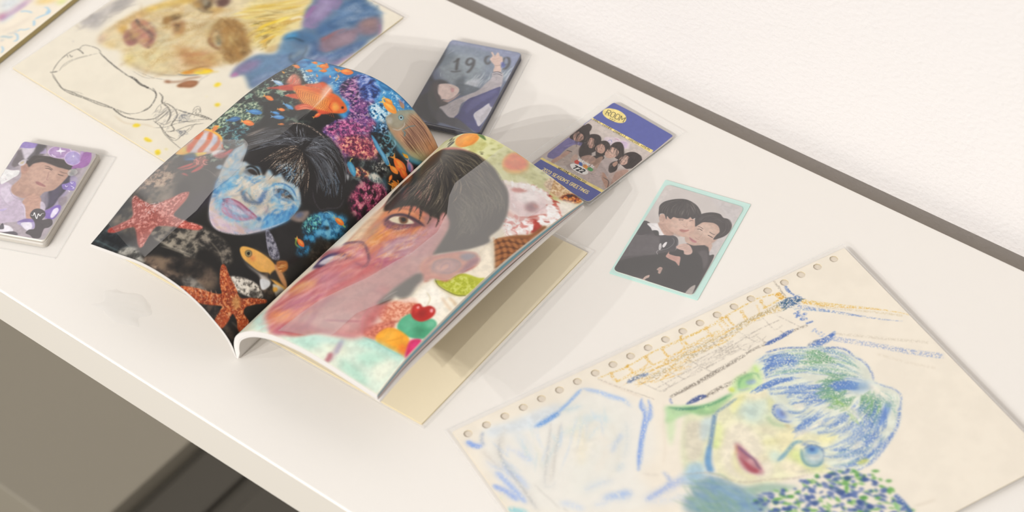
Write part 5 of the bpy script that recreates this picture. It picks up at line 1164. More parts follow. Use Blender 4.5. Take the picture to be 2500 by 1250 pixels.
ART_RIGHT="""
p c4c27c 11.51 1 0 1 .08|-225,-101 -55,-132 216,-40 372,-27 533,-14 675,-27 823,-33 922,-3 789,121 657,144 509,148
f b8b46c/c8c884/d8d8a0/dcdcac b .9 7.73 0 1 0 1|250,169 121,-35 266,-9 385,-10 492,-9 680,-20 783,-6 747,67 605,174
p dadcb4 20.18 .8 0 1 .08|166,60 147,-24 260,5 285,69 301,124
d 8c8c3c/6c6c2c/a8a858 40 22.81 9.5 -35 30 .45 3.8 0 1|389,43 544,-1 715,-24 737,53 553,108
s 6c6a38 5.9 2.95 .8 0 1|437,94 454,87
s 4c4830 7.86 1.96 .8 0 1|447,99 458,96
d 34342c 8 36.02 14.41 -122 10 .8 2.88 0 1|209,47 201,11 260,54 265,87
p e08a1c 2.98 1 0 1 .08|301,81 257,31 277,3 336,-2 367,8 383,35 377,76 347,98
p f4a838 12.95 .85 0 1 .08|293,48 308,16 338,20 341,52 322,70
p c86c10 6.65 .7 0 1 .08|373,72 376,32 369,13 384,46 383,74
p 4c6c2c 2.17 .95 0 1 .08|347,-4 373,-6 413,20 402,21 372,12
s 7c5c28 7.54 2.01 .9 0 1|315,-6 349,-1
p e0b050 3.83 .95 0 1 .08|550,93 533,58 534,21 557,-3 607,3 631,25 633,66 612,97 579,112
p e06c44 7.67 .95 0 1 .08|548,78 539,22 566,-1 609,7 624,45 601,83 573,95
p e88c5c 15.35 .7 0 1 .08|543,47 556,16 591,21 590,59 566,72
p c8a050 5.75 .7 0 1 .08|583,108 616,93 635,58 629,27 643,49 629,89 595,113
p d8b894 5.81 .95 0 1 .08|736,57 725,19 738,-18 788,-31 845,-35 888,-18 866,24 820,65 780,75
f a07850/c8a070/e0c8a0/ecd8bc d .7 3.87 0 1 0 1|736,57 725,19 738,-18 788,-31 853,-24 833,27 803,66
p 8c6448 3.88 .8 0 1 .08|737,35 745,30 750,40 743,43
p c09878 3.9 .8 0 1 .08|788,54 798,36 810,52 803,66
p a04c20 3.93 .95 0 1 .08|817,69 824,17 846,-2 881,4 876,38 847,62
f 3c1408/8c3410/c86820/e8a850 d .9 1.96 0 1 0 1|820,65 826,19 848,0 881,4 872,39 842,63
p 2c1810 2.93 .9 0 1 .08|825,32 835,7 844,11 837,32
p f4ece0 9.8 .9 0 1 .08|821,74 884,32 890,102 903,150 860,141 830,116
p ecd8d4 9.64 1 0 1 .08|611,176 644,151 678,104 724,102 757,83 798,114 836,109 872,125 885,173 865,238 817,282 750,286 701,261 659,229
p e8d0d0 9.61 .95 0 1 .08|675,213 660,172 687,115 738,105 788,116 820,150 826,203 797,256 755,262 711,251
p f4ecea 15.4 .9 0 1 .08|681,169 707,111 746,116 777,140 748,193 710,205
p c8685c 4.8 .85 0 1 .08|659,173 669,153 692,138 708,135 697,159 676,176
p a06c70 7.7 .8 0 1 .08|753,207 759,170 787,168 802,191 796,218 772,224
p 88545c 7.7 .7 0 1 .08|766,202 771,177 791,203 776,215
p c87868 4.83 .7 0 1 .08|769,175 786,170 795,179 785,185
p d8948c 7.68 .8 0 1 .08|721,278 771,283 799,258 844,181 856,188 832,256 783,299 737,299
s b04838 9.64 2.89 .6 0 1|766,284 792,265 813,232 842,179
d c05040/d88878/a83828 60 27.22 9.72 -7 50 .75 1.94 0 1|702,97 755,96 807,125 845,159 885,173 881,136 791,82 726,89
d f8f0ec/ffffff/e8d8d4 90 34.83 13.54 -20 60 .7 2.32 0 1|607,171 640,146 709,99 779,97 860,141 897,158 848,156 759,101
s f4ecec 5.75 1.53 .8 0 1|712,231 734,246
p a82c20 5.85 .95 0 1 .08|818,261 828,236 859,245 873,249 880,280 873,308 851,303
p c84438 5.79 .8 0 1 .08|826,263 834,244 860,254 859,275
f e0c8c0/f4e8e4/ffffff/d89890 d .95 5.79 0 1 0 1|735,319 771,283 817,252 849,286 854,329 849,381 819,402 768,361
p 8c2820 5.7 .85 0 1 .08|805,370 820,345 841,342 850,361 838,383 819,384
d ffffff/f0e4e0/d88880 60 38.24 15.3 -3 60 .8 1.91 0 1|739,316 811,259 850,294 836,366 791,375
d f8f4f0/ffffff 40 31.05 11.64 -49 60 .7 1.94 0 1|826,203 848,156 877,162 889,209 865,238
s a83c30 7.78 1.94 .7 0 1|856,219 869,213 873,203
p 8c5428 4.74 1 0 1 .08|792,457 813,391 841,351 867,317 878,235 947,324 937,501 886,567 842,520
s c88448 13.02 2.79 .75 .05 0|776,437 839,480 900,566
s 5c3014 9.3 2.79 .7 .05 0|788,432 851,474 911,557
s c88448 13.08 2.8 .75 .05 0|795,422 857,463 919,550
s 5c3014 9.38 2.81 .7 .05 0|806,415 869,458 929,541
s c88448 13.15 2.82 .75 .05 0|814,406 875,446 937,534
s 5c3014 9.39 2.82 .7 .05 0|823,398 887,441 947,525
s c88448 13.23 2.84 .75 .05 0|832,391 893,429 955,518
s 5c3014 9.45 2.84 .7 .05 0|841,381 904,424 965,509
s c88448 13.3 2.85 .75 .05 0|851,374 910,412 973,502
s 5c3014 9.5 2.85 .7 .05 0|858,363 922,406 983,492
s c88448 13.37 2.87 .75 .05 0|869,358 927,395 991,485
s 5c3014 9.55 2.87 .7 .05 0|875,345 939,388 1001,475
s c88448 13.43 2.88 .75 .05 0|887,341 944,377 1008,468
s 5c3014 9.59 2.88 .7 .05 0|892,327 956,370 1018,458
s a8683c 11.39 2.85 .7 .05 0|787,461 814,401 874,365 888,287
s 4c2610 7.6 2.85 .7 .05 0|801,468 825,414 885,378 899,301
s a8683c 11.38 2.85 .7 .05 0|807,485 834,426 894,390 908,313
s 4c2610 7.6 2.85 .7 .05 0|820,493 844,439 905,403 919,327
s a8683c 11.34 2.84 .7 .05 0|826,509 853,451 914,415 929,339
s 4c2610 7.56 2.84 .7 .05 0|839,517 864,464 924,428 939,352
s a8683c 11.34 2.84 .7 .05 0|845,533 873,475 934,440 949,365
s 4c2610 7.48 2.81 .7 .05 0|858,541 883,488 944,454 959,378
s a8683c 11.27 2.82 .7 .05 0|864,557 892,500 953,465 969,390
s 4c2610 7.51 2.82 .7 .05 0|877,564 902,513 964,479 979,404
s a8683c 11.27 2.82 .7 .05 0|883,580 911,524 973,490 989,416
s 4c2610 7.26 2.72 .7 .05 0|896,588 921,537 983,503 999,429
p e8ddc8 5.37 1 0 1 .08|762,439 789,448 886,567 897,589 885,629 853,635 807,632 785,678 763,722 745,754 728,839 715,893 673,895 690,793 686,646 741,532 761,484
p efe4d0 11 .9 0 1 .08|773,517 778,458 842,520 892,583 866,614 828,595
s c8b8a0 5.57 3.72 .6 0 1|777,448 832,508 876,555
p ece4d2 6.93 1 0 1 .08|720,854 724,761 749,733 785,758 851,760 886,744 927,774 926,873 866,936 786,915 674,916
p f4eee2 13.87 .8 0 1 .08|740,830 744,767 780,771 831,795 856,845 826,887 766,871
s c8a070 10.4 5.2 .6 0 1|836,781 876,791 917,822 922,848
s d8b088 8.62 5.17 .6 0 1|816,796 866,818 907,829
s d0c0a8 7 3.5 .6 0 1|765,752 821,762 874,748
p b4b834 3.19 1 0 1 .08|739,740 753,709 786,679 813,653 866,638 889,626 890,689 882,739 851,760 795,760 760,756
f 949c20/b4bc34/c8cc58/d8dc84 d .7 3.55 .1 1 0 1|764,732 789,682 849,657 885,682 876,731 831,754 790,754
s 605c30 3.88 1.41 .8 0 0|739,740 770,759 813,762 855,755 885,737
s c8b890 5.25 2.1 .6 0 1|739,750 775,765 826,768 860,761
s c8b890 4.34 1.74 .6 0 1|755,810 786,827 801,866
p d88868 6.88 .95 0 1 .08|657,991 660,955 687,912 751,872 776,884 786,915 776,961 741,1005 706,1011 685,996
f b85c44/d88468/e8a488/f0bca4 d .7 5.16 .1 1 0 1|662,988 667,945 697,905 752,874 776,903 771,965 731,1003 701,1005
p cc7058 5.82 .95 0 1 .08|675,1078 701,1033 736,990 766,1007 755,1051 744,1095 704,1103
f a85040/cc7058/e89880 d .7 4.98 .1 1 0 1|680,1075 707,1031 741,986 761,1020 740,1080 704,1094
s 8c3830 5.08 4.23 .6 0 1|723,1032 743,999 761,972
p e8c8b8 5.21 .8 0 1 .08|695,902 706,876 738,857 756,869 721,895
p e4dcca 10.27 .8 0 1 .08|629,1005 634,963 649,943 660,1004 691,1021 670,1072
p 4ca47c 3.39 1 0 1 .08|773,1002 761,962 776,923 826,926 851,898 881,905 900,949 885,989 848,1010 806,1017
p 68bc94 13.56 .8 0 1 .08|776,981 781,938 816,952 826,983 798,998
p 388860 11.81 .7 0 1 .08|826,964 861,939 885,960 865,993
p 88cca8 8.5 .6 0 1 .08|846,921 868,900 883,923 866,936
p b42018 3.08 1 0 1 .08|766,910 758,886 771,868 791,873 807,854 831,854 846,872 846,901 830,930 803,937 781,929
p d83c30 5.15 .7 0 1 .08|763,893 772,875 791,892 788,914
p 8c1410 8.53 .7 0 1 .08|788,899 814,881 824,903 808,914
p f0a8a8 2.06 .9 0 1 .08|771,887 775,878 783,887 778,892
p f0b0b8 2.58 .9 0 1 .08|819,868 825,858 835,871 829,877
p e89c24 2.96 1 0 1 .08|737,1082 735,1056 748,1024 783,1009 835,1014 857,1036 872,1079 881,1094 837,1093 778,1098 754,1097
p f4b440 13.19 .8 0 1 .08|750,1064 761,1029 791,1027 799,1066 774,1083
s c87c10 4.94 3.29 .6 0 1|782,1074 802,1051 820,1025
p e06820 8.16 .7 0 1 .08|834,1052 859,1053 881,1090 871,1092 847,1087
p c82458 4.13 1 0 1 .08|852,1030 861,1007 885,998 889,1041 886,1095 870,1072
p e03880 6.61 .7 0 1 .08|864,1031 875,1005 887,1024 881,1051
p cfdccb 6.47 1 0 1 .08|495,1485 148,1248 193,1178 155,1096 336,1216 422,1239 496,1206 601,1163 697,1111 767,1104 824,1097 882,1092 899,1113 891,1266 836,1282 701,1283 595,1272 474,1263 356,1260 236,1272
p a8d0c0 13.47 .75 0 1 .08|469,1258 515,1212 581,1206 570,1242 527,1274 484,1274
p a8d4c4 12.79 .75 0 1 .08|679,1123 755,1097 878,1095 878,1113 779,1126 708,1141
p e4e4cc 12.63 .75 0 1 .08|590,1200 653,1176 695,1193 650,1222
p a4ccb8 12.39 .75 0 1 .08|684,1229 753,1213 833,1244 797,1267 732,1255
p a8d0bc 12.58 .75 0 1 .08|730,1185 760,1138 830,1122 835,1161 780,1196
p e8e4d0 12.82 .75 0 1 .08|578,1252 641,1228 699,1248 655,1277 604,1266
p e4e4d0 12.3 .75 0 1 .08|807,1178 838,1131 871,1138 871,1206 836,1214
p a8d4cc 19.12 .75 0 1 .08|168,1186 188,1142 273,1190 343,1247 307,1253
p d8e4cc 21.4 .75 0 1 .08|179,1242 231,1220 291,1255 260,1275
p 8cc8c0 12.97 .75 0 1 .08|699,1114 765,1101 876,1092 885,1095 802,1104 727,1114
p a8ccc4 13.11 .75 0 1 .08|498,1209 573,1180 650,1156 640,1177 567,1206
s b89ca4 22.27 6.36 .6 0 1|645,1166 652,1199 654,1227 661,1251
s a85c68 19.11 4.78 .8 0 1|641,1220 650,1243 651,1265
s 8c8cac 16.19 6.48 .5 0 1|642,1154 652,1191 659,1216
s 6cb8b0 6.5 2.44 .5 0 1|695,1109 744,1100 811,1098 876,1092
p b86c64 5.65 1 0 1 .08|222,106 222,201 204,319 267,502 280,640 290,773 277,884 237,988 268,1082 298,1159 289,1185 343,1203 456,1238 549,1176 627,1098 679,1032 656,978 636,903 662,795 658,647 613,501 585,374 509,148 406,113
p c8845c 20.12 .9 0 1 .08|279,503 391,505 496,503 557,523 511,593 416,642 394,706 372,804 304,699
p d88c3c 15.51 .85 0 1 .08|344,660 409,616 510,574 521,606 456,653 442,707 443,744 382,728
p e08830 7.62 .7 0 1 .08|420,593 504,568 523,546 520,587 470,617
p c87830 11.99 .6 0 1 .08|380,672 405,646 451,665 442,707
p b07078 14.8 .9 0 1 .08|468,694 512,612 557,523 587,542 591,618 589,706 557,774 498,826 455,775
p a08088 16.71 .8 0 1 .08|473,691 513,650 549,568 589,580 583,663 536,712
d c8a8ac/b09098/8c6470 60 92.85 22.29 -68 25 .35 5.57 0 1|474,710 549,568 579,568 583,663 526,737
p a85870 14.61 .7 0 1 .08|466,788 537,749 589,706 568,804 504,841
p d8b090 14.64 .8 0 1 .08|298,764 286,717 282,660 287,602 353,696 377,757
p e0c8a8 10.21 .75 0 1 .08|296,727 263,580 279,503 320,535 327,642 340,735
p 8c7c84 17.44 .6 0 1 .08|368,712 342,631 347,582 378,635 401,723
p a04850 16.69 .85 0 1 .08|148,769 308,774 370,749 444,780 493,829 479,890 458,936 364,1021 282,975 277,884
p c88890 12.41 .8 0 1 .08|257,780 341,772 427,778 466,806 434,839 378,803
p d8a8a8 10.23 .7 0 1 .08|342,790 397,779 439,801 404,814
p c07880 13.2 .7 0 1 .08|405,841 456,811 493,847 468,896
p d89890 12.26 .7 0 1 .08|346,899 424,897 425,933 362,933
s 6c4860 8.06 4.03 .75 .1 1|277,740 332,736 369,731 432,767 474,811 470,854
s 604868 11.9 4.76 .6 0 1|272,749 325,738 366,736
s 503050 6.7 3.83 .6 .1 1|371,1028 420,944 452,876 477,814
s f0e0dc 5.61 1.87 .7 0 1|457,935 468,878 477,819
s e8d8d0 4.17 2.08 .5 0 1|371,1002 382,937
p 403058 9.24 .95 0 1 .08|218,835 247,806 318,801 372,813 407,817 393,845 352,853 330,883 292,898 241,888
p c8c0c4 7.12 .95 0 1 .08|244,847 283,820 343,818 369,828 336,846 308,870 265,874
p e4dcd8 7.16 .8 0 1 .08|278,833 315,824 343,827 316,843
s 302848 11.06 5.53 .85 0 1|223,874 334,887 356,857 399,843 407,817
p 884868 10.82 .7 0 1 .08|297,903 359,861 405,859 388,909 308,948
p c87848 19.76 .6 0 1 .08|312,545 357,503 449,501 531,510 545,572 502,637 411,644 340,593
p 5c3444 7.76 .85 0 1 .08|359,591 366,558 406,540 455,535 501,542 530,552 500,580 466,611 421,621 391,614
p 8c4c50 9.56 .8 0 1 .08|397,620 456,617 496,584 518,575 500,607 456,636 413,639
p d0c4a8 3.16 .95 0 1 .08|383,584 393,561 424,552 459,550 488,559 466,580 429,595
p 5c3820 3.17 .95 0 1 .08|414,560 428,549 451,551 463,574 443,584
p 140e0c 1.98 .95 0 1 .08|426,561 435,553 451,563 444,574
s e8dcc8 4.13 1.65 .9 0 1|405,568 413,561
s 34202c 11.66 2.72 .9 0 1|375,599 376,562 408,543 454,540 503,546 537,553
s 4c2c50 9.66 3.87 .75 0 1|376,605 410,622 453,618 479,596 504,568
s b05c38 7.61 5.71 .6 0 1|442,646 489,621 523,581
s 4c2838 5.81 2.71 .7 0 1|407,596 449,591 486,573
s 6c3c34 7.95 4.97 .5 .1 1|344,534 395,509 465,511 527,523
s e0a070 8.12 5.08 .6 .1 1|374,539 412,520 461,516
p 8c6c78 11.31 .6 0 1 .08|496,503 545,490 567,536 539,555
d e0a880/d88848/c8704c/b06070/e0b890/a85868/f0c8a0 260 64.19 13.22 -82 22 .32 3.02 .12 1|353,696 404,628 539,565 589,580 584,700 504,841 437,963 319,1010 308,774
d d8b8b4/a87c88/8c6078/c89ca0 110 55.21 11.04 -72 20 .35 2.76 .12 1|473,691 558,542 609,605 589,706 532,752
p b86060 14.65 .9 0 1 .08|240,1154 230,1022 247,919 314,878 437,805 625,874 686,980 693,1106 593,1153 477,1185 422,1247 329,1217
p d8965c 16.16 .85 0 1 .08|244,1025 274,975 318,966 363,977 343,1024 305,1054
p e0a860 11.55 .7 0 1 .08|276,1002 310,975 345,985 320,1018
p a05070 16.01 .8 0 1 .08|314,1096 365,1046 408,1009 412,947 437,1024 391,1090 351,1116
p 8c5078 12.34 .7 0 1 .08|307,1130 365,1096 403,1053 391,1107 337,1143
p b8848c 15.57 .7 0 1 .08|340,937 405,905 449,853 466,907 436,973 389,989
p e09050 16.75 .9 0 1 .08|273,1156 307,1138 384,1133 408,1158 377,1191 329,1193
p c86070 9.77 .8 0 1 .08|329,1217 376,1215 422,1239 382,1253
p d8b0b0 10.93 .6 0 1 .08|193,1029 258,1044 289,1072 270,1080
s d8a8b0 13.49 8.09 .6 0 1|251,1121 270,1071 245,1034
s e0c0a0 15.1 11.32 .5 0 1|223,1271 195,1196 183,1114 165,1036
p c0908c 17.21 .8 0 1 .08|413,1172 442,1097 489,1034 518,950 565,904 644,896 650,971 659,1065 675,1102 620,1137 507,1170
p c89c98 17.04 .8 0 1 .08|478,1137 524,1074 605,1034 654,1076 603,1132 517,1165
s a06068 10.68 7.12 .6 0 1|478,1137 474,1066 499,995 537,939 584,910 640,908
s 985060 6.77 4.23 .6 0 1|524,1123 583,1093 650,1055
s a86070 8.26 5.79 .6 0 1|482,1174 560,1165 625,1142 675,1118
s c8707c 5.14 2.57 .5 0 1|693,1106 648,1048 632,983 640,925
p a85868 10.66 .6 0 1 .08|343,1222 456,1178 507,1170 491,1201 419,1244
d d8a0a0/b06068/e0b0a0/9c5068/c88060 120 116.33 19.39 -70 18 .3 4.85 .05 1|336,1216 278,1046 315,895 432,816 527,910 490,1067 435,1171
p bc8c88 14.12 .8 0 1 .08|471,1087 490,938 548,798 589,706 631,667 698,695 700,805 640,873 598,892 552,1010 523,1095
p c49490 12.83 .9 0 1 .08|589,706 568,555 547,447 580,443 634,546 658,647 655,697 642,735
p b47c80 12.86 .6 0 1 .08|594,693 568,555 559,490 617,579 631,667
p cc8c78 5.39 1 0 1 .08|652,728 650,673 699,607 739,566 779,543 812,567 820,612 794,671 782,727 736,742 718,774 685,751
p a8888c 8.96 .8 0 1 .08|688,702 696,658 739,620 770,631 762,685 721,716
p d8a090 7.17 .8 0 1 .08|702,692 717,657 745,646 748,677 723,700
s 8c7c84 7.17 3.58 .7 0 1|705,713 687,674 714,635 753,620 775,637 767,682 735,706
s 9c7c88 6.27 2.69 .6 0 1|725,694 718,666 733,649 748,667 742,687
p 7c8094 7.29 .8 0 1 .08|740,585 762,557 789,555 782,592 755,603
p 8c5468 7.23 .85 0 1 .08|786,588 801,556 813,576 811,628 794,661
s b06c70 9.03 5.42 .6 0 1|661,722 668,659 708,600 748,558
s c86c5c 7.09 4.43 .6 0 1|708,762 731,737 777,721
p c87c70 8.9 .6 0 1 .08|670,734 674,703 713,741 718,774
p 2c2720 4.73 1 0 1 .08|222,106 296,118 376,114 454,116 532,129 595,161 662,199 728,287 761,372 762,439 779,468 747,539 703,594 658,647 659,666 613,501 547,447 545,490 485,489 431,480 384,497 311,535 224,409 204,319 206,226 183,132
p 3a352c 7 .95 0 1 .08|645,888 654,819 667,764 685,751 704,775 705,811 714,858 696,888 668,890
p 3a352c 6.94 .8 0 1 .08|642,961 641,909 650,885 673,895 664,937
h 1c1814/3c342a/504838/2c261e/6c6450/14100e 150 5.82 .75 9.7 .1 .4 0|256,117 390,131 490,142 582,174|272,142 393,173 495,205 594,255|285,165 397,225 501,289 583,354|376,114 463,108 560,136 647,190
h 1c1814/3c342a/504838/2c261e/6c6450/14100e/8c7c64 150 6.16 .8 10.26 .1 .45 0|307,188 297,271 317,385 326,506|327,209 372,317 404,410 415,497|343,218 416,322 449,409 469,489|358,226 447,305 497,377 539,474|358,216 470,268 529,333 561,437
p b06c64 6.56 .8 0 1 .08|372,410 344,322 334,292 383,376 440,435 405,430
p a87078 6.15 .7 0 1 .08|395,362 375,316 446,411 464,441
p a85c54 7.37 .6 0 1 .08|310,416 307,375 361,442 355,464
p b87868 6.19 .6 0 1 .08|324,375 319,314 356,382
h 14100e/241e18 80 7.32 .85 16.74 0 .5 0|308,199 309,303 328,416 336,535|336,219 385,313 438,415 485,499|358,226 458,319 515,407 545,490
h a8987c/c8b898/8c8068 40 2.66 .7 13.28 .3 .3 0|299,198 299,292 317,385 340,465|336,229 386,334 428,420|352,238 429,348 492,444
h 4c4838/3a362c/5c5848 160 7.56 .5 11.34 .15 .45 0|496,226 566,257 646,320 701,427|525,169 607,196 686,258 742,367|493,316 576,382 631,487 655,571|588,305 651,383 678,490 689,595
s 5c5848 5.74 2.29 .5 .4 1|466,112 541,131 613,166 669,204
d 8c8878/a8a494 24 18.97 3.79 44 50 .35 1.14 0 1|414,217 584,195 709,306 694,519
s 8c8468 10.88 3.48 .5 .4 1|222,106 194,179 187,249
s d8ccc4 11.71 5.86 .5 0 1|260,338 269,412 276,473 279,503
h 14100e/241e18/342c24/4c4438/1c1814 150 8.2 .85 14.35 .05 .5 0|317,199 308,293 299,395 310,526|331,209 374,337 381,438 393,534|347,218 418,353 451,449 477,534|358,226 460,340 511,431 531,510|365,224 478,316 549,403 584,502
h 8c7c64/6c6450/a89880/b88c80 60 3.35 .6 12.55 .25 .4 0|308,199 308,293 308,385 324,476|336,219 386,334 423,433 444,513|358,226 449,336 501,427 525,494
s 241c18 17.56 2.63 .9 .1 2|355,464 379,508 387,536
s 241c18 15.91 2.39 .9 .1 2|408,469 433,518 449,550
s 241c18 15.44 2.32 .9 .1 2|452,468 481,512 498,542
s 241c18 15.19 2.28 .9 .1 2|493,464 524,505 535,538
s 241c18 18.84 2.83 .9 .1 2|325,486 344,534 349,553
s 241c18 15.06 2.26 .9 .1 2|523,464 555,493 572,532
s 503848 8.08 3.63 .6 .1 1|274,737 328,732 372,730 425,761 472,808 475,852
s d8b8b0 10.98 6.59 .5 .1 1|316,764 359,756 406,767
s 6c3c58 7.51 4.7 .5 .1 1|423,835 478,837 482,816
s 8c4860 9.15 5.49 .35 .1 1|504,841 533,779 589,706
s f4ece8 3.48 2.09 .5 0 1|664,866 655,890 646,932
h 5c584c/46423a/6a6658 120 6.64 .4 11.38 .1 .5 1.14|436,150 544,163 655,218 730,332|482,302 599,318 683,376 734,486|549,403 647,452 697,495 702,575
"""
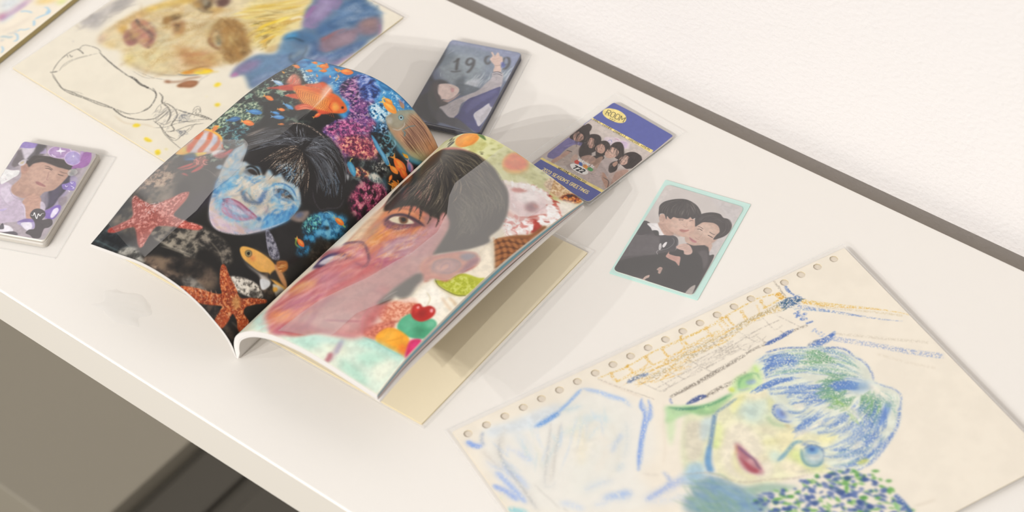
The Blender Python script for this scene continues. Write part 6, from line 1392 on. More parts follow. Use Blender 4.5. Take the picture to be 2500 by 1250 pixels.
ART_YELLOW="""
s 5c5852 3.36 1.28 .72 .15 1|134,980 120,955 109,927 102,897 102,865 110,841 122,827
s 5c5852 2.94 1.28 .6 .15 1|104,904 104,886 119,893
s 5c5852 3.37 1.28 .72 .15 1|109,878 126,883 124,875
s 5c5852 5.28 1.28 .78 .15 1|110,841 128,841 149,845
s 5c5852 3.38 1.29 .66 .15 1|120,838 110,823 116,809 135,801 164,795 194,800
s 5c5852 2.72 1.27 .48 .15 1|135,974 148,961 137,933 138,897 159,853 191,807
s 5c5852 2.72 1.27 .42 .15 1|144,945 145,891 176,831
s 5c5852 6.24 1.27 .72 .15 1|126,984 135,981 146,966
s 5c5852 3.67 1.24 .72 .15 1|132,981 160,996 202,1008 235,1018 276,1017 331,1005 402,994 448,980 496,969 531,964
s 5c5852 3.09 1.25 .48 .15 1|140,984 178,999 225,1016 301,1002
s 5c5852 5.24 1.23 .6 .15 1|232,1015 303,1005 371,992 445,978 484,983 524,982 561,966 589,949
s 5c5852 4 1.22 .6 .15 1|445,978 505,983 544,975 585,952 612,927
s 5c5852 3.22 1.22 .54 .15 1|457,982 509,968 543,938 549,894
s 5c5852 5 1.27 .78 .15 1|184,803 225,812 284,821 331,826 377,830
s 5c5852 8.62 1.25 1 .15 1|370,827 400,826 433,832 459,830 484,828
s 5c5852 4.86 1.23 .84 .15 1|484,828 510,830 530,845 546,876 553,904 548,930
s 5c5852 3.35 1.27 .6 .15 1|188,804 253,818 312,827
s 5c5852 4.08 1.24 .6 .15 1|482,820 500,824 521,834
s 5c5852 6.04 1.23 .72 .15 1|521,822 548,831 567,851 586,854 612,860 641,880 660,916
s 5c5852 4.79 1.21 .72 .15 1|568,850 597,845 635,850 664,871 679,910 706,923 698,946
s 5c5852 4 1.22 .72 .15 1|589,949 609,925 612,902 610,870
s 5c5852 3.99 1.22 .72 .15 1|627,941 624,901 622,869
s 5c5852 3.95 1.2 .72 .15 1|613,935 651,939 682,949 716,957 744,952
s 5c5852 3.18 1.21 .6 .15 1|629,931 657,926 666,903 679,885 717,864 747,837
s 5c5852 3.18 1.21 .6 .15 1|641,960 671,933 692,891 731,841 765,811
s 5c5852 3.56 1.2 .6 .15 1|686,947 711,927 731,878 765,836
s 5c5852 4.79 1.22 .72 .15 1|630,846 675,837 714,824 745,817 771,810
s 5c5852 5.98 1.21 .84 .15 1|709,820 740,812 775,808
s 5c5852 2.81 1.22 .66 .15 1|688,819 680,799 689,788 710,802 709,820
s 5c5852 2.8 1.22 .6 .15 1|702,850 692,816 693,798 723,809
s 5c5852 3.15 1.2 .6 .15 1|704,958 742,962 751,946 744,902 743,852
s 5c5852 3.14 1.19 .54 .15 1|665,946 709,962 772,972 809,976
s 5c5852 2.76 1.2 .48 .15 1|748,949 751,897 746,867
s 5c5852 2.8 1.22 .48 .15 1|716,839 694,806 712,826
s 5c5852 2.86 1.24 .42 .15 1|260,1016 286,1014 305,1006
s 5c5852 2.66 1.24 .36 .15 1|247,1017 283,999 315,991
s 5c5852 2.89 1.25 .42 .15 1|376,792 441,782 488,763
s 5c5852 2.68 1.26 .36 .15 1|358,801 418,799 453,781
s 5c5852 3.01 1.22 .48 .15 1|598,896 590,876 573,864
s 5c5852 3.02 1.23 .48 .15 1|587,904 573,873 574,837
d 7c7c80/8c8c8c/6c7078 40 17.35 5.2 -94 40 .6 1.73 .2 1|659,866 662,838 691,834 712,860 698,878 670,883
d 7c7c80/6c7078 24 15.42 5.14 0 40 .6 1.71 .2 1|718,922 735,901 758,916 748,937
d 8c8884 40 27.75 2.6 -105 20 .5 1.04 0 1|577,895 628,856 690,926 644,945
s c9b08a 6.93 3.46 .3 0 1|483,1000 547,1002 603,968 644,957
s d8ccb8 17.35 10.41 .5 0 1|353,1048 483,1043 616,1041
p ecd030 3.55 .95 0 1 .08|648,677 647,660 663,657 665,674 656,681
p ecd030 3.5 .95 0 1 .08|723,745 727,733 740,736 740,749 730,751
p ecd030 3.46 .95 0 1 .08|574,994 577,981 595,978 595,991 583,999
p ecd030 3.42 .95 0 1 .08|655,1016 659,1007 687,1008 684,1018 669,1022
p ecd030 3.38 .95 0 1 .08|732,1035 739,1023 756,1033 756,1045 744,1046
p e8dc90 3.39 .7 0 1 .08|750,1009 755,1002 764,1007 757,1012
p e4d890 2.64 .6 0 1 .08|667,736 670,732 674,737
s 98949a 3.7 2.78 .7 0 1|60,820 69,823
p c4beba 15.1 .8 0 1 .08|-13,727 -24,679 -3,634 18,562 45,522 76,537 63,604 61,634 64,669 86,726 52,734 17,741
p aaa6a6 11.29 .6 0 1 .08|-9,724 -24,679 9,664 33,692 33,730 12,736
p 989492 11.39 .6 0 1 .08|32,608 20,551 51,528 66,554 69,609 57,618
p a8a4a2 11.3 .5 0 1 .08|8,683 20,655 19,628 66,695 62,717
d a49e98/b8b0a8 50 68 5.67 -90 20 .4 3.78 0 1|-13,727 18,562 76,518 86,624 73,727
s bcb0a0 3.74 3.74 .5 0 1|-16,757 11,755 40,761
s bcb0a0 3.74 3.74 .5 0 1|-5,753 28,757
p dac9a0 11.04 .9 0 1 .08|135,763 113,725 114,668 115,612 126,557 152,490 190,394 491,149 650,309 628,453 635,493 613,563 576,617 545,677 500,724 440,756 333,784 257,752 206,764 168,774
p d8c69a 18.21 .8 0 1 .08|257,752 241,701 296,687 337,629 404,640 473,660 477,728 392,775 302,781
p e0d6a8 21.85 .8 0 1 .08|278,709 344,668 406,693 390,741 322,748
p e4d078 10.9 .6 0 1 .08|280,761 294,742 333,784 317,788
p ccc09c 14.81 .7 0 1 .08|230,562 329,589 346,631 301,628 250,593
p c9c2a0 14.71 .6 0 1 .08|294,634 324,611 359,630 334,658
p d4b078 11.23 .85 0 1 .08|123,670 122,625 131,562 170,552 157,598 154,647 172,689 148,680
p d0a24c 7.45 .7 0 1 .08|146,672 149,642 180,664 180,683
p d8c098 11.14 .7 0 1 .08|144,765 115,714 119,673 145,709 156,756
p c8a898 9.26 .6 0 1 .08|135,763 117,731 137,734 157,764
p e0c07c 11.05 .6 0 1 .08|165,758 179,739 210,742 206,764
p d8b048 11.37 .75 0 1 .08|135,540 166,470 229,365 250,397 192,488 168,544
p d4c098 15.03 .7 0 1 .08|170,552 195,504 231,524 235,567
p b8885c 16.33 .8 0 1 .08|381,613 422,600 473,570 521,552 560,576 559,639 529,675 483,670 432,647
p b07440 14.54 .6 0 1 .08|413,616 458,595 507,590 511,632 470,645
p c09060 12.64 .6 0 1 .08|505,627 527,583 551,574 569,623 537,656
p dcc49c 16.26 .6 0 1 .08|394,631 473,660 532,677 507,705 435,689
p a87468 7.41 .9 0 1 .08|198,697 171,662 186,651 157,617 158,593 187,581 235,586 283,614 311,657 316,680 289,687 264,683 248,713 219,709
p b87c6c 7.43 .8 0 1 .08|157,617 165,593 199,585 257,606 298,657 289,674 226,648 188,640
p c09478 9.25 .8 0 1 .08|180,655 198,642 250,658 285,677 249,676 208,671
p 8c5c58 9.24 .7 0 1 .08|178,675 190,666 225,686 262,694 246,711 213,704
s 4c3c44 13.02 5.58 .75 0 1|160,601 184,610 216,614 260,622 293,643
p 3c3440 3.75 .8 0 1 .08|155,600 163,594 186,609 173,610
s 6c4448 9.21 4.6 .7 0 1|294,679 289,655 281,634
s 5c4844 9.25 5.55 .6 0 1|186,660 223,678 253,683
s 90887c 7.45 5.59 .6 0 1|197,577 244,588 276,611
s 5c4440 9.17 3.67 .7 0 1|313,683 305,670
p 8c6430 6.56 .9 0 1 .08|240,545 228,521 245,504 245,485 270,476 281,505 267,525 272,549 257,555
p 4c3820 5.63 .8 0 1 .08|246,512 248,488 268,477 275,500 265,517
p 946444 9.3 .85 0 1 .08|278,535 278,516 301,499 333,522 348,556 338,572 309,558
p 3c2c24 5.58 .8 0 1 .08|293,533 301,518 334,548 319,551
p c8b890 5.61 .7 0 1 .08|272,517 284,502 299,510 287,524
p b88850 9.26 .7 0 1 .08|321,530 343,532 354,561 344,577
p c8a870 9.41 .6 0 1 .08|218,506 230,478 263,462 266,479 238,505
p 7c6448 9.46 .9 0 1 .08|255,402 256,364 295,334 320,372 340,404 319,411 279,412
p 3c342c 5.67 .85 0 1 .08|292,384 296,362 328,385 323,408
p a09880 5.68 .8 0 1 .08|271,371 287,360 305,384 295,391
p 4c2c2c 9.46 .85 0 1 .08|310,342 334,305 360,323 359,362 332,363
p 6c4840 7.57 .7 0 1 .08|337,341 345,316 359,343
p b48c48 11.36 .8 0 1 .08|223,398 271,391 306,411 272,418
p b48438 9.41 .6 0 1 .08|324,388 362,359 371,381 343,407
p 9c7844 12.85 .9 0 1 .08|397,445 404,412 455,383 518,391 571,424 616,480 626,517 608,558 565,555 530,527 477,522 432,492
p a4783c 14.85 .7 0 1 .08|417,412 450,378 495,408 486,452 445,446
p 845c2c 12.78 .75 0 1 .08|526,439 562,421 616,480 617,515 568,480
p 5c4420 9.11 .6 0 1 .08|564,456 584,450 617,488 601,492
p c0a870 14.7 .7 0 1 .08|486,452 508,435 550,476 532,490
p 8c6038 9.2 .8 0 1 .08|436,489 435,462 461,461 509,507 509,534 479,530
p c4b89c 5.52 .85 0 1 .08|436,480 444,465 477,477 509,507 508,526 481,519
p 646450 5.51 .9 0 1 .08|457,483 471,477 498,497 504,515 483,508
s 6c3c28 9.16 4.58 .7 0 1|443,502 464,523 500,532 530,527
s 5c5040 7.39 3.69 .6 0 1|433,473 448,462 479,475
p a89068 14.85 .6 0 1 .08|377,479 384,446 405,439 428,495 412,499
h 8c6834/6c5028/b08c50/a07838 70 9.16 .5 14.65 .1 .4 2.75|399,434 434,389 528,401|460,453 525,477 598,548|479,420 559,451 617,515|562,539 601,563 609,566
s c8b080 9.07 5.44 .6 0 1|515,539 565,555 597,566
p c8a468 14.49 .5 0 1 .08|507,590 536,540 580,570 558,613
s 98948c 4.48 2.69 .6 0 1|443,759 485,735 537,695 570,662 599,626
s e8a020 14.36 3.59 .85 0 1|507,705 524,683 537,656 559,639 593,627
p f0d020 4.48 .9 0 1 .08|539,672 559,639 587,627 586,646 555,673
p e08c20 5.38 .7 0 1 .08|510,695 524,670 545,677 525,696
s e0c880 8.96 3.58 .7 0 1|580,659 598,625 610,618
s 4c5c6c 4.48 1.79 .6 0 1|499,716 534,698 565,670
s 5c3818 4.5 2.7 .5 0 1|516,681 536,643 561,616
p 94603c 4.44 .95 0 1 .08|543,757 546,741 558,715 587,697 598,715 593,735 570,752 554,762
p ac7450 5.34 .8 0 1 .08|549,744 568,712 588,705 580,729
s 9c7458 12.49 4.46 .6 0 1|495,769 519,754 542,731 550,708 580,672
p 8c5434 5.35 .7 0 1 .08|489,767 501,756 515,763 501,773
s a8a098 3.57 2.68 .6 0 1|593,710 588,679 594,648
p dccb8c 14.81 .85 0 1 .08|447,333 438,189 728,-30 756,35 695,109 678,187 660,237 679,269 656,314 675,372 693,404 669,440 622,439 586,449 537,395
h e8d060/e0bc3c/ecdc8c/c09030/d8c88c/b08840/f0e4b0/d8b468 190 11.17 .55 14.89 .08 .45 2.79|379,347 479,243 565,140 632,43|414,367 511,275 597,173 653,65|485,370 568,279 629,205 669,81|547,405 566,317 613,263 657,165|580,444 567,372 605,316 658,248|651,454 617,407 621,359 651,308
h 8c6c2c/a07c38/6c5c30 50 4.8 .6 11.08 .1 .4 1.85|452,338 542,252 597,145|547,405 569,333 620,277|604,435 604,381 621,331|651,454 637,401 647,357
s f0d030 12.99 3.71 .8 0 1|555,372 560,331 579,289 593,250
s e8c84c 12.89 3.68 .8 0 1|578,409 585,376 605,343
s f0e088 13.02 3.72 .8 0 1|582,306 589,273 601,245
s e0b440 12.83 3.67 .8 0 1|614,418 621,386 629,353
s f4ecd0 13.03 3.72 .8 0 1|608,258 624,227 645,221
p b89868 7.28 .6 0 1 .08|669,440 690,415 693,377 672,383 653,416
p 5c7896 9.12 .95 0 1 .08|617,186 604,139 588,95 719,-4 771,23 810,22 850,38 889,73 922,122 918,179 923,239 915,298 917,341 880,369 816,435 813,472 774,537 770,611 725,592 689,576 663,609 643,567 640,516 653,470 691,441 703,414 679,370 657,341 666,297 679,269 645,221
p 8c78a0 11.21 .9 0 1 .08|667,251 637,199 623,144 606,100 664,56 687,87 700,142 705,194 699,236
p a89cc0 13.11 .8 0 1 .08|661,190 635,116 643,82 672,126 685,181
s b060a0 13.09 5.61 .6 0 1|648,218 634,183 623,144
s b478a8 11.09 5.55 .5 0 1|671,248 704,241 716,213
s a06c98 11.26 5.63 .6 0 1|705,120 691,84 679,64
p 3f6490 11.13 .9 0 1 .08|725,243 719,202 726,141 702,75 722,13 771,23 820,33 836,86 817,128 795,172 777,222 767,266
p 5f7ca0 14.88 .6 0 1 .08|736,152 748,68 797,50 805,100 774,151
d 34587c/7090b4/8ca0b8 60 74.19 14.84 -68 20 .45 5.56 .15 1|742,240 718,91 740,18 848,49 838,121 782,227
p 8c7078 11.05 .85 0 1 .08|823,133 825,94 853,55 896,87 913,119 893,153 860,159
p a08078 12.93 .6 0 1 .08|822,105 847,69 881,98 855,126
p 7c4848 9.15 .8 0 1 .08|773,271 784,235 791,202 801,240 795,281
p 8c707c 10.94 .85 0 1 .08|792,311 785,271 796,208 833,144 860,159 878,219 853,274 833,307 805,319
p a8909c 12.77 .7 0 1 .08|818,264 825,204 850,176 865,219 847,260
s b06868 9.17 4.59 .6 0 1|773,271 785,244 791,202 807,172
s a86c74 9.07 5.44 .5 0 1|797,316 833,307 850,271
p 4c6c9c 9.05 .85 0 1 .08|853,327 873,267 893,207 913,174 920,196 915,244 903,299 883,332
p 405f8c 10.89 .8 0 1 .08|754,313 761,280 799,305 835,323 836,349 801,367
p 3f6890 11 .8 0 1 .08|680,305 689,280 724,262 760,272 754,313 720,338
p 2f8cc0 9.18 .7 0 1 .08|662,346 664,308 679,296 700,317 687,345
p 68a8d0 7.35 .7 0 1 .08|659,330 663,313 679,324
s 20303c 7.32 3.66 .6 0 1|674,345 692,323 738,316
p 98a8b8 9.06 .7 0 1 .08|768,347 763,315 775,314 799,359 804,391
p 6c8cac 14.38 .8 0 1 .08|658,475 691,441 718,403 753,412 779,464 772,522 744,560 710,551
p 6890b0 10.9 .7 0 1 .08|675,372 700,344 748,380 741,412 703,414
p 947ca0 10.78 .75 0 1 .08|645,565 649,518 681,484 699,515 687,568 661,588
p c078a8 5.36 .8 0 1 .08|661,610 656,583 677,585 674,600
p 7080a0 12.45 .8 0 1 .08|737,566 754,518 789,474 794,505 779,568 763,598
p 8c7ca4 12.57 .7 0 1 .08|791,410 850,338 895,331 880,369 818,425
p c088b4 7.19 .6 0 1 .08|893,342 910,293 924,247 927,271 920,330
d a0b4c8/6078a0/8c98b8 70 53.92 12.58 -74 20 .35 5.39 .15 1|747,575 728,413 840,328 908,196 907,330 772,522
s 3c4854 7.22 4.51 .7 0 1|741,386 762,414 792,418 797,397 788,368
s 4c5860 6.35 3.63 .6 0 1|755,321 777,349 786,378
s a8b0a8 10.86 7.24 .5 0 1|753,412 766,385 760,353
s a06088 5.51 3.67 .6 0 1|884,77 915,109 923,130
s 5c80a0 7.46 5.6 .5 0 1|761,12 822,22 871,50
d b88c50/c8a468/a07840/d8c488/e8dca8/c0a060 260 84.71 16.57 -68 30 .26 5.52 .15 1|123,670 131,562 224,426 493,354 619,478 608,558 498,721 328,779 214,739
d 8c6430/74542c/a87c40 70 62.4 11.01 31 25 .35 3.67 .15 1|397,445 455,383 567,427 622,493 608,558 530,527 465,458
s 7c6040 9.02 7.21 .3 0 1|297,776 392,775 485,735
s 6c5038 7.5 5.62 .4 0 1|289,461 277,489 263,528
s 584838 7.53 4.71 .5 0 1|285,418 325,416 356,393
"""
ART_CORNER="""
p cfd8e0 18.28 .8 0 1 .08|634,671 681,619 700,647 697,687 682,720
p b890b4 9.11 .85 0 1 .08|682,720 691,711 698,676 703,645 705,617 716,622 711,660 704,695 701,728 699,740
p b4688c 9.06 .75 0 1 .08|685,723 692,712 702,723 701,743
s 9c78b0 10.6 6.06 .5 0 1|703,742 706,721 712,679 712,636
s a8c8e0 9.04 7.53 .5 0 1|708,750 714,735 719,698
p ecd49c 9.15 .9 0 1 .08|739,628 730,606 774,572 794,575 780,592 766,608 752,624
p e8c880 9.15 .7 0 1 .08|739,616 762,591 775,598 755,614
p d0dc80 9.14 .9 0 1 .08|795,598 790,578 801,564 807,583
s a4c8e0 6.05 2.42 .8 0 1|725,680 734,671 746,666 760,665
s a4c8e0 6.04 2.42 .8 0 1|771,628 783,625 799,635 801,645 792,665 786,684
s a4c8e0 12.09 2.42 .8 0 1|797,647 798,639 793,630
s a4c8e0 7.5 2.4 .8 0 1|787,688 797,697 805,707
s a4c8e0 4.48 2.39 .8 0 1|782,751 782,740 794,734 803,720
s a4c8e0 5.94 2.37 .8 0 1|779,761 793,763 807,778 802,790
s a4c8e0 5.88 2.35 .8 0 1|787,823 801,830 807,841 808,847
s 98b8c8 7.43 2.97 .7 0 1|755,796 764,787 780,782 786,773
s 8ca8b8 4.45 2.96 .5 0 1|765,806 775,798
s c8b8ac 7.49 7.49 .4 0 1|738,778 758,739 769,683
s a8b0b8 5.96 4.47 .5 0 1|763,774 777,758 773,745
s b8a8b0 4.44 2.96 .5 0 1|770,811 775,804
"""
ART_ROOM="""
p 5a62a4 0 1 0 0 .03|12,322 -22,12 526,-19 535,211 -19,234 -116,234
p f0dc8c 0 1 0 0 .08|-17,236 -4,224 524,200 526,229
p 5a62a4 0 1 0 0 .03|22,901 24,765 561,727 565,890
p f0dc8c 0 1 0 0 .08|15,763 17,743 548,708 551,734
k 0|3,251 526,229 548,708 20,744
p c0b4ae 0 1 0 0 .08|3,251 526,229 548,708 20,744
p c8bcb4 10.08 .8 0 1 .08|-1,254 531,229 528,342 191,362 29,393
p d8c8d4 4.03 .7 0 1 .08|196,315 244,273 295,256 352,247 389,299 331,350 261,356 212,343
p c8b0d0 3.01 .7 0 1 .08|303,277 342,257 371,301 338,316
s 6070b8 3.63 .81 .8 0 1|235,337 240,311 266,324
s a04878 3.63 .81 .8 0 1|254,285 271,277 286,278
s 5878b8 3.02 .81 .7 0 1|247,340 270,334
p 7870a0 2.01 1 0 1 .08|11,550 22,469 114,444 153,508 146,625 119,678 42,718 6,638
p 3c3230 1.52 1 0 1 .08|-5,408 -21,359 -13,315 9,318 19,287 54,292 75,323 82,346 120,383 140,421 121,452 65,474 17,474
p c09888 1.22 1 0 1 .08|8,411 25,389 71,397 100,429 93,463 62,476 28,450
s 8c84b0 10.87 1.51 .8 0 1|55,567 83,514 111,462
s 60588c 4.82 1 .7 0 1|64,587 100,513
s 60588c 3.63 1.01 .6 0 1|46,547 69,499
s 2c2422 9.75 1.52 .8 0 1|15,419 22,385 82,388
s 2c2422 7.29 1.52 .7 0 1|29,393 77,393 112,432
p b4a49c 2 1 0 1 .08|80,573 93,505 139,493 171,548 206,628 192,696 126,727 91,647
p 3c3230 1.51 1 0 1 .08|105,382 107,352 142,328 183,341 226,401 240,459 233,493 220,561 185,564 153,508 146,458 116,415
p c09888 1.21 1 0 1 .08|126,405 131,380 168,383 200,424 202,458 173,462 140,436
p 403634 3 .95 0 1 .08|143,517 132,443 195,471 247,508 258,582 204,574
p b89484 2 .95 0 1 .08|94,589 122,578 122,661 110,740 84,722 91,647
s 1c1c20 4.81 .6 .9 0 1|90,585 107,577 130,571
p 4c4240 1.99 1 0 1 .08|261,523 289,471 324,468 355,523 375,588 306,594
p 3c3230 1.5 1 0 1 .08|204,407 198,370 226,338 269,349 301,390 313,435 303,486 268,490
p c8a090 1.2 1 0 1 .08|211,415 212,385 247,382 285,419 287,452 255,459 224,445
s 2c2422 7.24 1.51 .8 0 1|211,415 212,385 246,370
p 38302e 2.98 .8 0 1 .08|260,553 265,506 305,499 324,551 292,579
p bcaca8 1.97 1 0 1 .08|334,542 336,471 369,456 417,468 468,505 515,599 494,699 371,727 337,649
p 3c3230 1.5 1 0 1 .08|286,362 279,312 310,284 360,311 404,369 411,419 376,422 338,400
p c8a494 1.2 1 0 1 .08|293,412 289,366 322,351 362,364 379,405 362,448 334,459 306,442
s 2c2422 10.82 1.5 .85 0 1|296,395 289,345 342,341 374,367
p b8a49c 1.96 1 0 1 .08|465,563 468,505 513,451 547,490 563,611 562,693 504,690 484,627
p 3c3230 1.49 1 0 1 .08|407,394 406,340 435,299 487,295 532,325 555,373 527,425 508,456 438,450 468,505 461,538 424,517
p c8a494 1.19 1 0 1 .08|409,406 414,360 449,357 476,388 476,430 455,448 427,432
p 3a3230 2.97 .95 0 1 .08|449,357 487,295 536,335 538,416 510,447 479,413
p 38302e 2.96 .9 0 1 .08|396,486 414,443 463,509 458,555 427,542
p b8907c 1.95 .95 0 1 .08|413,609 427,583 502,625 565,676 557,697 483,656
p c49c88 1.49 .9 0 1 .08|407,477 414,443 433,454 438,491 426,494
p b08c7c 1.96 .85 0 1 .08|482,520 520,459 547,490 549,596 552,661 502,584
p c8a494 1.99 .8 0 1 .08|209,570 237,517 289,513 306,553 265,590
p b89480 2.48 .8 0 1 .08|292,579 298,491 319,473 344,533 375,629 329,629
s 4c4240 5.86 1.47 .8 0 1|449,618 502,625 543,682
p c8a898 1.49 .8 0 1 .08|162,611 162,570 193,584 206,628 192,654
p c4b0ac 3.94 .7 0 1 .08|247,674 292,579 351,582 410,584 454,654 426,706 351,705
p 9c8c88 2.97 .7 0 1 .08|192,696 209,653 261,689 230,717
d 6c5c58/e0d0c8/4c403e 60 16.58 3.55 -13 60 .35 .79 0 1|105,662 292,579 396,486 503,502 535,663 364,720 199,703
h 2c2422/4c403c/5c504c/1c1816 90 6.05 .5 6.05 0 .6 0|-36,364 6,441 44,493|110,377 141,463 176,544|158,335 219,393 265,465
h 2c2422/4c403c/5c504c/1c1816 90 5.98 .5 5.98 0 .6 0|198,370 232,438 291,483|286,320 300,378 371,426|362,322 404,369 421,451|421,326 429,430 463,509|487,295 533,337 538,416
p d8b8a8 3.97 .5 0 1 .08|414,402 430,367 466,397 459,431
p d8b8a8 4 .5 0 1 .08|303,403 328,367 360,394 348,432
p d0ac9c 4.03 .5 0 1 .08|139,415 160,390 195,429 174,448
p d0ac9c 4.01 .5 0 1 .08|222,412 242,387 274,428 256,445
s e8dcd8 3.62 1.01 .3 0 1|205,378 240,375
h 8c7c78/c8b8b4 30 3.55 .4 7.1 0 .5 0|254,599 351,582 417,551|247,674 351,664 447,647
s 3c2c28 2.68 .41 .8 0 0|31,428 35,427 41,426
s 3c2c28 2.67 .4 .8 0 0|56,428 60,427 66,426
s a05c54 2.91 .51 .8 0 0|62,454 70,452 79,452
s 3c2c28 2.66 .4 .8 0 0|143,420 147,419 153,418
s 3c2c28 2.66 .4 .8 0 0|168,421 172,420 178,419
s a05c54 2.89 .5 .8 0 0|174,446 182,445 191,444
s 3c2c28 2.65 .4 .8 0 0|225,418 230,416 235,415
s 3c2c28 2.65 .4 .8 0 0|250,418 254,417 260,416
s a05c54 2.88 .5 .8 0 0|256,443 264,442 273,441
s 3c2c28 2.64 .4 .8 0 0|305,402 310,401 316,400
s 3c2c28 2.64 .4 .8 0 0|330,403 335,401 340,401
s a05c54 2.87 .5 .8 0 0|336,428 344,427 353,426
s 3c2c28 2.62 .4 .8 0 0|419,399 423,398 429,397
s 3c2c28 2.62 .4 .8 0 0|443,399 448,398 454,397
s a05c54 2.85 .5 .8 0 0|449,424 457,423 466,422
k
p d84838 .99 .95 0 1 .08|203,630 206,607 229,607 241,631 222,641
p 3058a8 .99 .9 0 1 .08|233,617 246,606 270,626 257,638
p e89838 .99 .95 0 1 .08|275,622 278,599 305,609 311,631 295,638
p 4c9c58 .99 .9 0 1 .08|313,622 322,601 352,608 352,629 332,633
s 8c5898 4.76 .99 .8 0 1|244,608 266,602 292,620
t Welcome_to f0ece8 4.77 1.3 .3 0 1 0|203,582 325,572 215,609
p f0ece8 .59 1 0 1 .08|207,676 209,653 251,636 306,635 345,649 344,677 303,693 247,694
t 722 2c2c30 10.68 1.35 .2 0 1 0|229,657 309,647 240,688
s c8bcb8 1.66 .39 .6 .3 0|225,711 275,704 328,701
s c8bcb8 1.65 .39 .6 .3 0|242,715 292,708 336,704
s c8bcb8 1.65 .39 .6 .3 0|258,719 309,712 344,708
s c8bcb8 1.65 .39 .6 .3 0|275,723 326,716 352,712
p f0dc8c .62 1 0 1 .08|8,131 3,99 26,71 84,50 148,58 185,90 189,125 155,152 88,162 39,155
t ROOM 4c4438 4.94 1.35 .1 1 1 0|19,93 162,74 40,139
t 722 4c4438 2.95 1.5 .2 0 1 0|82,148 129,141 88,167
t MINJI 4c4438 2.71 1.3 .2 0 1 0|12,224 69,220 21,241
t HANNI 4c4438 2.69 1.3 .2 0 1 0|93,221 167,214 103,240
t DANIELLE 4c4438 2.68 1.3 .2 0 1 0|191,219 293,211 200,238
t HAERIN 4c4438 2.66 1.3 .2 0 1 0|322,213 402,206 331,232
t HYEIN 4c4438 2.65 1.3 .2 0 1 0|426,208 493,202 435,226
t WELCOME_TO_ROOM_722 3c3830 2.84 1.3 .2 0 1 0|162,738 393,725 170,755
t 2023_SEASON'S_GREETINGS f0dc9c 5.66 1.35 .15 0 1 0|91,810 469,780 100,838
"""
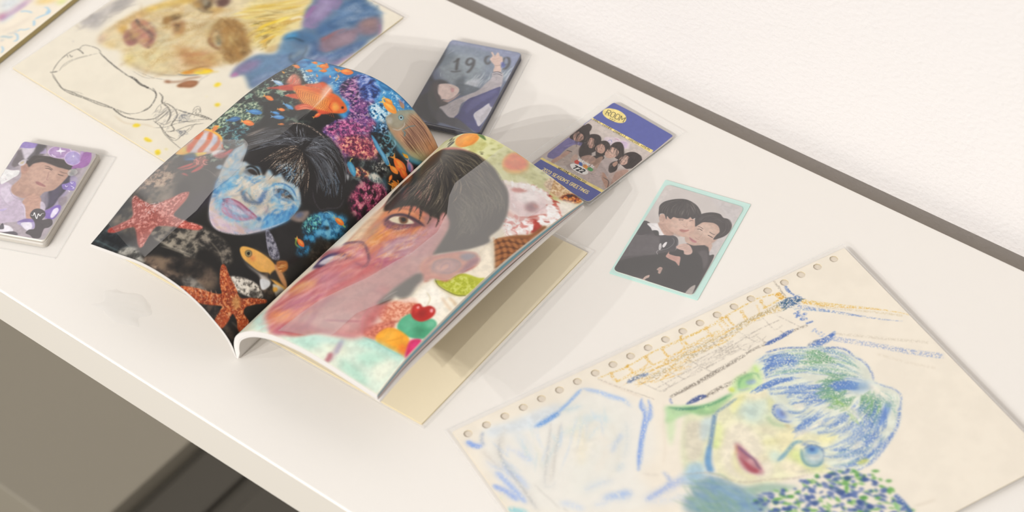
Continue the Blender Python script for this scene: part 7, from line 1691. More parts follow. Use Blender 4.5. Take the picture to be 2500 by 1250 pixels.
ART_MINT="""
p c8c2c2 15.74 .8 0 1 .08|223,-80 550,2 538,502 434,426 509,187
p d8d0cc 16.05 .7 0 1 .08|-33,20 68,-23 47,136 22,316 0,368
p 3c3638 2.19 1 0 1 .08|321,465 427,408 478,427 503,487 538,502 541,848 501,855 337,869 288,591
p 5c5458 6.59 .8 0 1 .08|432,488 480,466 522,549 513,613 461,576
p c8a898 2.77 .95 0 1 .08|437,414 460,384 489,402 493,461 472,429
p c8a898 2.24 1 0 1 .08|305,255 339,199 405,180 466,206 494,256 492,339 461,404 410,436 373,452 326,442 301,402 310,336
p d4b8a8 8.96 .8 0 1 .08|332,285 399,235 457,272 454,335 386,344
p b89484 4.45 .6 0 1 .08|461,404 486,342 496,296 493,359 462,423
p 383032 2.02 1 0 1 .08|309,264 296,217 318,166 369,128 424,120 458,142 491,143 531,178 543,234 530,291 492,339 474,347 478,304 485,270 461,229 426,213 391,218 354,234 337,262 326,288
h 50484a/2c2628/6c6464/484042 90 2.7 .6 3.38 0 .5 0|311,253 328,172 385,132 447,141|337,262 360,179 422,152 457,147|455,143 507,146 535,196 538,257|458,168 497,192 510,259 489,330
s 4c4244 3.38 1.13 .8 0 1|321,285 337,262 351,225 364,188
s 4c3c3a 4.49 1.12 .85 0 1|338,283 355,280 381,290
s 3c2c2c 5.61 1.12 .9 0 1|344,306 360,299 381,305
s 4c3c3a 4.47 1.12 .85 0 1|424,297 450,306 469,308
s 3c2c2c 5.58 1.12 .9 0 1|426,327 445,331 467,338
p f0e4dc 1.12 .5 0 1 .08|355,306 365,304 365,312
s b08878 3.35 2.23 .6 0 1|391,322 387,364 377,384
s 9c7468 3.34 1.11 .7 0 1|361,381 379,388 393,387
p b8787c 1.67 .9 0 1 .08|327,391 352,400 385,411 383,423 358,423 336,407
s 905458 2.78 .89 .8 0 1|329,395 355,409 386,414
p 4a4448 2.22 1 0 1 .08|-2,379 39,372 113,422 153,446 214,419 266,438 291,529 288,591 249,669 143,756 59,892 1,858 -10,641 -10,476
p 2f2c2e 4.37 1 0 1 .08|124,663 196,612 273,557 371,514 439,505 506,596 545,758 507,853 337,869 199,850 16,861 3,767
p 5c565a 5.56 .9 0 1 .08|-1,514 54,489 148,469 190,533 196,612 102,663 8,714 10,652
p 3c383c 4.49 .9 0 1 .08|4,376 92,442 54,489 7,500
s 8c868a 2.24 .9 .7 0 1|-5,513 44,499 69,473
s 78727a 2.22 1.11 .5 0 1|-1,596 30,664 46,718
s 6c666c 3.33 2.22 .5 0 1|75,603 140,585 193,572
s 1c1a1c 4.4 3.3 .6 0 1|146,714 185,687 215,623
p 3c3a40 4.45 .9 0 1 .08|160,464 218,428 270,447 289,510 254,545 205,567
s 9c989c 3.33 1.11 .7 0 1|222,437 248,456 257,493 238,542 201,574
s 8c888c 3.33 1.11 .6 0 1|257,442 278,474 284,522
p f0ecec 1.11 .95 0 1 .08|199,529 204,496 216,492 218,530 210,544
p d8d4d4 1.33 .9 0 1 .08|177,528 184,515 201,548 201,574 188,564
s c8c4c4 3.32 1.11 .8 0 1|195,576 188,595 205,617
s b8b4b4 2.21 1.11 .7 0 1|203,578 217,561
p ece8e8 1.69 1 0 1 .08|31,386 86,361 102,365 140,400 165,420 168,440 140,452 113,422 88,433 65,412
p 2c2a2c 1.68 .9 0 1 .08|88,433 119,420 140,452 124,464
s b0acac 2.25 1.13 .5 0 1|53,386 102,396 138,412
p c09c8c 2.81 1 0 1 .08|95,347 132,331 192,367 226,414 177,436 134,403 99,366
p c8a494 1.7 1 0 1 .08|75,293 89,266 119,284 132,331 125,350 101,344
s a07868 3.39 1.7 .6 0 1|88,298 102,287 118,316 113,339
p cca898 2.25 1 0 1 .08|117,296 176,228 278,226 308,254 331,327 325,371 307,399 267,407 219,397 177,384 143,347
p d8b8a8 9.01 .8 0 1 .08|165,306 241,242 296,270 298,342 236,369 184,350
p b08c7c 4.48 .6 0 1 .08|167,378 219,397 268,408 257,416 201,405
p 332c2e 1.7 1 0 1 .08|53,250 39,203 55,154 109,107 173,83 237,96 284,128 319,176 309,212 290,220 281,234 262,222 250,248 216,253 191,263 162,265 151,291 121,273 127,302 95,263 70,274 79,302 63,277
h 58504f/2a2425/6c6260/423a3a/1c1818/807674 170 2.51 .65 3.42 0 .5 0|70,274 50,209 80,143 142,97|113,287 92,222 109,141 148,94|154,280 136,203 150,134 154,91|203,258 193,200 189,138 161,89|255,241 237,181 214,127 167,86|296,217 270,155 229,110 173,83|316,177 275,132 221,92 180,82
s 9c9290 2.29 .92 .5 0 1|84,152 116,122 152,103
s 8c8280 2.28 .91 .5 0 1|194,115 244,146 281,182
s 4c4040 4.52 1.13 .8 0 1|199,273 212,261 234,260
s 3c3030 3.95 1.13 .7 0 1|205,280 216,271 234,270
s 3c3030 3.95 1.13 .7 0 1|270,260 280,248 295,245
s b48c7c 3.38 2.25 .6 0 1|258,266 270,302 269,318
s a07464 3.37 1.35 .7 0 1|253,314 273,319 283,307
p b87870 1.68 .85 0 1 .08|242,356 255,345 276,343 299,331 294,351 272,368 253,366
s 985c58 2.24 .9 .8 0 1|242,356 273,352 300,333
p d0b0a4 1.66 1 0 1 .08|283,502 297,476 324,456 358,459 392,495 396,524 376,543 354,542 340,518 315,519 291,514
s a88478 2.22 .89 .7 0 1|294,503 317,489 351,485
s a88478 2.21 .89 .6 0 1|313,514 336,499 358,500
s b08c80 2.21 .88 .5 0 1|353,522 369,510
p c89c90 1.65 1 0 1 .08|257,610 257,585 259,558 269,580 312,581 343,577 359,621 365,653 334,631 303,625 279,620
s a07468 2.2 1.1 .5 0 1|269,615 309,607 341,613
p c0a094 1.64 .95 0 1 .08|250,739 260,709 279,711 283,729 284,764 268,761 264,743
s 6c5c58 3.28 1.64 .6 0 1|260,734 275,728
p c8aca0 1.3 .95 0 1 .08|204,853 208,822 228,800 233,821 222,836 215,853
p d0c4bc 2.15 .8 0 1 .08|495,858 504,795 527,766 537,840 532,861
"""
ART_NINE="""
p 8890ac 12.9 1 0 1 .08|5,-10 548,-1 559,95 557,293 332,74 1,59
p 7c8898 17.85 .95 0 1 .08|-4,83 247,43 508,155 512,372 410,488 193,488 85,433 11,279
p 94a0a8 23 .8 0 1 .08|17,256 80,148 237,135 336,206 327,340 251,449 111,425
p 606e7c 15.46 .6 0 1 .08|18,277 32,140 93,144 72,284
p 10141f 10.14 .95 0 1 .08|-10,28 -29,135 -26,335 -29,704 115,851 226,839 163,561 73,480 10,390 23,232
p 0c0e1c 9.97 .9 0 1 .08|-34,468 -21,723 148,862 233,858 147,673 58,592
p 2c2c50 7.57 .6 0 1 .08|-32,511 53,464 88,519 1,631
s 10121c 2.02 .63 .5 0 0|-31,533 30,520 86,493
s 2c3060 2.02 .63 .5 0 0|-29,545 35,531 90,503
s 10121c 2.02 .63 .5 0 0|-27,557 39,541 94,514
s 2c3060 2.02 .63 .5 0 0|-25,570 43,552 98,525
s 10121c 2.01 .63 .5 0 0|-23,582 47,563 102,535
s 2c3060 2.01 .63 .5 0 0|-21,594 51,573 106,546
s 10121c 2.01 .63 .5 0 0|-19,607 55,584 110,557
s 2c3060 2.01 .63 .5 0 0|-17,619 59,594 114,567
s 10121c 2.01 .63 .5 0 0|-15,631 63,605 118,578
s 2c3060 2.01 .63 .5 0 0|-13,644 67,616 122,588
s 10121c 2 .63 .5 0 0|-11,656 71,626 126,599
s 2c3060 2 .63 .5 0 0|-10,668 76,637 130,610
s 10121c 2 .63 .5 0 0|-8,681 80,647 134,620
s 2c3060 2 .62 .5 0 0|-6,693 84,658 139,631
s 10121c 2 .62 .5 0 0|-4,705 88,668 143,641
s 2c3060 2 .62 .5 0 0|-2,717 92,679 147,652
p 2c2c34 9.99 .95 0 1 .08|34,492 85,433 152,457 109,534 133,635 195,722 283,801 226,839 145,779 74,652
p 30302f 7.49 .8 0 1 .08|58,592 96,538 146,631 189,724 143,738
h a8b4bc/c0c8d0/d8dce0/8494a0/6c7c88/e0e4e8 130 6.32 .5 10.11 0 .5 1.9|269,379 258,468 267,530|312,300 296,414 306,519|371,261 354,375 351,484|442,174 426,332 403,469|547,143 523,238 519,348
p c8ccd4 12.61 .8 0 1 .08|257,426 308,367 347,356 363,438 325,492 266,488
p d8d8e0 7.61 .7 0 1 .08|518,305 529,215 541,167 551,317
p 4c5864 12.65 .6 0 1 .08|190,402 241,343 258,468 212,461
p 586470 6.28 .85 0 1 .08|218,437 363,438 390,472 326,534 274,550 234,519
s 3c3c40 19.24 6.41 .85 0 1|121,180 137,242 157,314
s 3c3c40 15.44 5.15 .8 0 1|105,235 124,207 131,177
s 3c3c40 12.76 5.1 .75 0 1|119,330 154,325 190,304
s 3c3c40 17.95 6.41 .85 0 0|239,179 216,158 195,170 196,214 220,229 239,201 238,168 250,220 249,275 236,312
s 3c3c40 17.99 6.43 .8 0 1|333,96 310,114 315,157 342,182 354,145
s 3c3c40 19.21 6.4 .85 0 1|436,76 464,85 484,129 482,185 461,207
s 3c3c40 15.39 5.13 .7 0 1|436,76 434,121 451,160 474,143
p d4b8ac 2.57 1 0 1 .08|340,127 346,92 323,59 332,51 361,82 367,47 378,49 396,77 416,82 437,132 438,175 460,235 410,250 396,188 361,154
s a88478 3.86 1.93 .6 0 1|349,119 377,116 400,98
s 7c5c50 3.2 1.02 .8 0 1|394,183 415,180 436,167
p 4858b0 6.4 .7 0 1 .08|428,145 441,131 468,167 455,192
p b4acb0 3.13 1 0 1 .08|408,261 473,242 501,310 513,393 478,436 417,507 367,565 316,623 326,725 318,780 276,782 215,737 181,705 225,650 263,596 313,538 374,467 401,383 419,313
s 4c4c58 8.9 1.53 .9 0 1|407,259 437,242 475,252
s 30303c 6.35 1.27 .8 0 1|414,276 444,262 484,272
s e0dce0 3.81 1.02 .8 0 1|411,268 440,252 479,262
d 98909a/c8c4c8/8c8890 40 50.1 6.26 -59 20 .4 2.5 0 1|411,271 477,252 506,395 391,515 309,604 287,737 221,714 270,615 396,449
p 3c3e74 2.48 1 0 1 .08|513,393 493,399 442,457 391,515 341,573 327,651 332,724 318,780 387,812 524,875 516,815 456,750 432,704 463,632 497,569 528,496
p 5c5c90 9.98 .7 0 1 .08|361,588 446,467 497,409 495,484 433,588 377,710
p 3c3c70 6.13 .7 0 1 .08|463,748 524,875 522,792 514,732 455,687
p 3c3c44 4.91 .9 0 1 .08|185,715 276,782 347,782 479,868 469,881 304,857 209,834
s 8c84b0 3.68 1.23 .7 0 1|432,704 466,767 516,815
p c8c4cc 3.08 1 0 1 .08|432,704 463,632 497,569 531,622 512,806 470,766
p 50507c 3.73 .9 0 1 .08|494,559 521,476 536,557 524,603
p a8a4ac 4.93 .6 0 1 .08|491,708 511,607 526,687 509,776
p e4ccc4 2.51 1 0 1 .08|87,498 126,464 182,459 232,476 253,513 245,569 213,616 172,623 166,646 124,584
p e8d0c8 8.8 .8 0 1 .08|115,511 176,482 215,546 170,581
p c8888c 3.77 .7 0 1 .08|185,496 210,494 218,534 201,529
s a8706c 3.15 1.26 .6 0 1|160,476 193,488
p c8a498 3.12 .9 0 1 .08|175,633 224,608 267,530 256,577 222,640 177,675 170,656
p 3c3436 3.75 .9 0 1 .08|104,579 138,590 175,633 225,650 184,694 140,654
p 40363a 5.02 .8 0 1 .08|55,507 87,476 117,575 166,646 133,635
s e0e4ec 2.59 1.94 .6 0 1|36,161 64,108
s d8e0ec 2.55 1.27 .8 0 1|59,365 75,403
"""
ART_PURPLE="""
p b0a4ac 3.57 1 0 1 .08|-43,342 -24,-1 517,0 541,73 530,623 517,837 201,879
p 6c6468 6.09 .9 0 1 .08|-15,123 112,2 177,-1 199,119 149,153 83,224 27,281 -7,245
p d8d0dc 6.1 .9 0 1 .08|21,58 111,37 136,144 113,183 72,148
p 9480c0 1.84 .95 0 1 .08|-29,6 102,-1 115,36 63,59 -12,59
p b8a8d0 2.44 .8 0 1 .08|157,83 171,23 210,71 192,86
p 4c484c 4.89 .8 0 1 .08|112,2 167,-5 181,43 162,93 156,151 104,163 115,81
p 3c3848 7.13 .95 0 1 .08|410,182 450,162 483,199 503,457 460,575 426,572 382,442 426,289
p 585068 9.45 .7 0 1 .08|404,437 444,329 470,421 465,552
p 8c8494 7.07 .8 0 1 .08|323,456 364,403 415,478 445,578 374,530
p c8b8cc 5.87 .95 0 1 .08|30,458 90,411 209,525 298,591 359,705 267,748 156,753
p d8ccdc 7.11 .8 0 1 .08|54,474 94,421 180,532 155,581 92,553
s 9c90a4 3.55 1.78 .7 0 1|104,441 163,514 233,542
s a89cb0 3.53 2.36 .5 0 1|83,533 164,601 217,610
p bc9888 3.59 1 0 1 .08|114,273 111,195 153,197 218,159 380,189 444,185 456,249 423,389 363,435 341,495 278,499 239,519 154,495 119,437 140,344
p c8a494 11.98 .8 0 1 .08|172,237 262,183 369,236 360,360 305,416 213,361
p b08c80 7.1 .7 0 1 .08|152,473 264,469 325,477 239,519
p b89080 2.41 1 0 1 .08|96,243 102,203 138,200 158,251 158,296 130,297
p a07c74 4.83 .6 0 1 .08|112,251 120,215 147,254 138,278
p 443c3c 3.63 1 0 1 .08|116,171 134,122 209,105 343,108 428,133 454,172 449,195 380,189 346,186 272,169 220,164 168,193 152,230 123,204 79,180
h 5c5250/342c2c/7c706c/201c1c 70 3.15 .7 4.84 0 .5 0|143,210 166,137 268,125 380,189|149,153 229,112 333,122 444,185
s 4c3c38 4.82 1.81 .8 0 1|252,196 286,199 327,218
s 382c2c 6.02 1.81 .85 0 1|265,216 293,215 322,225
s 382c2c 5.99 1.8 .85 0 1|376,251 402,256 423,257
s 4c3c38 4.8 1.8 .7 0 1|379,223 415,231 440,231
s 94706c 4.79 2.99 .7 0 1|305,240 320,292 325,318 349,318
p a06c6c 2.38 .85 0 1 .08|260,355 282,350 343,375 340,386 296,380 271,369
p c49c8c 2.93 1 0 1 .08|261,513 296,467 352,482 383,528 410,608 408,672 355,696 294,592 257,558
s a07c70 3.54 1.77 .6 0 1|283,508 317,511 341,495
s a07c70 2.94 1.76 .5 0 1|316,544 352,535
p d0c4d4 2.93 .9 0 1 .08|378,530 408,533 438,580 427,626
s e8e0ec 4.68 1.76 .7 0 1|255,569 299,612 339,689
p d4bcdc 1.22 .95 0 1 .08|214,64 220,16 270,-15 337,-11 381,26 375,73 325,104 258,100
p a888b8 1.83 .95 0 1 .08|222,62 227,19 273,-8 333,-5 373,28 368,71 322,98 262,95
p c4a8d0 9.76 .5 0 1 .08|256,55 259,31 284,15 317,18 340,35 336,59 311,75 278,72
p d4bcdc 1.21 .95 0 1 .08|353,94 349,41 381,11 433,22 473,67 477,120 444,150 393,139
p a898cc 1.82 .95 0 1 .08|359,93 356,45 385,18 430,28 467,68 470,116 441,143 395,133
p c0b4dc 9.7 .5 0 1 .08|383,87 381,61 397,46 423,51 443,74 445,100 429,115 403,110
p f8f4fc .98 1 0 1 .08|275,-12 297,22 334,25 309,42 317,69 298,45 267,41 284,25
s f4f0f8 6.08 1.22 .9 0 1|251,78 268,89 290,92
p f0ecf8 .73 .9 0 1 .08|400,44 410,59 423,58 412,65 416,80 406,66 393,65 403,59
p 9c64a8 2.42 .95 0 1 .08|454,26 507,-3 538,52 545,118 514,158 484,165 451,184 445,152 476,111
p b490c8 2.43 .7 0 1 .08|438,7 458,-3 468,57 467,91
s c0a0d0 2.42 .97 .5 0 1|466,125 504,82 532,53
s 7c4890 2.42 .97 .5 0 1|467,146 510,58 499,16
p a89cb8 4.72 .9 0 1 .08|471,246 525,255 537,319 512,477 517,647 487,633 482,484 502,349
p 8c78c0 2.38 .9 0 1 .08|449,339 473,322 509,292 540,307 552,370 515,378 474,377
s f0ecf8 4.75 .95 .95 0 1|473,339 487,352 494,340
s f0ecf8 4.76 .95 .95 0 1|496,301 510,314 519,301
s f0ecf8 4.73 .95 .95 0 1|517,383 533,391
s f0ecf8 4.75 .95 .95 0 1|512,335 543,350 533,363
p 8c8088 4.7 .7 0 1 .08|481,462 527,441 550,490 524,539
p 7c60b8 3.5 .9 0 1 .08|480,549 517,524 540,556 539,642 504,671 449,620
p f0e8f8 2.92 .95 0 1 .08|502,640 493,578 514,552 534,579 524,645
p 8870b8 3.5 .8 0 1 .08|440,601 482,570 492,610 478,667
p b0a4cc 3.47 .9 0 1 .08|308,749 330,712 403,695 450,726 439,771 419,797 338,763
p f0ecf4 3.47 .9 0 1 .08|337,742 390,719 427,763 411,799 357,769
p 7c68a8 2.9 .8 0 1 .08|303,740 348,697 425,690 412,714 339,731
p f0ecf4 3.47 .95 0 1 .08|194,797 252,783 301,803 308,833 217,844
p 403c44 2.31 .8 0 1 .08|207,825 213,771 244,817
p 4c4850 3.45 .8 0 1 .08|226,863 320,825 357,853 232,877
p c0b0dc 2.34 .8 0 1 .08|129,663 180,635 163,666
p 544e52 2.31 1 0 1 .08|363,662 362,608 393,588 440,601 465,638 461,681 500,662 526,666 547,704 535,738 511,754 514,796 519,841 476,852 444,833 406,821 414,787 446,770 419,712
s f4f4f4 5.83 .93 1 0 1|364,656 385,657 381,631 420,680 411,635 431,651 433,630 449,620
p f0f0ee 2.4 .9 0 1 .08|-29,300 13,285 47,288 99,276 111,318 88,356 65,395 30,425
p 9c94a0 3.64 .8 0 1 .08|-7,245 -15,123 12,128 23,238 87,268 20,283
d e0b8c8/8c8494 10 9.61 3.6 -13 60 .7 .96 0 1|-13,335 47,322 56,375 11,385
p d8d0d8 1.82 .9 0 1 .08|63,217 76,175 105,174 112,206 95,232
p c8b890 2.42 .8 0 1 .08|72,210 89,183 97,210
"""
def size(n):
    c,ex,ey,w,h,k=FRAMES[n];return w,h,int(w*k),int(h*k)
def sleeve(parent,w,h,z,over=3.5,off=(0,0),seam=.8,z0=0):
    """open clear bag: film above the sheet and a welded rim that shows as a pale line"""
    slab('sleeve',w+2*over,h+2*over,z,z+.12,C_sleeve,parent,.6,0,off)
    W,H=w+2*over,h+2*over;V=[];F=[]
    for x0,x1,y0,y1 in ((-W/2,W/2,-H/2,-H/2+seam),(-W/2,W/2,H/2-seam,H/2),(-W/2,-W/2+seam,-H/2+seam,H/2-seam),(W/2-seam,W/2,-H/2+seam,H/2-seam)):
        b=len(V)
        for zz in (z-.1,z+.1):V+=[((x+off[0])*MM,(y+off[1])*MM,zz*MM) for x,y in ((x0,y0),(x1,y0),(x1,y1),(x0,y1))]
        F+=[(b,b+3,b+2,b+1),(b+4,b+5,b+6,b+7)]+[(b+i,b+(i+1)%4,b+4+(i+1)%4,b+4+i) for i in range(4)]
    mesh('seam',V,F,C_seam,parent)
# the blue and green portrait on a sheet torn from a ring-bound pad: real punched holes
w,h,iw,ih=size('blue')
ro=empty('punched_drawing',fmat('blue'));tag(ro,'crayon portrait with blue and green hair on a sheet with punched holes','drawing')
from mathutils.geometry import delaunay_2d_cdt
loops=[rounded(w,h,.6)]
for i in range(22):
    cx=7.2-w/2+i*12.55;cy=194.8-h/2+1.8*i/21
    loops.append([(cx+2.75*math.cos(-a*math.pi/10),cy+2.75*math.sin(-a*math.pi/10)) for a in range(20)])
v2=[];e2=[]
for L in loops:
    b=len(v2);n=len(L);v2+=[Vector(p) for p in L];e2+=[(b+k,b+(k+1)%n) for k in range(n)]
vo,eo,fo,_,_,_=delaunay_2d_cdt(v2,e2,[],1,.0001)
def hole(f):
    c=sum((Vector((vo[k].x,vo[k].y)) for k in f),Vector((0,0)))/len(f)
    for i in range(22):
        if (c-Vector((7.2-w/2+i*12.55,194.8-h/2+1.8*i/21))).length<2.6:return True
    return False
fo=[tuple(f) if (vo[f[1]]-vo[f[0]]).cross(vo[f[2]]-vo[f[0]])>0 else tuple(f)[::-1] for f in fo if not hole(f)]
nv=len(vo);V=[(p.x*MM,p.y*MM,.0002) for p in vo]+[(p.x*MM,p.y*MM,-.0002) for p in vo]
cnt={}
for f in fo:
    for a,b in zip(f,f[1:]+f[:1]):cnt[(a,b)]=1
F=[f for f in fo]+[tuple(k+nv for k in f)[::-1] for f in fo]
nf=len(F);F+=[(a,a+nv,b+nv,b) for a,b in cnt if (b,a) not in cnt]
mesh('sheet',V,F,[printed('blue',ART_BLUE,iw,ih,.75,.12),P_edge],ro,[(p[0]/MM/w+.5,p[1]/MM/h+.5) for p in V],[0]*nf+[1]*(len(F)-nf))
slab('backing_sheet',w-1,h-1,-.75,-.45,[plain('backing_paper','ddd2c2',.8,.1)]*2,ro)
sleeve(ro,w,h,.35,2.6,(-1.2,1.0),.9,-.8)
# the yellow portrait with the pencil sketch
w,h,iw,ih=size('yellow')
ro=empty('yellow_portrait_drawing',fmat('yellow'));tag(ro,'watercolour of a yellow-haired face lying sideways beside a pencil sketch of a hand','drawing')
slab('sheet',w,h,-.9,0,[printed('yellow',ART_YELLOW,iw,ih,.75,.12),P_edge],ro,.5)
sleeve(ro,w,h,.25,1.8,(.6,-.4),.9,-1.2)
# the drawing whose corner shows at the upper left
w,h,iw,ih=size('corner')
ro=empty('corner_drawing',fmat('corner'));tag(ro,'thick sheet with pale blue and purple marks in the upper left corner of the photo','drawing')
slab('sheet',w,h,-4.2,0,[printed('corner',ART_CORNER,iw,ih,.75,.12),plain('board_edge_shade','a8986c',.8,.1)],ro,.5)  # board's edge coloured dark, as its shadow side
# cream board under the magazine
w,h,_,_=size('cream')
ro=empty('cream_board',fmat('cream'));tag(ro,'plain cream card lying under the right half of the open magazine','card')
slab('board',w,h,-.9,0,[P_cream,P_edge],ro,.6);sleeve(ro,w,h,.12,2.6,(.8,.5),.8,-.9)
# mint sleeve with the print of two people
w,h,_,_=size('mintout')
ro=empty('mint_photo_card',fmat('mintout'));tag(ro,'photo card of two dark-haired people cheek to cheek in a pale mint sleeve','photo card')
slab('sleeve',w,h,-.35,0,[plain('mint_plastic','c6e8df',.35,.4),plain('mint_edge','b4dcd0',.35,.4)],ro,.8)
bpy.context.view_layer.update()
w2,h2,iw,ih=size('mint')
pr=slab('print',w2,h2,-.45,0,[printed('mint',ART_MINT,iw,ih,.45,.3),P_white],None,3.2);pr.matrix_world=fmat('mint')
pr.parent=ro;pr.matrix_parent_inverse=ro.matrix_world.inverted()
pr2=slab('clear_front',w-.6,h-.6,.62,.72,C_faint,ro,.8)
# blue and yellow group card in a clear sleeve
w,h,iw,ih=size('room')
ro=empty('group_photo_card',fmat('room'));tag(ro,'blue and yellow card with five people and the words ROOM 722','photo card')
slab('print',w,h,-.5,0,[printed('room',ART_ROOM,iw,ih,.5,.3),P_white],ro,3)
slab('holder',w+2.4,h+2.2,-1.1,-.55,C_case,ro,2,0,(-.4,.4));sleeve(ro,w,h,.2,4.2,(-1.6,2.4),.7,-1.3)
# blue card case with the figures 19 and 99
w,h,iw,ih=size('nine')
ro=empty('blue_photo_card',fmat('nine'));tag(ro,'blue photo card of a person in a varsity jacket reaching up','photo card')
slab('card_stack',w,h,-4.6,0,[printed('nine',ART_NINE,iw,ih,.4,.35,.3),plain('dark_card_edge','3c3e50',.4,.4)],ro,3.2,.4)
slab('case',w+1.6,h+1.6,.15,.5,C_case,ro,3.6,.1);sleeve(ro,w,h,-4.9,3.4,(1.8,2.0),.8,-5.1)
for z in (-4.2,-3.0,-1.8,-.8):
    slab('rim',w+1.2,.5,z,z+.35,plain('grey_plastic','8c8c94',.2,.6),ro,.2,0,(0,-h/2-.4))
# purple decorated card case
w,h,iw,ih=size('purple')
ro=empty('purple_photo_card',fmat('purple'));tag(ro,'photo card case with purple bubble stickers, half out of the photo at left','photo card')
slab('card',w-1,h-1,-1.6,0,[printed('purple',ART_PURPLE,iw,ih,.35,.35),P_white],ro,2.5)
slab('case',w+2.6,h+2.8,-4.8,-1.7,[plain('milky_case','b9b2a8',.25,.5)]*2,ro,3.2,.8);slab('case_front',w+2.6,h+2.8,.1,.7,C_case,ro,3.2,.3)
sleeve(ro,w,h,-5,6.5,(4.5,-2.5),.8,-5.2)
def dome(name,x,y,r,m,parent,flat=.5):
    bm=bmesh.new();bmesh.ops.create_uvsphere(bm,u_segments=20,v_segments=10,radius=1)
    for v in bm.verts:v.co=Vector(((x+v.co.x*r)*MM,(y+v.co.y*r)*MM,(.7+max(v.co.z,-.05)*r*flat)*MM))
    me=bpy.data.meshes.new(name);bm.to_mesh(me);bm.free();me.materials.append(m)
    for p in me.polygons:p.use_smooth=True
    o=bpy.data.objects.new(name,me);COL.objects.link(o);o.parent=parent
C_bead=clear('bead_plastic',.16,.05,.12)
for x,y,r in ((19.5,20.5,3.6),(-17.5,-30,3.4)):dome('bead',x,y,r,C_bead,ro)
# ------------------------------------------------------------------ the open magazine
MAGL=.9                                            # it lies on the cream board
mg=empty('open_magazine',Matrix.Translation((MS[0]*MM,MS[1]*MM,MAGL*MM)));tag(mg,'open glossy magazine with an undersea collage facing a painted pink face','magazine')
bpy.context.view_layer.update();MGI=mg.matrix_world.inverted()
def leaf(name,side,d0,d1,mats,e0=0.,e1=0.,art=False,s0=0,s1=1,nt=61,ns=43):
    """a bundle of bound leaves between two depths of the curved block; mats = face, cut edge, fore edge"""
    T=page(side,nt,ns,d0,e0);B=page(side,nt,ns,d1,e1)
    T[...,2]+=MAGL;B[...,2]+=MAGL;B[...,2]=np.maximum(B[...,2],MAGL*.9)
    N=nt*ns;V=list(T.reshape(-1,3)*MM)+list(B.reshape(-1,3)*MM);F=[];mi=[]
    tt=np.linspace(0,1,nt);ss=np.linspace(0,1,ns)
    uvt=[((t if side>0 else 1-t),s) for s in ss for t in tt]
    uv=uvt+uvt
    for j in range(ns-1):
        for i in range(nt-1):
            a=j*nt+i;q=(a,a+1,a+nt+1,a+nt)
            F.append(q if side>0 else q[::-1]);mi.append(0)
            q=(N+a,N+a+nt,N+a+nt+1,N+a+1);F.append(q if side>0 else q[::-1]);mi.append(1)
    nb=len(V)
    def strip(idx,m,flip):
        b=len(V)
        for k in idx:V.append(V[k]);uv.append((.5,.5))
        for k in idx:V.append(V[N+k]);uv.append((.5,.5))
        n=len(idx)
        for i in range(n-1):
            q=(b+i,b+n+i,b+n+i+1,b+i+1);F.append(q if not flip else q[::-1]);mi.append(m)
    strip(list(range(nt)),1,side<0);strip([(ns-1)*nt+i for i in range(nt)],1,side>0);strip([j*nt+nt-1 for j in range(ns)],2,side<0);strip([j*nt for j in range(ns)],1,side>0)
    o=mesh(name,V,F,mats,None,uv,mi,False)
    n2=2*(nt-1)*(ns-1);sm=np.zeros(len(F),dtype=bool);sm[:n2]=True;o.data.polygons.foreach_set('use_smooth',sm)
    o.parent=mg;o.matrix_parent_inverse=MGI;return o
W_edge=plain('cut_paper','d6d1cc',.8,.1);W_in=plain('inner_paper','d8d2c8',.7,.15)
L_art=printed('left',ART_LEFT,148*6,210*6,.33,.35,.12);R_art=printed('right',ART_RIGHT,148*6,210*6,.33,.35,.12)
tag(leaf('page',-1,0,.35,[L_art,W_edge,W_edge]),'glossy undersea collage with a blue-skinned smiling face')
tag(leaf('page',1,0,.35,[R_art,W_edge,W_edge]),'glossy print of a pink and orange face with ice cream and fruit')
for d0,d1,c,e in ((.45,1.1,'e6dccb',.3),(1.2,1.9,'c9bcc0',.8),(2.0,2.6,'ded8d0',1.2)):
    leaf('leaf',-1,d0,d1,[W_in,W_edge,plain('fore_edge',c,.6,.2)],e,e)
leaf('cover',-1,2.7,3.1,[W_in,W_edge,plain('fore_edge','d8a060',.6,.2)],1.6,1.6)
for d0,d1,c,e in ((.4,.8,'d4d0c4',.1),(.8,2.5,'6f9fb0',.3),(2.5,2.9,'c4905c',.4),(2.9,3.6,'cfc0ca',.5),(3.6,3.9,'b08c74',.6),(3.9,4.4,'4c4038',.6)):  # last leaf coloured dark for the shaded gap above the cover
    leaf('leaf',1,d0,d1,[W_in,W_edge,plain('fore_edge',c,.5,.25)],e,e)
leaf('cover',1,4.5,5.6,[plain('cover_inside','e6e0da',.5,.2),W_edge,plain('cover_edge','e6e0da',.5,.25)],2.0,2.6)
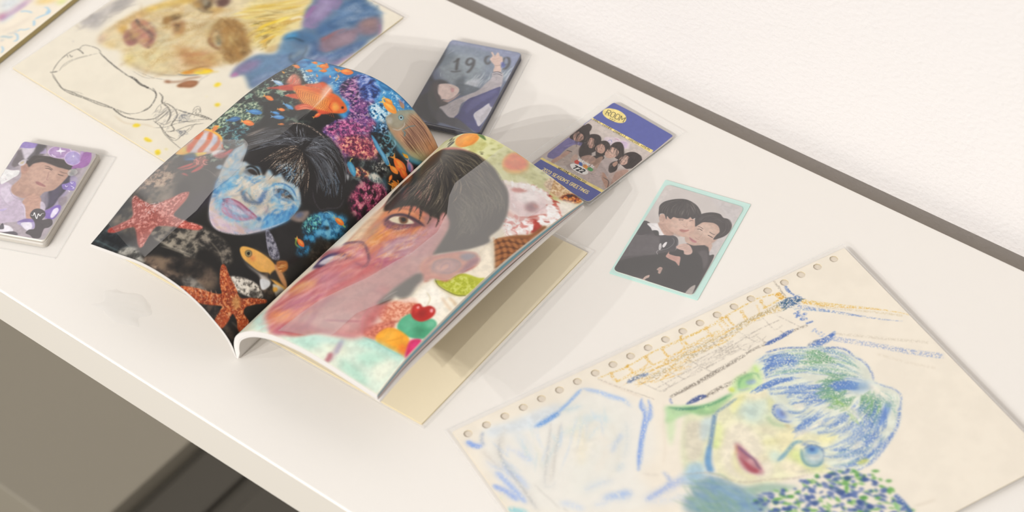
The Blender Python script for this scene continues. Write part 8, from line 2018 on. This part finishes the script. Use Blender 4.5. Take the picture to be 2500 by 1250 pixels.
# ------------------------------------------------------------------ clear film over the pages, outlines cut to the reflected haze
def film(name,side,poly,mat,label,lift=.7,nt=40):
    T=page(side,81,85,-lift,0);T[...,2]+=MAGL;P=np.array(poly);P=np.vstack([P,P[:1]])
    V=[];F=[];rows=[]
    for s in np.linspace(P[:,1].min()+.2,P[:,1].max()-.2,90):
        xs=[]
        for (a,b),(c,d) in zip(P[:-1],P[1:]):
            if (b-s)*(d-s)<0:xs.append(a+(c-a)*(s-b)/(d-b))
        if len(xs)<2:continue
        t0,t1=max(min(xs),.02),min(max(xs),1.0);f=np.clip(s/210,0,1)*84;j=min(int(f),83);f-=j
        row=[]
        for t in np.linspace(t0,t1,nt):
            g=t*80;i=min(int(g),79);g-=i
            p=(T[j,i]*(1-g)+T[j,i+1]*g)*(1-f)+(T[j+1,i]*(1-g)+T[j+1,i+1]*g)*f;row.append(len(V));V.append(p*MM)
        rows.append(row)
    for r0,r1 in zip(rows[:-1],rows[1:]):
        for i in range(nt-1):
            q=(r0[i],r0[i+1],r1[i+1],r1[i]);F.append(q if side>0 else q[::-1])
    o=mesh(name,V,F,mat,None,None,None,True);return tag(o,label,'plastic film',)
film('clear_film',1,FILMS['right'],C_haze,'part of the clear plastic film with the bright reflection haze, over the painted face on the right page')
film('clear_film',-1,FILMS['left'],C_haze,'part of the clear plastic film with the bright reflection haze, over the pale starfish on the left page')
film('clear_film',-1,FILMS['left_upper'],C_faint,'faintly reflecting part of the clear film along the outer edge of the left page by the goldfish',.75)

def scrap(px_c,w_,h_,ang,seed):
    rs=np.random.RandomState(seed);n=26;V=[];F=[];K=[(rs.rand()*6.28,10+rs.rand()*50,rs.rand()*6.28,rs.rand()) for _ in range(9)]
    for j in range(n):
        for i in range(n):
            u=i/(n-1)-.5;v=j/(n-1)-.5;z=sum(abs(math.sin((u*math.cos(a)+v*math.sin(a))*f+p))*g for a,f,p,g in K)/9
            e=min(1,(.5-abs(u))*8)*min(1,(.5-abs(v))*8);x=u*w_*(1+.15*math.sin(v*9));y=v*h_*(1+.2*math.sin(u*7+1))
            V.append(((x*math.cos(ang)-y*math.sin(ang))*MM,(x*math.sin(ang)+y*math.cos(ang))*MM,(.25+z*e*3.2)*MM))
    for j in range(n-1):
        for i in range(n-1):F.append((j*n+i,j*n+i+1,(j+1)*n+i+1,(j+1)*n+i))
    o=mesh('plastic_scrap',V,F,clear('crinkled_film',.02,.2,.10),None,None,None,True);o.location=(px_c[0]*MM,px_c[1]*MM,0);return o
tag(scrap((-172,-178),34,22,.1,5),'crinkled scrap of clear film on the table left of the magazine spine','plastic scrap')
